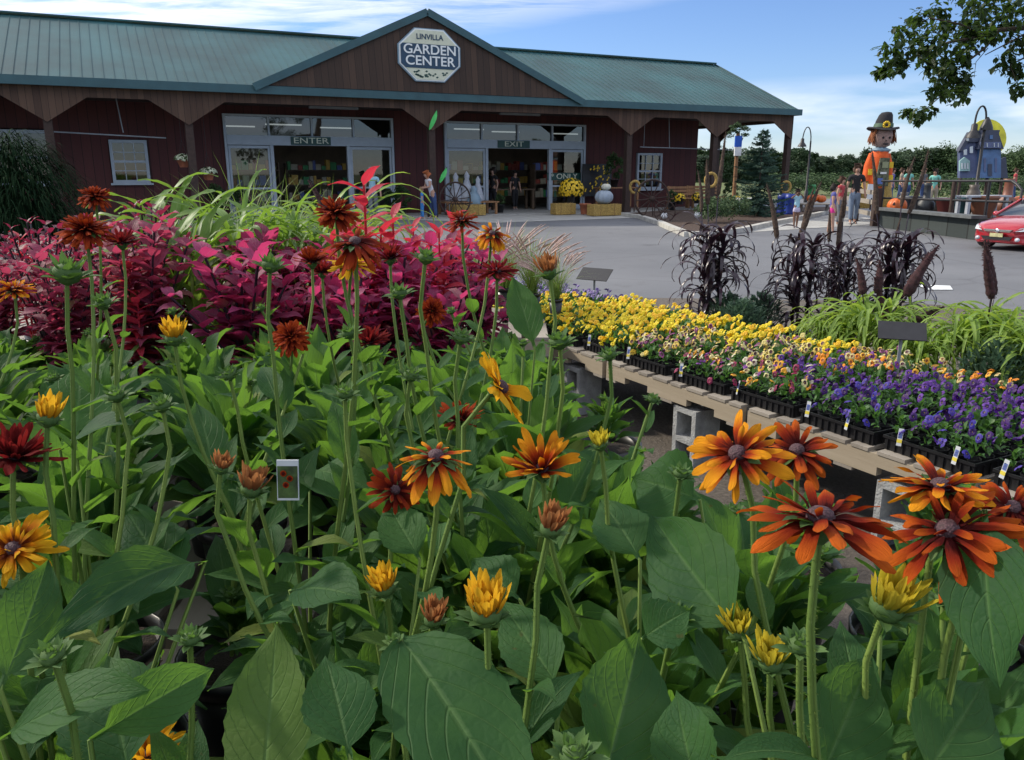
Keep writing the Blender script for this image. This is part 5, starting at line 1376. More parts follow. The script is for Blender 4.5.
def crown_mesh(seed, W, H, nc, nl, ls, mat):
    r = random.Random(seed); mb = MB()
    for c_ in range(nc):
        a = r.random() * 6.28; k = r.random(); zz_ = (.25 if W > 9.5 or W < 4 else .05) + (.75 if W > 9.5 or W < 4 else .95) * k
        rad = W / 2 * math.sqrt(max(0.02, 1 - abs(zz_ - .5) * 1.55)) * r.uniform(.35, 1)
        c = Vector((rad * math.cos(a), rad * math.sin(a), H * zz_ - H * .08)); cr = W * r.uniform(.10, .19); t = r.random()
        for _ in range(nl):
            v = Vector((r.gauss(0, 1), r.gauss(0, 1), r.gauss(0, .75))); v = v.normalized() * cr * r.random() ** .4
            x = Vector((r.gauss(0, 1), r.gauss(0, 1), r.gauss(0, 1))).normalized(); y = x.orthogonal().normalized(); s_ = ls * r.uniform(.6, 1.3)
            p = c + v; mb.add([p - x * s_, p - y * s_ * .6, p + x * s_, p + y * s_ * .6], [(0, 1, 2, 3)], None, min(1, max(0, t * .6 + r.random() * .4)))
    return mb.mesh('crown', mat, False)
def trunk_mesh(H, r0):
    mb = MB(); mb.tube([(0, 0, 0), (.1, 0, H * .3), (0, .1, H * .75)], [r0, r0 * .8, r0 * .3], 7)
    for a in (0.5, 2.3, 4.2): mb.tube([(.05, 0, H * .3), (math.cos(a) * H * .2, math.sin(a) * H * .2, H * .6)], [r0 * .5, r0 * .15], 5)
    return mb.mesh('trunk', M['bark'])
FC = [crown_mesh(i, 9, 9, 26, 90, .42, M['tree_a']) for i in range(3)]; FT = trunk_mesh(8, .25)
rg = random.Random(9)
n = 0
for row, d in enumerate((135, 150, 170)):
    for i_ in range(28):
        px = 690 + i_ * 13 + rg.uniform(-5, 5); H_ = 1.65 + rg.uniform(9, 21) / 800 * d
        t = thing('woodland_tree', 'dark woodland tree, %s row, %s from the left, %s' % (('front', 'middle', 'back')[row], (ordw * 3)[i_] if i_ < 13 else '%dth' % (i_ + 1), 'through the porch' if px < 790 else 'by the scarecrow' if px < 885 else 'by the big tree' if px < 950 else 'by the haunted house'), 'tree', ((px - 512) / 800 * d, d, 0), 'dark woodland trees')
        s_ = H_ / 8.7; t.scale = (s_ * rg.uniform(.9, 1.3),) * 2 + (s_,); t.rotation_euler = (0, 0, rg.random() * 6)
        link('crown', FC[n % 3], t); link('trunk', FT, t); n += 1
BC = [crown_mesh(40 + i, 14, 8.2, 46, 200, .26, M['tree_b']) for i in range(2)]
for px, d, s_, l_ in ((929, 135, .66, 'broad rounded green tree between scarecrow and haunted house'), (1018, 130, .68, 'broad green tree at the right edge behind the haunted house'), (900, 160, .5, 'smaller green tree left of the broad rounded one'), (860, 150, .42, 'low green tree behind the scarecrow'), (815, 150, .38, 'low green tree right of the porch corner')):
    t = thing('broadleaf_tree', l_, 'tree', ((px - 512) / 800 * d, d, 0)); t.scale = (s_ * .95, s_ * .95, s_ * 1.02 if px != 929 else s_ * 1.08); link('crown', BC[int(px) % 2], t); link('trunk', FT, t)
# shrubs at the field edge
SB = crown_mesh(60, 3.2, 2.0, 22, 90, .10, M['tree_b'])
for i_, (px, d) in enumerate(((806, 62), (826, 60), (846, 64), (770, 66), (788, 58), (940, 48), (962, 50), (1000, 46), (1030, 48), (905, 52))):
    t = thing('shrub', 'low green shrub at the field edge, %s' % ['under the tall lamp', 'behind the girl in pink shorts', 'behind the man in black', 'behind the spruce', 'right of the porch corner', 'behind the person in teal', 'under the double lamp', 'left below the haunted house', 'right below the haunted house', 'behind the pumpkin face'][i_], 'shrub', ((px - 512) / 800 * d, d, 0)); t.scale = (1, 1, .75); link('crown', SB, t)
# spruce by the porch corner
def spruce(loc, H, Wd):
    r = random.Random(3); t = thing('spruce_tree', 'blue green young spruce in the mulch bed before the porch corner', 'tree', loc)
    m_ = MB(); L = Vector(loc); m_.tube([L, L + Vector((0, 0, H))], [.06, .008], 6); m_.build('trunk', M['bark'], t)
    m_ = MB()
    z = .25
    while z < H - .05:
        k = 1 - z / H; ln = Wd / 2 * (k ** .8) * (.8 + .4 * r.random()) + .04
        for j in range(11):
            a = r.random() * 6.28; l = ln * r.uniform(.6, 1.15); p = L + Vector((0, 0, z + r.uniform(-.06, .06)))
            dr = Vector((math.cos(a), math.sin(a), 0)); q = p + dr * l + Vector((0, 0, -.12 * l + .08))
            for s_ in range(int(l * 110) + 8):
                u = r.random(); c = p.lerp(q, u) + Vector((0, 0, -.1 * math.sin(u * PI) * l)); sd_ = Vector((-dr.y, dr.x, 0)) * r.choice((-1, 1))
                v = (dr * .5 + sd_ + Vector((0, 0, r.uniform(-.5, .3)))).normalized() * r.uniform(.06, .13)
                w_ = dr.cross(v).normalized() * .015 + Vector((0, 0, .012))
                m_.add([c, c + v * .6 + w_, c + v, c + v * .6 - w_], [(0, 1, 2, 3)], None, r.random())
        z += .13
    m_.build('crown', M['spruce'], t)
p = atz(757, 219, 0); spruce((p.x, p.y, 0), 3.15, 2.5)
# weeping shrub
def weeping(loc, H, Wd):
    r = random.Random(6); t = thing('weeping_shrub', 'dark weeping evergreen mound before the left end of the shop', 'shrub', loc); L = Vector(loc)
    m_ = MB(); m_.tube([L, L + Vector((.05, 0, H * .9))], [.07, .03], 6); m_.build('trunk', M['bark'], t); m_ = MB()
    for i in range(2600):
        a = r.random() * 6.28; k = r.random() ** .5; rad = Wd / 2 * k; z = H * math.sqrt(max(0, 1 - (k * .93) ** 2)) * r.uniform(.8, 1.03)
        leaf(m_, L + Vector((rad * math.cos(a), rad * math.sin(a), z)), a + r.uniform(-.5, .5), R(r.uniform(-20, 40)), r.uniform(.25, .55), .03, droop=2.4, prof=prof_blade, ny=6, nx=1, rnd=r.random(), fold=0, wave=0)
        if r.random() < .6: leaf(m_, L + Vector((rad * .8 * math.cos(a), rad * .8 * math.sin(a), z * r.uniform(.3, .9))), a, R(-50), .4, .04, droop=.5, prof=prof_blade, ny=4, nx=1, rnd=r.random(), fold=0, wave=0)
    m_.build('crown', M['weep'], t)
weeping(((28 - 512) / 800 * 15, 15, 0), 2.32, 2.3)
# overhanging tree at the upper right
def overhang():
    d = 9.0; r = random.Random(12)
    t = thing('shade_tree', 'dark leafy branch of a shade tree hanging in at the upper right', 'tree', (10.5, 10.0, 0))
    cl = [(889, 68, 9), (893, 50, 12), (905, 32, 13), (922, 22, 13), (938, 10, 9), (915, 48, 14), (935, 38, 15), (950, 26, 13), (945, 55, 15), (938, 70, 12), (955, 68, 13), (948, 84, 12), (958, 94, 10), (936, 92, 9), (964, 80, 8), (968, 42, 13), (978, 22, 15), (992, 8, 16), (1004, 26, 13), (1018, 10, 18), (1018, 44, 12), (1004, 62, 10), (1016, 70, 9), (1022, 88, 9), (918, 116, 8), (908, 112, 6), (928, 110, 6), (1035, 30, 20), (1050, 60, 20), (1045, -5, 22), (975, 2, 14), (955, -12, 12), (1010, -20, 22), (880, 72, 5), (1060, 20, 25), (968, 30, 10), (990, 35, 8), (899, 66, 8), (926, 60, 10), (962, 55, 9)]
    for k in range(40): cl.append((1060 + r.random() * 260, -60 - r.random() * 160 + 90 * (k % 3), 26))
    m_ = MB()
    hub1, hub2 = at(1010, 30, d), at(1080, 10, d + .3)
    base = Vector((10.5, 10, 0))
    for (px, py, rp) in cl:
        c = at(px, py, d + r.uniform(-.5, .5)); rad = rp / 800 * d
        for _ in range(int(16 + rp * 6)):
            v = Vector((r.gauss(0, 1), r.gauss(0, 1), r.gauss(0, 1))).normalized() * rad * r.random() ** .45 * 1.1
            L_ = r.uniform(.06, .105); leaf(m_, c + v, r.random() * 6.28, R(r.uniform(-80, 30)), L_, L_ * .6, droop=.5, prof=prof_small, ny=3, nx=2, rnd=r.random(), fold=.2, wave=.05)
    m_.build('crown', M['tree_c'], t)
    m_ = MB()
    def br(pts, r0, r1): m_.tube([at(*p_) if len(p_) == 3 and p_[2] < 30 else Vector(p_) for p_ in pts], [r0 + (r1 - r0) * k / (len(pts) - 1) for k in range(len(pts))], 6)
    br([(1090, 20, 9.2), (1024, 28, 9), (1000, 30, 9), (975, 38, 9), (950, 42, 9), (915, 56, 9), (893, 66, 9)], .035, .008)
    br([(1000, 30, 9), (985, 48, 9), (972, 58, 9), (950, 75, 9), (946, 92, 9), (922, 112, 9)], .016, .004)
    br([(1040, 26, 9), (1010, 42, 9), (985, 55, 9)], .012, .005); br([(985, 36, 9), (960, 24, 9), (930, 18, 9), (905, 30, 9)], .014, .004)
    br([(1060, 30, 9), (1030, 55, 9), (1010, 65, 9), (1018, 86, 9)], .016, .004); br([(988, 48, 9), (976, 62, 9), (974, 78, 9)], .005, .002)
    a_, b_ = at(1090, 20, 9.2), Vector((10.3, 9.9, 4.2)); m_.tube([a_, (a_ + b_) / 2 + Vector((0, 0, .3)), b_], [.035, .07, .13], 7)
    m_.tube([base, base + Vector((-.1, 0, 2.2)), base + Vector((-.2, -.1, 4.2)), base + Vector((.1, .2, 7))], [.34, .27, .22, .1], 10)
    m_.build('trunk', M['bark'], t)
overhang()

# ================================================================ THINGS AROUND THE SHOP
def zat(px, py, P): r = ray(px, py); return CAMH + r.z * (P.y / r.y)
# kerb and mulch bed
kp = [atz(x, y, 0.12) for x, y in ((624, 213), (640, 215), (660, 221), (672, 226), (688, 232))]
kq = [atz(x, y, 0.12) for x, y in ((688, 232), (712, 231), (740, 228), (768, 222), (800, 216), (850, 206))]
def kerb(pts, lab):
    mb = MB()
    for a, b in zip(pts, pts[1:]):
        d_ = (b - a).normalized() * .01
        mb.bar(Vector((a.x, a.y, .06)) + d_, Vector((b.x, b.y, .06)) - d_, .2, .13)
    o = mb.build('kerb', M['kerbstone'], None, False); return struct(o)
kerb(kp, ''); kerb(kq, '')
bedp = [(q.x, q.y) for q in kp + kq[1:]] + [tuple(B(30, -1.2, 0))[:2], tuple(B(23, -1.0, 0))[:2]]
flat('mulch_bed', bedp, 0.10, M['mulch'])
def hay(loc, rot, lab, sz=(.9, .45, .42)):
    mb = MB(); r = random.Random(int(loc[0] * 10)); a, b, h = sz[0] / 2, sz[1] / 2, sz[2]
    mb.box((0, 0, h / 2), (a, 0, 0), (0, b, 0), (0, 0, h / 2))
    for i in range(260):
        f = r.randrange(3); p = Vector((r.uniform(-a, a), r.uniform(-b, b), r.uniform(0, h)))
        if f == 0: p.y = -b
        elif f == 1: p.z = h
        else: p.x = r.choice((-a, a))
        v = Vector((r.gauss(0, 1), r.gauss(0, 1), r.gauss(0, 1))).normalized() * .06; w_ = v.orthogonal().normalized() * .006
        mb.add([p - v, p + w_, p + v, p - w_], [(0, 1, 2, 3)])
    t = thing('hay_bale', lab, 'hay bale', loc, None, rot); link('bale', mb.mesh('bale', M['hay'], False), t)
    m2 = MB()
    for x in (-a * .5, a * .5): m2.box((x, 0, h / 2), (.008, 0, 0), (0, b + .006, 0), (0, 0, h / 2 + .006))
    link('twine', m2.mesh('twine', M['bench_wood'], False), t); return t
def G(px, py, z=0): p = atz(px, py, z); return p
p = G(563, 215); hay((p.x, p.y, .03), BROT, 'straw bale under the yellow mum beside the exit doors', (.9, .45, .42))
p = G(604, 216); hay((p.x, p.y, .03), BROT, 'straw bale under the white pumpkins beside the exit doors', (1.25, .5, .42))
p = G(468, 216); hay((p.x, p.y, .03), BROT, 'straw bale before the left pane of the exit doors', (1.3, .5, .40))
def flowerball(name, lab, cat, c, rad, cols, n=420, sd=1, petal_s=.055, grp=None):
    r = random.Random(sd); t = thing(name, lab, cat, (c[0], c[1], c[2] - rad), grp)
    C_ = Vector(c); a = MB(); b = MB()
    for i in range(n):
        v = Vector((r.gauss(0, 1), r.gauss(0, 1), r.gauss(0, 1))).normalized()
        if v.z < -.5: continue
        p_ = C_ + Vector((v.x * rad, v.y * rad, v.z * rad * .9)) * r.uniform(.9, 1.03)
        x = v.orthogonal().normalized() * petal_s; y = v.cross(x).normalized() * petal_s
        a.add([p_ - x, p_ - y, p_ + x, p_ + y], [(0, 1, 2, 3)], None, r.random())
        q_ = C_ + v * rad * .86; x2 = (x + v * .03); b.add([q_ - x2, q_ - y, q_ + x2, q_ + y], [(0, 1, 2, 3)], None, r.random())
    a.build('flowers', cols, t, False)['kind'] = 'stuff'; b.build('foliage', M['tree_b'], t, False)
    m_ = MB(); m_.lathe((c[0], c[1], c[2] - rad), [(.12, 0), (.17, .3)], 12); m_.build('pot', M['pot'], t); return t
M['mum'] = plain('yellow mum flowers', (0.75, 0.5, 0.02), .6, .2, 9); M['cream_fl'] = plain('cream basket flowers', (0.55, 0.6, 0.42), .6, .2, 9)
p = G(571, 214); d_ = p.y / CP * .99
flowerball('mum_plant', 'big round yellow mum standing on a straw bale', 'potted plant', (p.x, p.y + .1, .45 + .50), .52, M['mum'], 600, 2)
def pumpkin(name, lab, c, rx, h, mat, face=False, az=0.0, stem=True, sitting=True):
    t = thing(name, lab, 'pumpkin', c); C_ = Vector(c); m_ = MB()
    prof = [(.001, 0)] + [(rx * math.sin(PI * k / 12) ** .8, h * (.5 - .5 * math.cos(PI * k / 12))) for k in range(1, 12)] + [(.001, h * .93)]
    m_.lathe(C_, prof, 40, lobes=10, depth=.12); m_.build('shell', mat, t)
    m_ = MB(); m_.tube([C_ + Vector((0, 0, h * .9)), C_ + Vector((0, 0, h * 1.08)), C_ + Vector((rx * .15, 0, h * 1.18))], [rx * .09, rx * .06, rx * .07], 6); m_.build('stem', M['spike_tan'], t)
    if face:
        f = Vector((math.cos(az), math.sin(az), 0)); s_ = Vector((-f.y, f.x, 0)); m_ = MB()
        def tri(pts): m_.prism([C_ + f * (rx * 1.0 * math.sqrt(max(.1, 1 - x * x)) + .01) + s_ * (x * rx) + Vector((0, 0, h * z)) for x, z in pts], -f * .05)
        tri([(-.5, .58), (-.2, .58), (-.35, .78)]); tri([(.2, .58), (.5, .58), (.35, .78)]); tri([(-.55, .4), (-.3, .2), (.3, .2), (.55, .4), (.25, .34), (-.25, .34)])
        m_.build('carved_face', M['black'], t, False)
    return t
p = G(604, 216)
pumpkin('white_pumpkin', 'blue white pumpkin on the wide straw bale', (p.x - .02, p.y, .46), .36, .52, plain('blue white pumpkin skin', (.30, .36, .43), .5, .15, 5))
pumpkin('white_pumpkin', 'small pale pumpkin on top of the big blue white one', (p.x + .05, p.y + .02, .98), .19, .24, plain('pale pumpkin skin', (.6, .6, .5), .5, .15, 5))
p = G(585, 215)
m_ = MB(); m_.lathe((p.x, p.y, .03), [(.16, 0), (.22, .36), (.24, .36), (.24, .42), (.21, .42)], 16); tag(m_.build('flower_pot', M['terracotta']), 'red clay pot between the two straw bales', 'pot')
# dark cloth with gold figures behind the bales
p = B(S(597, 180, 2.6)[0], 2.6, 0)
t = thing('display_board', 'black display board with gold blobs behind the white pumpkins', 'display', p)
m_ = MB(); s_ = S(597, 180, 2.6)[0]; Bbox(m_, s_ - .75, s_ + .75, 2.58, 2.64, .6, 2.0); m_.build('panel', M['black'], t, False)
m_ = MB(); r = random.Random(2)
for i in range(46):
    x, z = s_ + r.uniform(-.66, .66), r.uniform(.8, 1.9); m_.add([B(x + dx, 2.572, z + dz) for dx, dz in ((-.05, -.02), (.0, -.05), (.05, .02), (0, .06))], [(0, 1, 2, 3)])
m_.build('gold_motif', M['mum'], t, False)
def table(loc, rot, L, Wd, H, lab, back=False, mat='bench_wood', cat='table', name='wooden_table'):
    t = thing(name, lab, cat, loc, None, rot); mt = M[mat]
    m_ = MB()
    nn = 4
    for i in range(nn): m_.cbox(-L / 2, L / 2, -Wd / 2 + i * Wd / nn + .01, -Wd / 2 + (i + 1) * Wd / nn - .01, H - .05, H)
    link('seat' if cat == 'bench' else 'tabletop', m_.mesh('top', mt, False), t)
    for x in (-L / 2 + .12, L / 2 - .12):
        for y in (-Wd / 2 + .07, Wd / 2 - .07):
            m_ = MB(); m_.cbox(x - .045, x + .045, y - .045, y + .045, 0, H - .052); link('leg', m_.mesh('leg', mt, False), t)
    if back:
        m_ = MB()
        for k in range(3): m_.cbox(-L / 2, L / 2, Wd / 2 + .0, Wd / 2 + .03, H + .1 + k * .14, H + .2 + k * .14)
        for x in (-L / 2 + .1, L / 2 - .1): m_.cbox(x - .04, x + .04, Wd / 2 + .032, Wd / 2 + .08, 0, H + .5)
        link('backrest', m_.mesh('back', mt, False), t)
    return t
s_ = S(617, 200, 1.6)[0]; tb = B(s_, 1.6, .03)
table(tb, BROT, 2.0, .7, .98, 'brown wooden table beside the porch post with a fern on it')
for i_, (px, l_) in enumerate(((688, 'brown bench in the mulch bed under the right porch'), (706, 'brown bench beside the pole with the blue banner'))):
    s_ = S(px, 205, .2 + i_ * .9)[0]; table(B(s_, .2 + i_ * .9, .06), BROT, 2.0, .45, .5, l_, True, cat='bench', name='wooden_bench')
FERN = crown_mesh(70, 1.0, 1.3, 24, 60, .05, M['tree_b'])
def bushy(name, lab, loc, s_, me=None, potc='pot', ph=.3, grp=None):
    t = thing(name, lab, 'potted plant', loc, grp); m_ = MB(); L = Vector(loc); m_.lathe(L, [(.13, 0), (.18, ph), (.20, ph), (.2, ph + .03), (.17, ph + .03)], 14); m_.build('pot', M[potc], t)
    o = link('foliage', me or FERN, t); o.location = (0, 0, ph - .1); o.scale = (s_,) * 3; return t
bushy('fern_plant', 'tall leafy fern standing on the brown porch table', (tb.x - .15, tb.y - .05, 1.01), .98)
for px, off, s_, l_ in ((672, -.9, .5, 'bushy green plant in front of the big wagon wheel'), (402, 1.5, .75, 'dark leafy plant beside the right post of the entrance'), (217, 2.0, .8, 'dark leafy plant left of the entrance doors'), (240, 1.6, .7, 'leafy plant before the left pane of the entrance'), (500, 1.5, .45, 'dark leafy plant at the left jamb of the exit'), (390, 2.2, .6, 'dark leafy plant against the red wall between the doors'), (730, 1.6, .8, 'leafy plant under the right end of the porch')):
    a_ = S(px, 200, off)[0]; bushy('leafy_plant', l_, tuple(B(a_, off, .03 if off > 0 else .1)), s_)
for px, off, l_ in ((680, -1.1, 'yellow flowers low in the mulch bed before the bench'), (697, -.7, 'yellow flowers at the far bench end'), (735, -4.0, 'yellow flowers at the foot of the spruce')):
    a_ = B(S(px, 200, off)[0], off, 0); flowerball('yellow_flowers', l_, 'potted plant', (a_.x, a_.y, .40 + .18), .24, M['mum'], 70, int(px), .05)
for px, py, l_ in ((735, 224, 'green shrub at the front of the mulch bed'), (715, 226, 'sparse green shrub at the tip of the mulch bed')):
    q = G(px, py); t = thing('shrub', l_, 'shrub', (q.x, q.y, .1)); o = link('crown', SB, t); o.scale = (.42, .42, .38)
for i_, (px, py) in enumerate(((697, 221), (664, 222))):
    q = G(px, py); m_ = MB(); m_.lathe((q.x, q.y, .1), [(.001, 0), (.09, .03), (.12, .1), (.08, .2), (.001, .23)], 10); tag(m_.build('stone', M['white']), ['white stone in the mulch bed', 'white stone under the big wagon wheel'][i_], 'stone')
q = G(678, 222); m_ = MB(); r = random.Random(5)
# wagon wheels
def wheel(c, rad, az, lab, mat='post', n=12):
    t = thing('wagon_wheel', lab, 'wagon wheel', (c[0], c[1], c[2] - rad)); C_ = Vector(c); f = Vector((math.cos(az), math.sin(az), 0)); s_ = Vector((-f.y, f.x, 0)); u_ = Vector((0, 0, 1))
    m_ = MB(); m_.tube([C_ + (s_ * math.cos(a) + u_ * math.sin(a)) * rad for a in [2 * PI * k / 32 for k in range(33)]], rad * .055, 6); m_.build('rim', M[mat], t)
    m_ = MB()
    for k in range(n):
        a = 2 * PI * k / n + .1; d_ = s_ * math.cos(a) + u_ * math.sin(a); m_.tube([C_ + d_ * rad * .12, C_ + d_ * rad * .96], rad * .03, 5)
    m_.build('spokes', M[mat], t); m_ = MB(); m_.lathe(C_ - f * .1, [(.01, 0), (rad * .12, .0), (rad * .14, .1), (rad * .12, .2), (.01, .2)], 12, ax=f); m_.build('hub', M[mat], t)
AZF = math.atan2(-BN.y, -BN.x)
q = G(651, 219); wheel((q.x, q.y, .72), .66, AZF - .2, 'big dark wagon wheel leaning by the window at the mulch bed', 'post')
q = G(664, 224); wheel((q.x, q.y, .40), .34, AZF - .5, 'smaller dark wagon wheel in front of the big one', 'post')
s_ = S(455, 195, -.4)[0]; wheel(B(s_, -.4, .66), .62, AZF, 'dark wagon wheel before the left pane of the exit doors', 'post')
# wreaths on stakes
for px, py, d_, l_ in ((635, 187, 33, 'straw wreath on a stake by the porch post'), (711, 180, 29, 'straw wreath on a stake in the mulch bed'), (786, 187, 36, 'straw wreath on the porch corner post')):
    c = at(px, py, d_); t = thing('wreath', l_, 'wreath', (c.x, c.y, 0)); m_ = MB()
    m_.tube([c + Vector((math.cos(a) * .2, 0, math.sin(a) * .24)) for a in [2 * PI * k / 16 for k in range(17)]], .06, 6); m_.build('ring', M['hay'], t)
    m_ = MB(); m_.tube([(c.x, c.y, .05), (c.x, c.y, c.z - .2)], .03, 5); m_.build('stake', M['spike_tan'], t)
# pole with blue banner
c = at(737, 150, 29.5); t = thing('banner_post', 'pale post with a blue and white banner box under a leafy basket', 'post', (c.x, c.y, 0))
m_ = MB(); m_.tube([(c.x, c.y, 0), (c.x, c.y, 3.05)], .07, 8); m_.build('post', M['bench_wood'], t)
z1, z0 = zat(737, 136, c), zat(737, 147, c); m_ = MB(); m_.box((c.x, c.y - .1, (z0 + z1) / 2), (.12, 0, 0), (0, .06, 0), (0, 0, (z1 - z0) / 2)); m_.build('blue_panel', plain('blue banner', (.01, .09, .5), .5, .1, 3), t, False)
m_ = MB(); m_.box((c.x, c.y - .1, z0 - .16), (.12, 0, 0), (0, .06, 0), (0, 0, .155)); m_.build('white_panel', M['white'], t, False)
o = link('foliage', FERN, t); o.location = (0, 0, zat(737, 137, c) - .2); o.scale = (.85, .85, .55)
# hanging baskets
for i_, (px, py, l_) in enumerate(((183, 158, 'hanging basket of cream flowers left of the second porch post'), (208, 171, 'lower hanging basket of cream flowers right of the second porch post'))):
    s_, z_ = S(px, py, .6); c = B(s_, .6, z_)
    t = thing('hanging_basket', l_, 'hanging basket', tuple(c - Vector((0, 0, .25)))); m_ = MB(); m_.lathe(c - Vector((0, 0, .3)), [(.12, 0), (.2, .2), (.21, .2), (.2, .24)], 14); m_.build('basket', M['terracotta'], t)
    a, b = MB(), MB(); r = random.Random(i_)
    for k in range(150):
        v = Vector((r.gauss(0, 1), r.gauss(0, 1), abs(r.gauss(0, .8)))).normalized(); q = c + Vector((v.x * .3, v.y * .3, v.z * .22 - .08)); x = v.orthogonal().normalized() * .045; y = v.cross(x)
        (a if k % 3 else b).add([q - x, q - y, q + x, q + y], [(0, 1, 2, 3)], None, r.random())
    a.build('flowers', M['cream_fl'], t, False); b.build('foliage', M['tree_b'], t, False)
    m_ = MB()
    for k in range(3): m_.tube([c + Vector((.2 * math.cos(k * 2.1), .2 * math.sin(k * 2.1), -.1)), c + Vector((0, 0, .6))], .006, 4)
    m_.tube([c + Vector((0, 0, .6)), Vector((c.x, c.y, 3.98))], .008, 4); m_.build('hanger', M['iron'], t)
# lime green twisters
M['limeg'] = plain('lime green ribbon', (.08, .55, .12), .5, .15, 5)
for i_, (x0, y0, x1, y1, l_) in enumerate(((429, 130, 437, 110, 'upper lime green leaf spinner hanging by the middle porch post'), (439, 183, 447, 167, 'lower lime green leaf spinner by the exit doors'))):
    s0, z0 = S(x0, y0, -.2); s1, z1 = S(x1, y1, -.2); t = thing('garden_spinner', l_, 'garden spinner', tuple(B(s0, -.2, z0)))
    m_ = MB(); leaf_bt(m_, B(s0, -.2, z0), B(s1, -.2, z1), .17, -BN, .15, .3, .1, 12, 4, .5, prof_small); m_.build('blade', M['limeg'], t)
    m_ = MB(); m_.tube([B(s1, -.2, z1), B(s1, -.2, 3.86)] if i_ == 0 else [B(s1, -.2, z1), B(s0, -.2, z0), B(s0 - .1, -.2, 0)], .02, 5); m_.build('cord', M['iron'], t)
M['ghost'] = plain('weathered white', (.38, .41, .46), .8, .2, 5)
# white ghostly ornaments before the exit doors
for i_, (px, py, h_, w_) in enumerate(((456, 200, 1.15, .26), (467, 201, 1.2, .26), (478, 202, 1.0, .22), (474, 206, .75, .3))):
    s_ = S(px, py, 1.2 - i_ * .15)[0]; c = B(s_, 1.2 - i_ * .15, .55 if i_ < 3 else .42); m_ = MB(); hh = h_ * .95
    m_.lathe(c, [(w_, 0), (w_ * 1.1, hh * .12), (w_ * .7, hh * .5), (w_ * .35, hh * .72), (w_ * .45, hh * .85), (.01, hh)], 14, lobes=5, depth=.15)
    tag(m_.build('garden_ornament', M['ghost'] if i_ != 3 else M['sign_edge']), ['white pointed garden ornament at the left of the exit panes', 'white pointed garden ornament in the middle of three', 'white pointed garden ornament nearest the exit doorway', 'blue grey rounded garden ornament low before the white ones'][i_], 'ornament')
s_ = S(466, 205, 1.2)[0]; table(B(s_, 1.0, .03), BROT, 2.3, 1.0, .5, 'low wooden stand under the white ornaments')
# counter silhouettes
s_ = S(510, 200, 4)[0]; t = table(B(s_, 4.0, .03), BROT, 2.2, .8, .9, 'dark wooden counter inside the exit doorway', mat='shelf')

# bins and barrels at the right
def barrel(px, py, r_, h, col, lab, name='barrel', n=18):
    q = G(px, py); m_ = MB(); m_.lathe((q.x, q.y, 0.0), [(r_ * .9, 0), (r_, h * .15), (r_ * 1.04, h * .17), (r_, h * .2), (r_ * 1.03, h * .5), (r_, h * .8), (r_ * 1.04, h * .83), (r_, h * .86), (r_ * .95, h), (r_ * .85, h), (r_ * .85, h * .96)], n)
    return tag(m_.build(name, plain(lab[:20], col, .45, .12, 4)), lab, name)
barrel(782, 216, .22, .85, (.008, .03, .22), 'blue barrel left of the girl in light blue')
barrel(789, 217, .2, .85, (.008, .035, .26), 'second blue barrel just behind the girl in light blue')
barrel(811, 196, .28, .8, (.02, .22, .07), 'green barrel far behind under the tall lamp')
q = G(750, 217); t = thing('storage_box', 'grey blue storage box behind the spruce', 'box', (q.x, q.y, 0)); m_ = MB(); m_.cbox(q.x - .45, q.x + .45, q.y - .3, q.y + .3, .0, .62); m_.build('body', M['sign_edge'], t, False); m_ = MB(); m_.cbox(q.x - .49, q.x + .49, q.y - .34, q.y + .34, .622, .70); m_.build('lid', M['white'], t, False)
for i_, (px, py, s_) in enumerate(((811, 213, .22), (820, 213, .2), (815, 211, .2))):
    q = G(px, py); pumpkin('pumpkin', ['orange pumpkin on the ground behind the two girls, at the left', 'orange pumpkin behind the two girls, at the right', 'orange pumpkin at the back of the three behind the girls'][i_], (q.x, q.y, .42 + 0.0), s_, s_ * 1.5, M['orange'])
q = G(816, 214); table((q.x, q.y, 0), 0, 1.3, .7, .42, 'low grey stand under the three orange pumpkins', mat='pallet_grey')

# retaining wall and fence
W1, W2 = G(878, 227), G(976, 240); W0 = G(845, 222)
u_ = (W2 - W1).normalized(); W3 = W2 + u_ * 4
M['wall_dark'] = boards('dark retaining wall', (0.022, 0.032, 0.032), (0.045, 0.058, 0.056), .9, .8)
M['capgrey'] = plain('wall cap', (.10, .11, .115), .8, .2, 5)
def wallseg(a, b, z, name, lab):
    t = thing(name, lab, 'wall', (a.x, a.y, 0)); nrm = Vector((u_.y, -u_.x, 0)); m_ = MB()
    uvl_ = (b - a).length; m_.prism([a, b, Vector((b.x, b.y, z)), Vector((a.x, a.y, z))], -nrm * .3 if nrm.y < 0 else nrm * .3, uvs=[(0, 0), (uvl_, 0), (uvl_, z), (0, z)]); m_.build('wall_face', M['wall_dark'], t, False)
    m_ = MB(); m_.bar(Vector((a.x, a.y, z + .04)), Vector((b.x, b.y, z + .04)), .42, .076); m_.build('cap', M['capgrey'], t, False)
wallseg(W1, W2, .52, 'retaining_wall', 'dark low retaining wall under the fence beside the red car')
back = Vector((-u_.y, u_.x, 0))
if back.y < 0: back = -back
pl = [W1 + back * .3, W2 + back * .3, W2 + u_ * 8 + back * .3, W2 + u_ * 8 + back * 30, W1 + back * 30 - u_ * 6, W1 + back * 9 - u_ * 4]
flat('display_terrace', [(v.x, v.y) for v in pl], 0.40, M['gravel'])
fz = thing('metal_fence', 'black pipe rail fence above the dark retaining wall', 'fence', tuple(W1 + back * .5))
A_, B_ = W1 + back * .45, W2 + back * .45 + u_ * 2.6
def fp(t, z): q = A_.lerp(B_, t); return Vector((q.x, q.y, z))
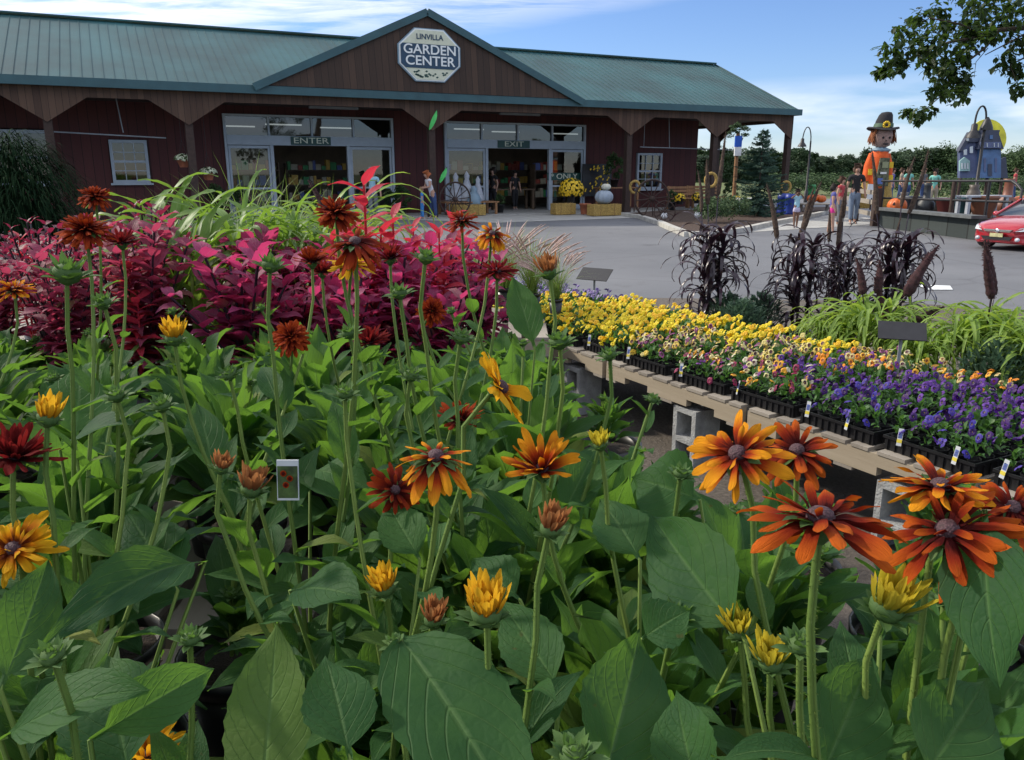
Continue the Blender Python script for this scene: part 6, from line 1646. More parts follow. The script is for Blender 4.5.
def railz(px, py):
    r_ = ray(px, py); rr = r_.x / r_.y; t = (A_.x - rr * A_.y) / (rr * (B_.y - A_.y) - (B_.x - A_.x)); q = A_.lerp(B_, t); return t, zat(px, py, q)
rails = [((882, 181), (1012, 181)), ((882, 198), (1012, 202)), ((882, 217), (960, 218))]
for a, b in rails:
    t0, z0 = railz(*a); t1, z1 = railz(*b); m_ = MB(); m_.tube([fp(t0, z0), fp(t1, z1)], .035, 6); m_.build('rail', M['iron'], fz)
t1, z1 = railz(1012, 181); t2, z2 = railz(1022, 190); m_ = MB(); m_.tube([fp(t1, z1), fp((t1 + t2) / 2, z1 - .08), fp(t2, z2), fp(t2, .4)], .035, 6); m_.build('rail', M['iron'], fz)
for px in (884, 919, 955, 990):
    t0, z0 = railz(px, 181); m_ = MB(); m_.tube([fp(t0, .40), fp(t0, z0 - .02)], .04 if px != 955 else .06, 6); m_.build('post', M['iron'] if px != 955 else M['post'], fz)
wf = thing('wooden_fence', 'low grey timber rail fence left of the dark retaining wall', 'fence', tuple(W1)); Fa, Fb = G(838, 216), G(874, 226)
for zt_ in (.35, .72, 1.02):
    m_ = MB(); m_.bar(Vector((Fa.x, Fa.y, zt_)), Vector((Fb.x, Fb.y, zt_)), .05, .14); m_.build('rail', M['pallet_grey'], wf, False)
for q in (Fb, Fa.lerp(Fb, .5), Fa):
    m_ = MB(); m_.bar(q, Vector((q.x, q.y, 1.16)), .2, .2, up=(1, 0, 0)); m_.build('post', M['post'], wf, False)
# pottery on the terrace
r = random.Random(8)
def pottery(px, py, d_, prof, col, lab, name='garden_pot'):
    c = at(px, py, d_); z0 = .40; t = (z0 - CAMH) / (c.z - CAMH) if abs(c.z - CAMH) > 1e-3 else 1
    m_ = MB(); m_.lathe((c.x, c.y, z0), prof, 18); return tag(m_.build(name, plain(lab[:24], col, .5, .2, 5)), lab, 'pot')
urn = lambda r_, h: [(r_ * .5, 0), (r_ * .9, h * .25), (r_, h * .5), (r_ * .8, h * .75), (r_ * .55, h * .88), (r_ * .7, h), (r_ * .55, h)]
bowl = lambda r_, h: [(r_ * .55, 0), (r_ * .8, h * .3), (r_, h * .85), (r_ * 1.08, h * .9), (r_ * 1.05, h), (r_ * .9, h)]
chim = lambda r_, h: [(r_ * .6, 0), (r_, h * .2), (r_ * .95, h * .38), (r_ * .4, h * .55), (r_ * .36, h * .9), (r_ * .5, h), (r_ * .35, h)]
for a_ in ((912, 210, 25, bowl(.36, .62), (.03, .05, .08), 'dark blue glazed bowl pot on the terrace right of the pumpkin face'), (925, 210, 24, chim(.34, 1.1), (.04, .05, .06), 'dark grey chimney pot behind the fence'), (947, 212, 23.5, bowl(.42, .6), (.16, .03, .03), 'dark red glazed bowl pot behind the fence'),
           (963, 212, 23, bowl(.36, .66), (.03, .13, .16), 'teal glazed bowl pot left of the fence post'), (983, 210, 22.5, bowl(.46, .72), (.3, .12, .07), 'wide clay bowl pot above the red car'), (1006, 205, 23, chim(.42, 1.25), (.34, .12, .07), 'clay chimney pot above the red car'),
           (1016, 208, 24, bowl(.3, .6), (.02, .02, .025), 'black bowl pot beside the clay chimney pot'), (936, 208, 26, bowl(.3, .5), (.1, .08, .06), 'brown bowl pot beneath the person in teal'), (972, 205, 26, urn(.3, 1.0), (.15, .12, .1), 'brown urn behind the teal pot'), (902, 214, 27, urn(.26, .7), (.2, .2, .2), 'grey urn behind the pumpkin face')):
    a_ = list(a_); a_[3] = [(q0 * .78, q1 * .85) for q0, q1 in a_[3]]; a_[4] = tuple(q0 * .6 for q0 in a_[4]); pottery(*a_)
c = at(1023, 208, 23); pumpkin('pumpkin', 'orange pumpkin above the bonnet of the red car', (c.x, c.y, .45), .36, .55, M['orange'])
c = at(897, 206, 24.6); pumpkin('carved_pumpkin', 'orange pumpkin with a carved face hanging on the fence', (c.x, c.y, c.z - .24), .29, .48, M['orange'], True, -PI / 2 - .4)
# white sawhorse table
c = G(996, 236); table((c.x + .3, c.y + 1.4, .0), .25, 1.5, .5, 1.02, 'pale table standing behind the red car', mat='ghost')
# lamp posts
def lamp(lab, px_pole, d, ytop, arms, base_py=None):
    x = (px_pole - 512) / 800 * d * CP; t = thing('street_lamp', lab, 'lamp post', (x, d, 0)); P0 = Vector((x, d, 0)); zt_ = CAMH + (172.0 - ytop) / 800 * d * 1.0
    zt_ = zat(px_pole, ytop, P0)
    m_ = MB(); pole_top = zat(px_pole, ytop + 14, P0); m_.tube([P0, P0 + Vector((0, 0, .6)), P0 + Vector((0, 0, .65)), P0 + Vector((0, 0, pole_top))], [.11, .11, .06, .045], 8)
    for (dxp, dyp) in arms:
        w_ = dxp / 800 * d; pts = [P0 + Vector((w_ / 2 - w_ / 2 * math.cos(a), 0, pole_top + abs(w_) * .5 * 0 + (zt_ - pole_top) * math.sin(a))) for a in [PI * k / 10 for k in range(11)]]
        m_.tube(pts + [pts[-1] - Vector((0, 0, (dyp - 14) / 800 * d))], .03, 6)
        e = pts[-1] - Vector((0, 0, (dyp - 14) / 800 * d)); h = MB(); h.lathe(e - Vector((0, 0, .42)), [(.24, 0), (.22, .08), (.13, .2), (.1, .24), (.09, .42), (.03, .46)], 14); h.build('lamp_shade', M['iron'], t)
    m_.build('pole', M['iron'], t)
lamp('tall black lamp post with a hooked arm and hanging shade before the haunted house', 978.5, 27, 106, [(-10, 18)])
c = None
P0 = Vector(((978.5 - 512) / 800 * 27 * CP, 27, 0)); h = MB(); h.lathe((P0.x + .05, P0.y, zat(980, 130, P0)), [(.2, 0), (.18, .1), (.1, .3), (.03, .4)], 12)
h.build('lamp_shade', M['iron'], [o for o in COL.objects if o.name.startswith('street_lamp')][0])
lamp('distant black lamp post with a hooked arm right of the porch corner', 808, 46, 127, [(-8, 12)])

# haunted house cut-out with moon
HM = {k: plain('house ' + k, c, .6, .2, 3) for k, c in {'blue': (.06, .13, .27), 'dark': (.03, .04, .075), 'mid': (.075, .10, .2), 'lite': (.22, .36, .36), 'moon': (.62, .58, .03), 'win': (.42, .47, .5)}.items()}
HD = 33.0
ht = thing('haunted_house', 'blue painted haunted house front with a yellow moon behind its roof', 'display', (at(985, 175, HD).x, at(985, 175, HD).y, .4))
def HP(pts, off, mat, name, th=.08):
    m_ = MB(); m_.prism([at(x, y, HD + off) for x, y in pts], (0, th, 0)); return m_.build(name, HM[mat], ht, False)
HP([(988 + 18.5 * math.cos(a), 138 + 19 * math.sin(a)) for a in [2 * PI * k / 28 for k in range(28)]], .45, 'moon', 'moon', .06)
HP([(960, 178), (960, 152), (967, 138), (982, 136), (982, 178)], .2, 'mid', 'wing_wall', .2)
HP([(959, 151), (970, 132), (984, 130), (984, 142), (968, 142), (963, 151)], .1, 'dark', 'wing_roof', .25)
HP([(980, 178), (980, 148), (1001, 148), (1001, 178)], 0, 'blue', 'tower_wall', .35)
HP([(978, 149), (983, 134), (982, 130), (1000, 130), (999, 134), (1004, 149)], -.06, 'dark', 'tower_roof', .45)
HP([(981, 148), (981, 142), (1001, 142), (1001, 148)], -.12, 'mid', 'balcony', .06)
HP([(998, 178), (999, 160), (1006, 157), (1008, 178)], .15, 'dark', 'side_wall', .2)
HP([(960, 171), (960, 161), (965, 157), (970, 161), (970, 171)], .08, 'lite', 'bay_window', .1)
for pts in ([(964, 155), (964, 150), (967, 149), (967, 155)], [(970, 153), (970, 147), (973, 146), (973, 153)], [(967, 141), (967, 138), (969, 137), (969, 141)]): HP(pts, .06, 'win', 'window', .03)
HP([(988, 176), (988, 164), (992, 164), (992, 176)], -.03, 'dark', 'door', .02)
HP([(984, 172), (984, 158), (986, 158), (986, 172)], -.02, 'mid', 'pilaster', .02); HP([(995, 172), (995, 158), (997, 158), (997, 172)], -.02, 'mid', 'pilaster', .02)
HP([(990, 139), (990, 135), (993, 135), (993, 139)], -.1, 'blue', 'window', .03)
for x in (983, 987, 994, 998): HP([(x, 147), (x, 143), (x + .8, 143), (x + .8, 147)], -.15, 'win', 'baluster', .03)
for x in (961.5, 964.2, 967): HP([(x, 169), (x, 163), (x + 1.6, 163), (x + 1.6, 169)], .05, 'win', 'window_light', .02)
# legs down to the terrace
m_ = MB()
for px in (963, 990, 1005):
    q = at(px, 178, HD); m_.tube([(q.x, q.y + .2, .38), (q.x, q.y + .2, q.z)], .06, 6)
m_.build('legs', M['post'], ht)

# scarecrow statue
def scarecrow():
    d = 28.0; P0 = at(876, 196, d); P0 = Vector((P0.x, P0.y, .40)); u = d / 800
    def Z(y): return zat(876, y, P0)
    def X(px): return (px - 512) / 800 * d / CP * 1.0 * (1.0)
    xo = lambda px: P0 + Vector(((px - 876) * u, 0, 0))
    t = thing('scarecrow_statue', 'tall scarecrow figure in an orange jacket and dark witch hat', 'statue', tuple(P0))
    V = lambda px, py, dy=0: Vector((P0.x + (px - 876) * u, P0.y + dy, Z(py)))
    straw = M['hay']; jk = plain('orange jacket', (.72, .11, .015), .8, .2, 4); hatm = plain('dark hat felt', (.018, .018, .022), .9, .2, 6); burl = plain('burlap face', (.34, .23, .20), .9, .2, 12)
    m_ = MB()   # legs in straw coloured trousers
    for (a, b, c) in (((868, 184), (866, 195), (864, 204)), ((882, 184), (884, 195), (885, 204))): m_.tube([V(*a), V(*b), V(*c), Vector((V(*c).x, P0.y, .42))], [.24, .25, .28, .2], 10)
    m_.build('trousers', straw, t)
    m_ = MB(); rows = []
    for (py, rx, ry, cx_) in ((188, 9.5, .26, 875), (182, 10, .3, 875), (168, 9, .3, 875), (158, 9, .28, 875), (152, 8, .24, 875), (149, 4, .14, 875.5)):
        rows.append([V(cx_ + rx * math.cos(a), py, ry * math.sin(a) * 1.1) for a in [2 * PI * k / 18 for k in range(18)]])
    m_.grid(rows, closed=True); m_.add(rows[0], [tuple(range(18))]); m_.add(rows[-1], [tuple(range(18))]); m_.build('jacket', jk, t)
    m_ = MB()
    for sgn in (-1, 1): m_.tube([V(875 + sgn * 7, 154), V(875 + sgn * 10, 166), V(875 + sgn * 10.5, 181)], [.12, .14, .16], 10)
    m_.build('sleeves', jk, t)
    m_ = MB()
    for sgn in (-1, 1): m_.tube([V(875 + sgn * 10.5, 181), V(875 + sgn * 10.5, 187)], [.12, .16], 8)
    m_.build('straw_hands', straw, t)
    m_ = MB(); m_.prism([V(869, 186, -.37), V(882, 186, -.37), V(881, 158, -.36), V(872, 158, -.36)], (0, .06, 0)); b_ = m_.build('overall_bib', plain('patched bib', (.12, .13, .08), .9, .6, 9), t, False)
    for i_, (x0, x1, y0, y1, col) in enumerate(((873, 879, 172, 174, (.7, .7, .7)), (871, 876, 178, 184, (.1, .16, .4)), (874, 880, 162, 168, (.25, .27, .16)))):
        m_ = MB(); m_.prism([V(x0, y1, -.385), V(x1, y1, -.385), V(x1, y0, -.385), V(x0, y0, -.385)], (0, .012, 0)); m_.build('patch', plain('patch %d' % i_, col, .8, .1, 5), b_, False)
    m_ = MB()
    for (px, py) in ((865, 172), (886, 178), (885, 165)): m_.prism([V(px - 2, py + 3, -.2), V(px + 2, py + 3, -.2), V(px + 2, py - 3, -.2), V(px - 2, py - 3, -.2)], (0, -.02, 0))
    m_.build('jacket_patches', M['mum'], t, False)
    m_ = MB(); m_.lathe(V(875.5, 150.5), [(.30, -.04), (.38, .02), (.18, .10), (.1, .12)], 14, lobes=7, depth=.25); m_.build('collar', M['sign_edge'], t)
    m_ = MB(); hc = V(876, 148); H_ = Z(127) - Z(148); m_.lathe(hc, [(.1, 0), (.24, H_ * .1), (.31, H_ * .35), (.33, H_ * .6), (.28, H_ * .9), (.1, H_ * 1.05)], 18); m_.build('head', burl, t)
    m_ = MB()
    for sx_ in (-.11, .11): m_.lathe(V(876, 138, -.31) + Vector((sx_, 0, 0)), [(.001, .02), (.04, .005), (.001, -.02)], 10, ax=(0, -1, 0))
    m_.prism([V(874, 145, -.315), V(878, 145, -.315), V(879, 143.6, -.315), V(873, 143.6, -.315)], (0, .02, 0)); m_.lathe(V(876, 141, -.31), [(.022, 0), (.001, .03)], 8, ax=(0, -1, 0)); m_.build('face', hatm, t, False)
    m_ = MB(); r = random.Random(3)
    for k in range(90):
        sd = -1 if k % 2 else 1; a = r.uniform(-.4, 1.3); p = V(876, 130, 0) + Vector((sd * .32 * math.cos(a * .4), r.uniform(-.22, .22), r.uniform(-.05, .05)))
        m_.tube([p, p + Vector((sd * r.uniform(.02, .1), 0, -.25)), p + Vector((sd * r.uniform(.0, .12), 0, -r.uniform(.28, .5)))], .014, 3)
    m_.build('hair', plain('brown orange hair', (.28, .1, .04), .9, .3, 10), t)
    m_ = MB(); rows = []
    for (py, r_, cx_) in ((129.5, .53, 875.5), (128.2, .50, 875.5), (127.6, .30, 875.5), (121, .27, 876), (115, .22, 877), (112.5, .16, 877.5), (111.8, .05, 878)):
        c = V(cx_, py); rows.append([c + Vector((r_ * math.cos(a), r_ * math.sin(a), (.05 * math.cos(2 * a) if r_ > .4 else 0))) for a in [2 * PI * k / 20 for k in range(20)]])
    m_.grid(rows, closed=True); m_.add(rows[0], [tuple(range(20))]); ho = m_.build('hat', hatm, t)
    m_ = MB(); rows = [[V(875.5 + (876 - 875.5) * k, py) + Vector((r_ * math.cos(a), r_ * math.sin(a), 0)) for a in [2 * PI * q / 20 for q in range(20)]] for k, (py, r_) in enumerate(((127.2, .325), (123.5, .305)))]
    m_.grid(rows, closed=True); m_.build('hat_band', M['sage'], ho)
    m_ = MB(); c = V(874.5, 125.5, -.33)
    for k in range(10):
        a = 2 * PI * k / 10; m_.lathe(c + Vector((math.cos(a) * .09, 0, math.sin(a) * .09)), [(.001, .01), (.05, 0), (.001, -.01)], 7, ax=(0, -1, 0))
    m_.build('sunflower', M['mum'], ho); m_ = MB(); m_.lathe(c + Vector((0, -.02, 0)), [(.05, 0), (.001, .03)], 9, ax=(0, -1, 0)); m_.build('sunflower_center', M['post'], ho)
scarecrow()
c = at(893, 196, 27); 

# ================================================================ PEOPLE
SKIN = plain('skin', (.42, .24, .17), .6, .08, 8)
def skin_mesh(name, verts, edges, radii, mat, levels=1, root=0):
    me = bpy.data.meshes.new(name); me.from_pydata([tuple(v) for v in verts], edges, [])
    ob = bpy.data.objects.new('tmp_skin', me); COL.objects.link(ob)
    mod = ob.modifiers.new('Skin', 'SKIN'); mod.use_smooth_shade = True
    for i, sv in enumerate(me.skin_vertices[0].data):
        r_ = radii[i]; sv.radius = (r_, r_) if not isinstance(r_, tuple) else r_; sv.use_root = (i == root)
    s2 = ob.modifiers.new('Sub', 'SUBSURF'); s2.levels = levels; s2.render_levels = levels
    dg = bpy.context.evaluated_depsgraph_get(); out = bpy.data.meshes.new_from_object(ob.evaluated_get(dg)); out.name = name
    bpy.data.objects.remove(ob)
    out.materials.clear(); out.materials.append(mat)
    for p_ in out.polygons: p_.use_smooth = True
    return out
def person(label, loc, h, rot, shirt, pants, hair, shortp=False, sleeve=.5, armL=None, armR=None, stride=.12, hairlong=False, lean=0.0, skin=None, bulk=1.0):
    t = thing('person', label, 'person', loc, None, rot); k = h
    s_ = skin or SKIN
    hip, knee, ank, sh, nk, hd = .52, .285, .045, .81, .845, .93
    y = lambda z: -lean * max(0, z - .5)          # faces local -y; lean forwards
    V = []; E = []; Rr = []
    def v(x, yy, z, r_, par=None):
        V.append(Vector((x, yy, z)) * k); Rr.append(tuple(q * k for q in r_) if isinstance(r_, tuple) else r_ * k)
        if par is not None: E.append((par, len(V) - 1))
        return len(V) - 1
    pel = v(0, 0, hip, (.075 * bulk, .055 * bulk)); wst = v(0, y(.62), .62, (.068 * bulk, .05 * bulk), pel); ch = v(0, y(.74), .74, (.082 * bulk, .055 * bulk), wst); tp = v(0, y(sh), sh, (.06, .04), ch)
    n_ = v(0, y(nk), nk + .01, .028, tp); h0 = v(0, y(.885) - .008, .885, .043, n_); h1 = v(0, y(hd) - .008, .93, .057, h0); h2 = v(0, y(.97) - .004, .965, .045, h1)
    nose = v(0, y(.915) - .066, .918, .008, h1)
    for sgn, st_, arm in ((-1, stride, armL), (1, -stride, armR)):
        a = v(sgn * .05, 0, hip - .04, .058 * bulk, pel); b = v(sgn * .053, -st_ * .45, knee, .038, a); c_ = v(sgn * .055, -st_ + (.06 if st_ < 0 else 0) * 0, ank, .022, b); f_ = v(sgn * .06, -st_ - .05, .018, .018, c_); v(sgn * .062, -st_ - .085, .014, .013, f_)
        if arm is None: arm = ((sgn * .145, .01, .64), (sgn * .155, -.04, .50))
        s0 = v(sgn * .10, y(sh), sh - .008, .034, tp); e_ = v(*arm[0], .024, s0); w_ = v(*arm[1], .016, e_)
        dv = (Vector(arm[1]) - Vector(arm[0])).normalized(); pm_ = Vector(arm[1]) + dv * .03; pa_ = v(*pm_, (.018, .010), w_)
        side = dv.cross(Vector((sgn, 0, 0))); side = side.normalized() if side.length > .1 else Vector((0, 1, 0))
        for q in range(4):
            l_ = (.028, .034, .032, .024)[q]; e2 = pm_ + dv * l_ + side * (.009 * (q - 1.5)); v(*e2, .0045, pa_)
        th = pm_ + side * -.022 + dv * .004; v(*th, .005, w_)
    link('body', skin_mesh('body', V, E, Rr, s_), t)
    # shirt
    V, E, Rr = [], [], []
    a = v(0, 0, hip - .06, (.085 * bulk, .066 * bulk)); b = v(0, y(.63), .63, (.078 * bulk, .06 * bulk), a); c_ = v(0, y(.74), .74, (.091 * bulk, .064 * bulk), b); d_ = v(0, y(sh), sh + .004, (.068, .048), c_)
    for sgn, arm in ((-1, armL), (1, armR)):
        if arm is None: arm = ((sgn * .145, .01, .64), (sgn * .155, -.04, .50))
        s0 = v(sgn * .103, y(sh), sh - .006, .042, d_)
        if sleeve > 0: e_ = Vector((sgn * .10, y(sh), sh - .008)).lerp(Vector(arm[0]), sleeve); v(*e_, .036, s0)
    link('shirt', skin_mesh('shirt', V, E, Rr, shirt), t)
    V, E, Rr = [], [], []
    a = v(0, 0, hip + .075, (.07 * bulk, .05 * bulk)); a = v(0, 0, hip, (.08 * bulk, .062 * bulk), a)
    for sgn, st_ in ((-1, stride), (1, -stride)):
        b = v(sgn * .05, 0, hip - .05, .064 * bulk, a); zk = knee if not shortp else knee + .10; c_ = v(sgn * .053, -st_ * (.45 if not shortp else .25), zk, .046 if not shortp else .055, b)
        if not shortp: v(sgn * .055, -st_, ank + .02, .034, c_)
    link('shorts' if shortp else 'trousers', skin_mesh('trousers', V, E, Rr, pants), t)
    V, E, Rr = [], [], []
    a = v(0, y(.95) + .012, .948, .060); b = v(0, y(.95) + .0, .972, .050, a)
    if hairlong: c_ = v(0, y(.9) + .035, .90, .045, a); v(0, y(.83) + .05, .84, .03, c_)
    else: v(0, y(.91) + .035, .915, .038, a)
    link('hair', skin_mesh('hair', V, E, Rr, hair), t)
    m_ = MB()
    for sgn in (-1, 1):
        m_.box(Vector((sgn * .06, -stride * -sgn * 1.0 * -1 - .035, .014)) * k, (.03 * k, 0, 0), (0, .06 * k, 0), (0, 0, .014 * k))
    m_ = MB()
    for sgn, st_ in ((-1, stride), (1, -stride)):
        c_ = Vector((sgn * .06, -st_ - .04, 0)) * k; m_.lathe(c_, [(.03 * k, 0), (.036 * k, .008 * k), (.034 * k, .022 * k), (.018 * k, .036 * k)], 10)
    link('shoes', m_.mesh('shoes', M['grey']), t)
    m_ = MB()
    for sx_ in (-.02, .02): m_.lathe(Vector((sx_, y(.93) - .062, .935)) * k, [(.001, .004 * k), (.006 * k, .001 * k), (.001, -.004 * k)], 7, ax=(0, -1, 0))
    m_.lathe(Vector((0, y(.9) - .052, .897)) * k, [(.001, .004 * k), (.012 * k, 0), (.001, -.004 * k)], 7, ax=(0, -1, 0)); link('eyes', m_.mesh('eyes', M['post']), t)
    return t
cl = {k: plain('cloth ' + k, c, .85, .12, 8) for k, c in {'white': (.62, .62, .66), 'blue': (.04, .2, .5), 'denim': (.03, .06, .16), 'black': (.012, .012, .015), 'lblue': (.3, .52, .62), 'lilac': (.5, .45, .6), 'purple': (.1, .1, .32), 'pink': (.75, .04, .3), 'red': (.42, .05, .06), 'grey': (.14, .15, .17), 'teal': (.2, .55, .48), 'khaki': (.3, .26, .2), 'jeans': (.15, .2, .28)}.items()}
hr = {k: plain('hair ' + k, c, .8, .2, 20) for k, c in {'ginger': (.35, .1, .03), 'dark': (.02, .013, .01), 'grey': (.3, .28, .26), 'brown': (.07, .035, .02), 'blond': (.4, .28, .12)}.items()}
p = B(S(433, 200, -1.2)[0], -1.2, 0)
hold = ((-.13, -.12, .68), (-.06, -.24, .66)); holdr = ((.13, -.12, .68), (.06, -.24, .66))
person('ginger haired woman in a white sleeveless top leaning over a child by the doors', tuple(p), 1.68, math.radians(-62), cl['white'], cl['denim'], hr['ginger'], sleeve=.15, armL=hold, armR=holdr, lean=.32, stride=.04)
q = p - BU * .42; person('small child in blue clothes held by the ginger haired woman', (q.x, q.y, 0), 1.12, R(100), cl['blue'], cl['blue'], hr['blond'], stride=.02)
p = B(S(373, 200, -.8)[0], -.8, 0); person('grey haired man in a blue top before the entrance doors', tuple(p), 1.78, R(10), cl['lblue'], cl['grey'], hr['grey'], stride=.05)
p = B(S(515, 205, 3.6)[0], 3.6, .03); person('shopper in black standing inside the exit doorway', tuple(p), 1.66, R(30), cl['black'], cl['black'], hr['dark'], stride=.04)
p = B(S(493, 205, 3.5)[0], 3.5, .03); person('taller shopper in black inside the left side of the exit doorway', tuple(p), 1.78, R(-40), cl['black'], cl['black'], hr['dark'], stride=.04)
DARKSKIN = plain('brown skin', (.16, .08, .05), .6, .08, 8)
p = G(795, 228); person('small girl in a light blue top with arms raised to her head', (p.x, p.y, 0), 1.14, R(0), cl['lblue'], cl['lilac'], hr['dark'], True, .6, armL=((-.17, -.03, .78), (-.06, -.07, .88)), armR=((.17, -.03, .78), (.06, -.07, .88)), stride=.06, skin=DARKSKIN)
p = G(830, 234); person('girl in a purple top and pink shorts seen from the side', (p.x, p.y, 0), 1.34, R(70), cl['purple'], cl['pink'], hr['dark'], True, .4, stride=.05, hairlong=True)
p = G(838, 226); person('woman in a red patterned top behind the girl in pink shorts', (p.x, p.y, 0), 1.5, R(40), cl['red'], cl['grey'], hr['brown'], stride=.06, sleeve=.3)
p = G(852, 224); person('man in a black shirt and pale jeans walking by the timber fence', (p.x, p.y, 0), 1.88, R(-10), cl['black'], cl['jeans'], hr['brown'], stride=.08, sleeve=.6)
p = at(933, 200, 30); person('person in a teal shirt bending behind the fence', (p.x, p.y, .40), 1.35, R(-40), cl['teal'], cl['khaki'], hr['dark'], stride=.05, sleeve=.5, lean=.3)
for px, d_, c_, l_ in ((890, 33, 'purple', 'visitor in purple behind the fence next to the scarecrow'), (899, 34, 'khaki', 'visitor in khaki behind the fence right of the scarecrow'), (906, 33, 'teal', 'visitor in dark green behind the fence'), (921, 35, 'grey', 'visitor in grey behind the fence left of the person in teal'), (1012, 36, 'red', 'visitor in red beyond the haunted house')):
    p = at(px, 200, d_); person(l_, (p.x, p.y, .40), 1.6 * .88, R(px % 60), cl[c_], cl['denim'], hr['brown'], stride=.06)
# white placard stand by the scarecrow legs and white tent in the distance
c = at(872, 192, 27.2); t = thing('notice_board', 'small white notice board at the feet of the scarecrow', 'sign', (c.x, c.y, .4)); m_ = MB(); m_.box((c.x, c.y, c.z), (.16, 0, 0), (0, .015, 0), (0, 0, .26)); m_.build('board', M['white'], t, False); m_ = MB(); m_.tube([(c.x, c.y, .4), (c.x, c.y, c.z - .2)], .03, 5); m_.build('stake', M['post'], t)
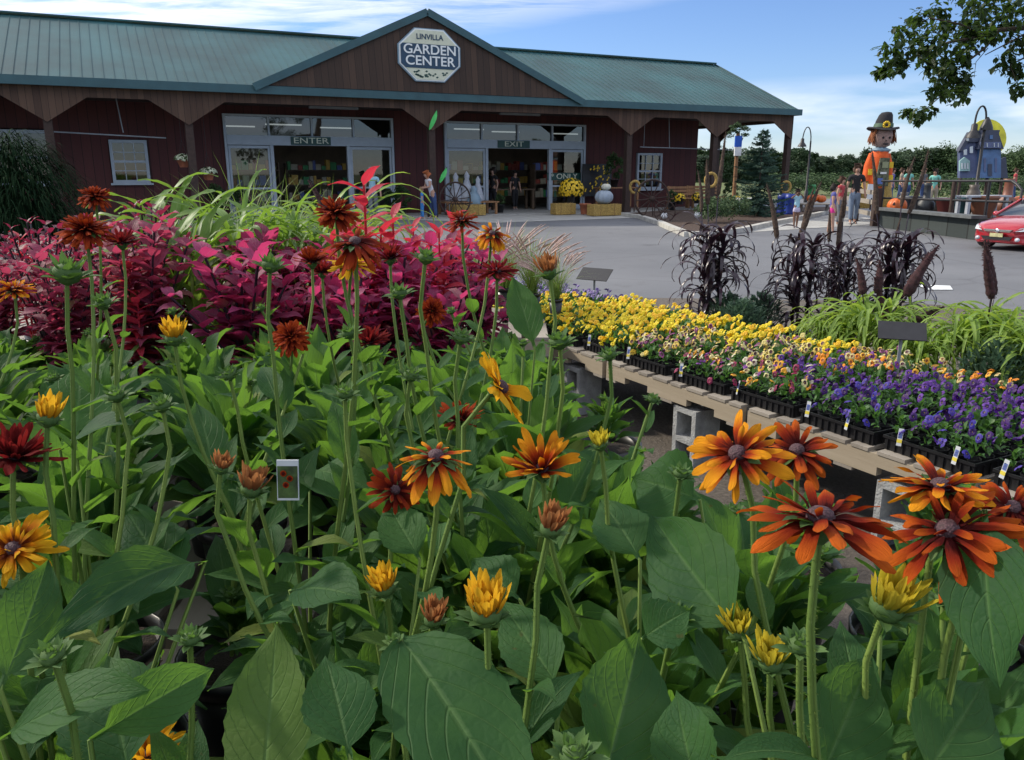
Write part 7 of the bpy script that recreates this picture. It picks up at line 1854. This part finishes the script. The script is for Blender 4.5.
# ================================================================ RED CAR
def car():
    C0 = G(995, 250); az = R(-90 - 62)      # heading
    t = thing('parked_car', 'red hatchback parked at the right edge facing the camera', 'car', (C0.x, C0.y, 0)); t.rotation_euler = (0, 0, az); t.scale = (.84, .84, .74)
    paint, nt, N, L, bs = _new('red car paint'); bs.inputs['Base Color'].default_value = (.42, .010, .022, 1); bs.inputs['Roughness'].default_value = .28; bs.inputs['Coat Weight'].default_value = 1.0; bs.inputs['Coat Roughness'].default_value = .04; bs.inputs['Metallic'].default_value = .25
    gl = plain('car glass', (.03, .04, .05), .05, .05, 2, spec=1.0); lampm = plain('headlight glass', (.55, .6, .65), .12, .2, 8, spec=1.0); chrome = plain('chrome', (.75, .76, .78), .15, .03, 5, metal=1.0)
    # local +x = forward; nose at x=0
    def L_(m, name, mat, parent=t, smooth=True): return link(name, m.mesh(name, mat, smooth), parent)
    body = MB(); secs = [  # x, zlow, half width, z shoulder, z top(centre)
        (0.02, .24, .40, .50, .56), (-.06, .20, .62, .58, .66), (-.18, .19, .76, .64, .76), (-.40, .18, .83, .70, .84), (-.75, .18, .85, .76, .91), (-1.10, .18, .855, .84, .97), (-1.35, .18, .855, .90, 1.0), (-2.2, .18, .86, .93, 1.0), (-3.2, .18, .86, .95, 1.02), (-3.9, .22, .80, .92, 1.0), (-4.1, .3, .6, .85, .9)]
    rows = []
    for (x, zl, w, zs, zt_) in secs:
        row = []
        for (fy, fz) in ((0, 0), (.85, 0), (1.0, .12), (1.02, .45), (1.0, .75), (.96, 1.0)): row.append(Vector((x - (.10 if fy > .9 and x > -.3 else 0), fy * w, zl + (zs - zl) * fz)))
        for (fy, k) in ((.86, .45), (.62, .8), (.3, .96), (0, 1.0)): row.append(Vector((x, fy * w, zs + (zt_ - zs) * k)))
        full = row + [Vector((q.x, -q.y, q.z)) for q in row[-2:0:-1]]
        rows.append(full)
    body.grid(rows, closed=True); n_ = len(rows[0]); body.add(rows[0], [tuple(range(n_))]); body.add(rows[-1], [tuple(range(n_))[::-1]]); bo = L_(body, 'body', paint)
    g = MB(); prof = [(-1.12, .96, .80), (-1.85, 1.42, .60), (-2.4, 1.48, .60), (-3.3, 1.42, .58), (-4.0, .98, .66)]
    rows = []
    for x, z, w in prof: rows.append([Vector((x, y_ * w, z - .03 * y_ * y_)) for y_ in (-1, -.6, 0, .6, 1)])
    g.grid(rows)
    for sgn in (0, 4):
        lo = [Vector((r_[sgn].x, (.82 if sgn else -.82), .93)) for r_ in rows]; g.grid([[r_[sgn] for r_ in rows], lo])
    L_(g, 'windows', gl)
    rfm = MB(); rfm.grid([[Vector((x, y_ * w, z + .012)) for y_ in (-1, -.5, 0, .5, 1)] for x, z, w in ((-1.8, 1.41, .60), (-2.4, 1.48, .61), (-3.3, 1.425, .6))])
    for sgn in (-1, 1): rfm.tube([(-1.12, sgn * .81, .95), (-1.85, sgn * .61, 1.41)], .035, 6)
    L_(rfm, 'roof', paint)
    gr = MB(); gr.prism([(.0, -.34, .30), (.0, .34, .30), (-.005, .42, .40), (-.005, -.42, .40)], (.035, 0, 0)); L_(gr, 'lower_grille', M['black'], bo)
    gr = MB(); gr.prism([(-.02, -.33, .535), (-.02, .33, .535), (-.04, .38, .60), (-.04, -.38, .60)], (.06, 0, 0)); L_(gr, 'grille', M['black'], bo)
    c = MB(); c.bar((.035, -.36, .585), (.035, .36, .585), .012, .022); c.lathe((.04, 0, .565), [(.001, .012), (.05, .006), (.06, 0)], 14, ax=(1, 0, 0)); L_(c, 'grille_trim', chrome, bo)
    pl_ = MB(); pl_.box((.045, 0, .44), (.008, 0, 0), (0, .17, 0), (0, 0, .055)); L_(pl_, 'number_plate', plain('plate', (.5, .48, .25), .5, .3, 12), t, False)
    for sgn in (-1, 1):
        h = MB(); pts = [(-.03, .42, .55), (-.10, .66, .57), (-.42, .835, .66), (-.58, .84, .73), (-.30, .72, .715), (-.08, .50, .64)]
        P_ = [Vector((x + .012, y_ * sgn * 1.0 + sgn * .014, z + .01)) for x, y_, z in pts]; cen = sum(P_, Vector()) / 6 + Vector((.05, sgn * .03, .02)); h.add(P_ + [cen], [(i, (i + 1) % 6, 6) for i in range(6)]); h.add([p_ - Vector((.06, sgn * .05, .02)) for p_ in P_], [tuple(range(6))]); L_(h, 'headlight', lampm)
        f = MB(); f.lathe((-.02, sgn * .52, .33), [(.06, .0), (.055, .03), (.001, .035)], 12, ax=(1, 0, 0)); L_(f, 'fog_lamp', lampm)
        mr = MB(); mr.lathe((-1.35, sgn * .93, .98), [(.01, -.09), (.07, -.05), (.08, .0), (.06, .06), (.01, .09)], 12, ax=(0, 1, 0)); L_(mr, 'mirror', paint)
        for x in (-.78, -3.35):
            w = MB(); w.lathe((x, sgn * .70, .30), [(.2, -.09), (.29, -.09), (.30, -.05), (.30, .12), (.28, .155), (.2, .155)], 24, ax=(0, sgn, 0)); wo = L_(w, 'tyre', M['black'])
            w = MB(); w.lathe((x, sgn * .79, .30), [(.2, .0), (.19, .05), (.04, .03), (.001, .03)], 12, ax=(0, sgn, 0), lobes=5, depth=.1); L_(w, 'rim', chrome, wo)
            ar = MB(); ar.tube([(x + .345 * math.cos(a), sgn * .868, .30 + .345 * math.sin(a)) for a in [PI * k / 10 for k in range(11)]], .02, 5); L_(ar, 'wheel_arch', M['black'], bo)
car()
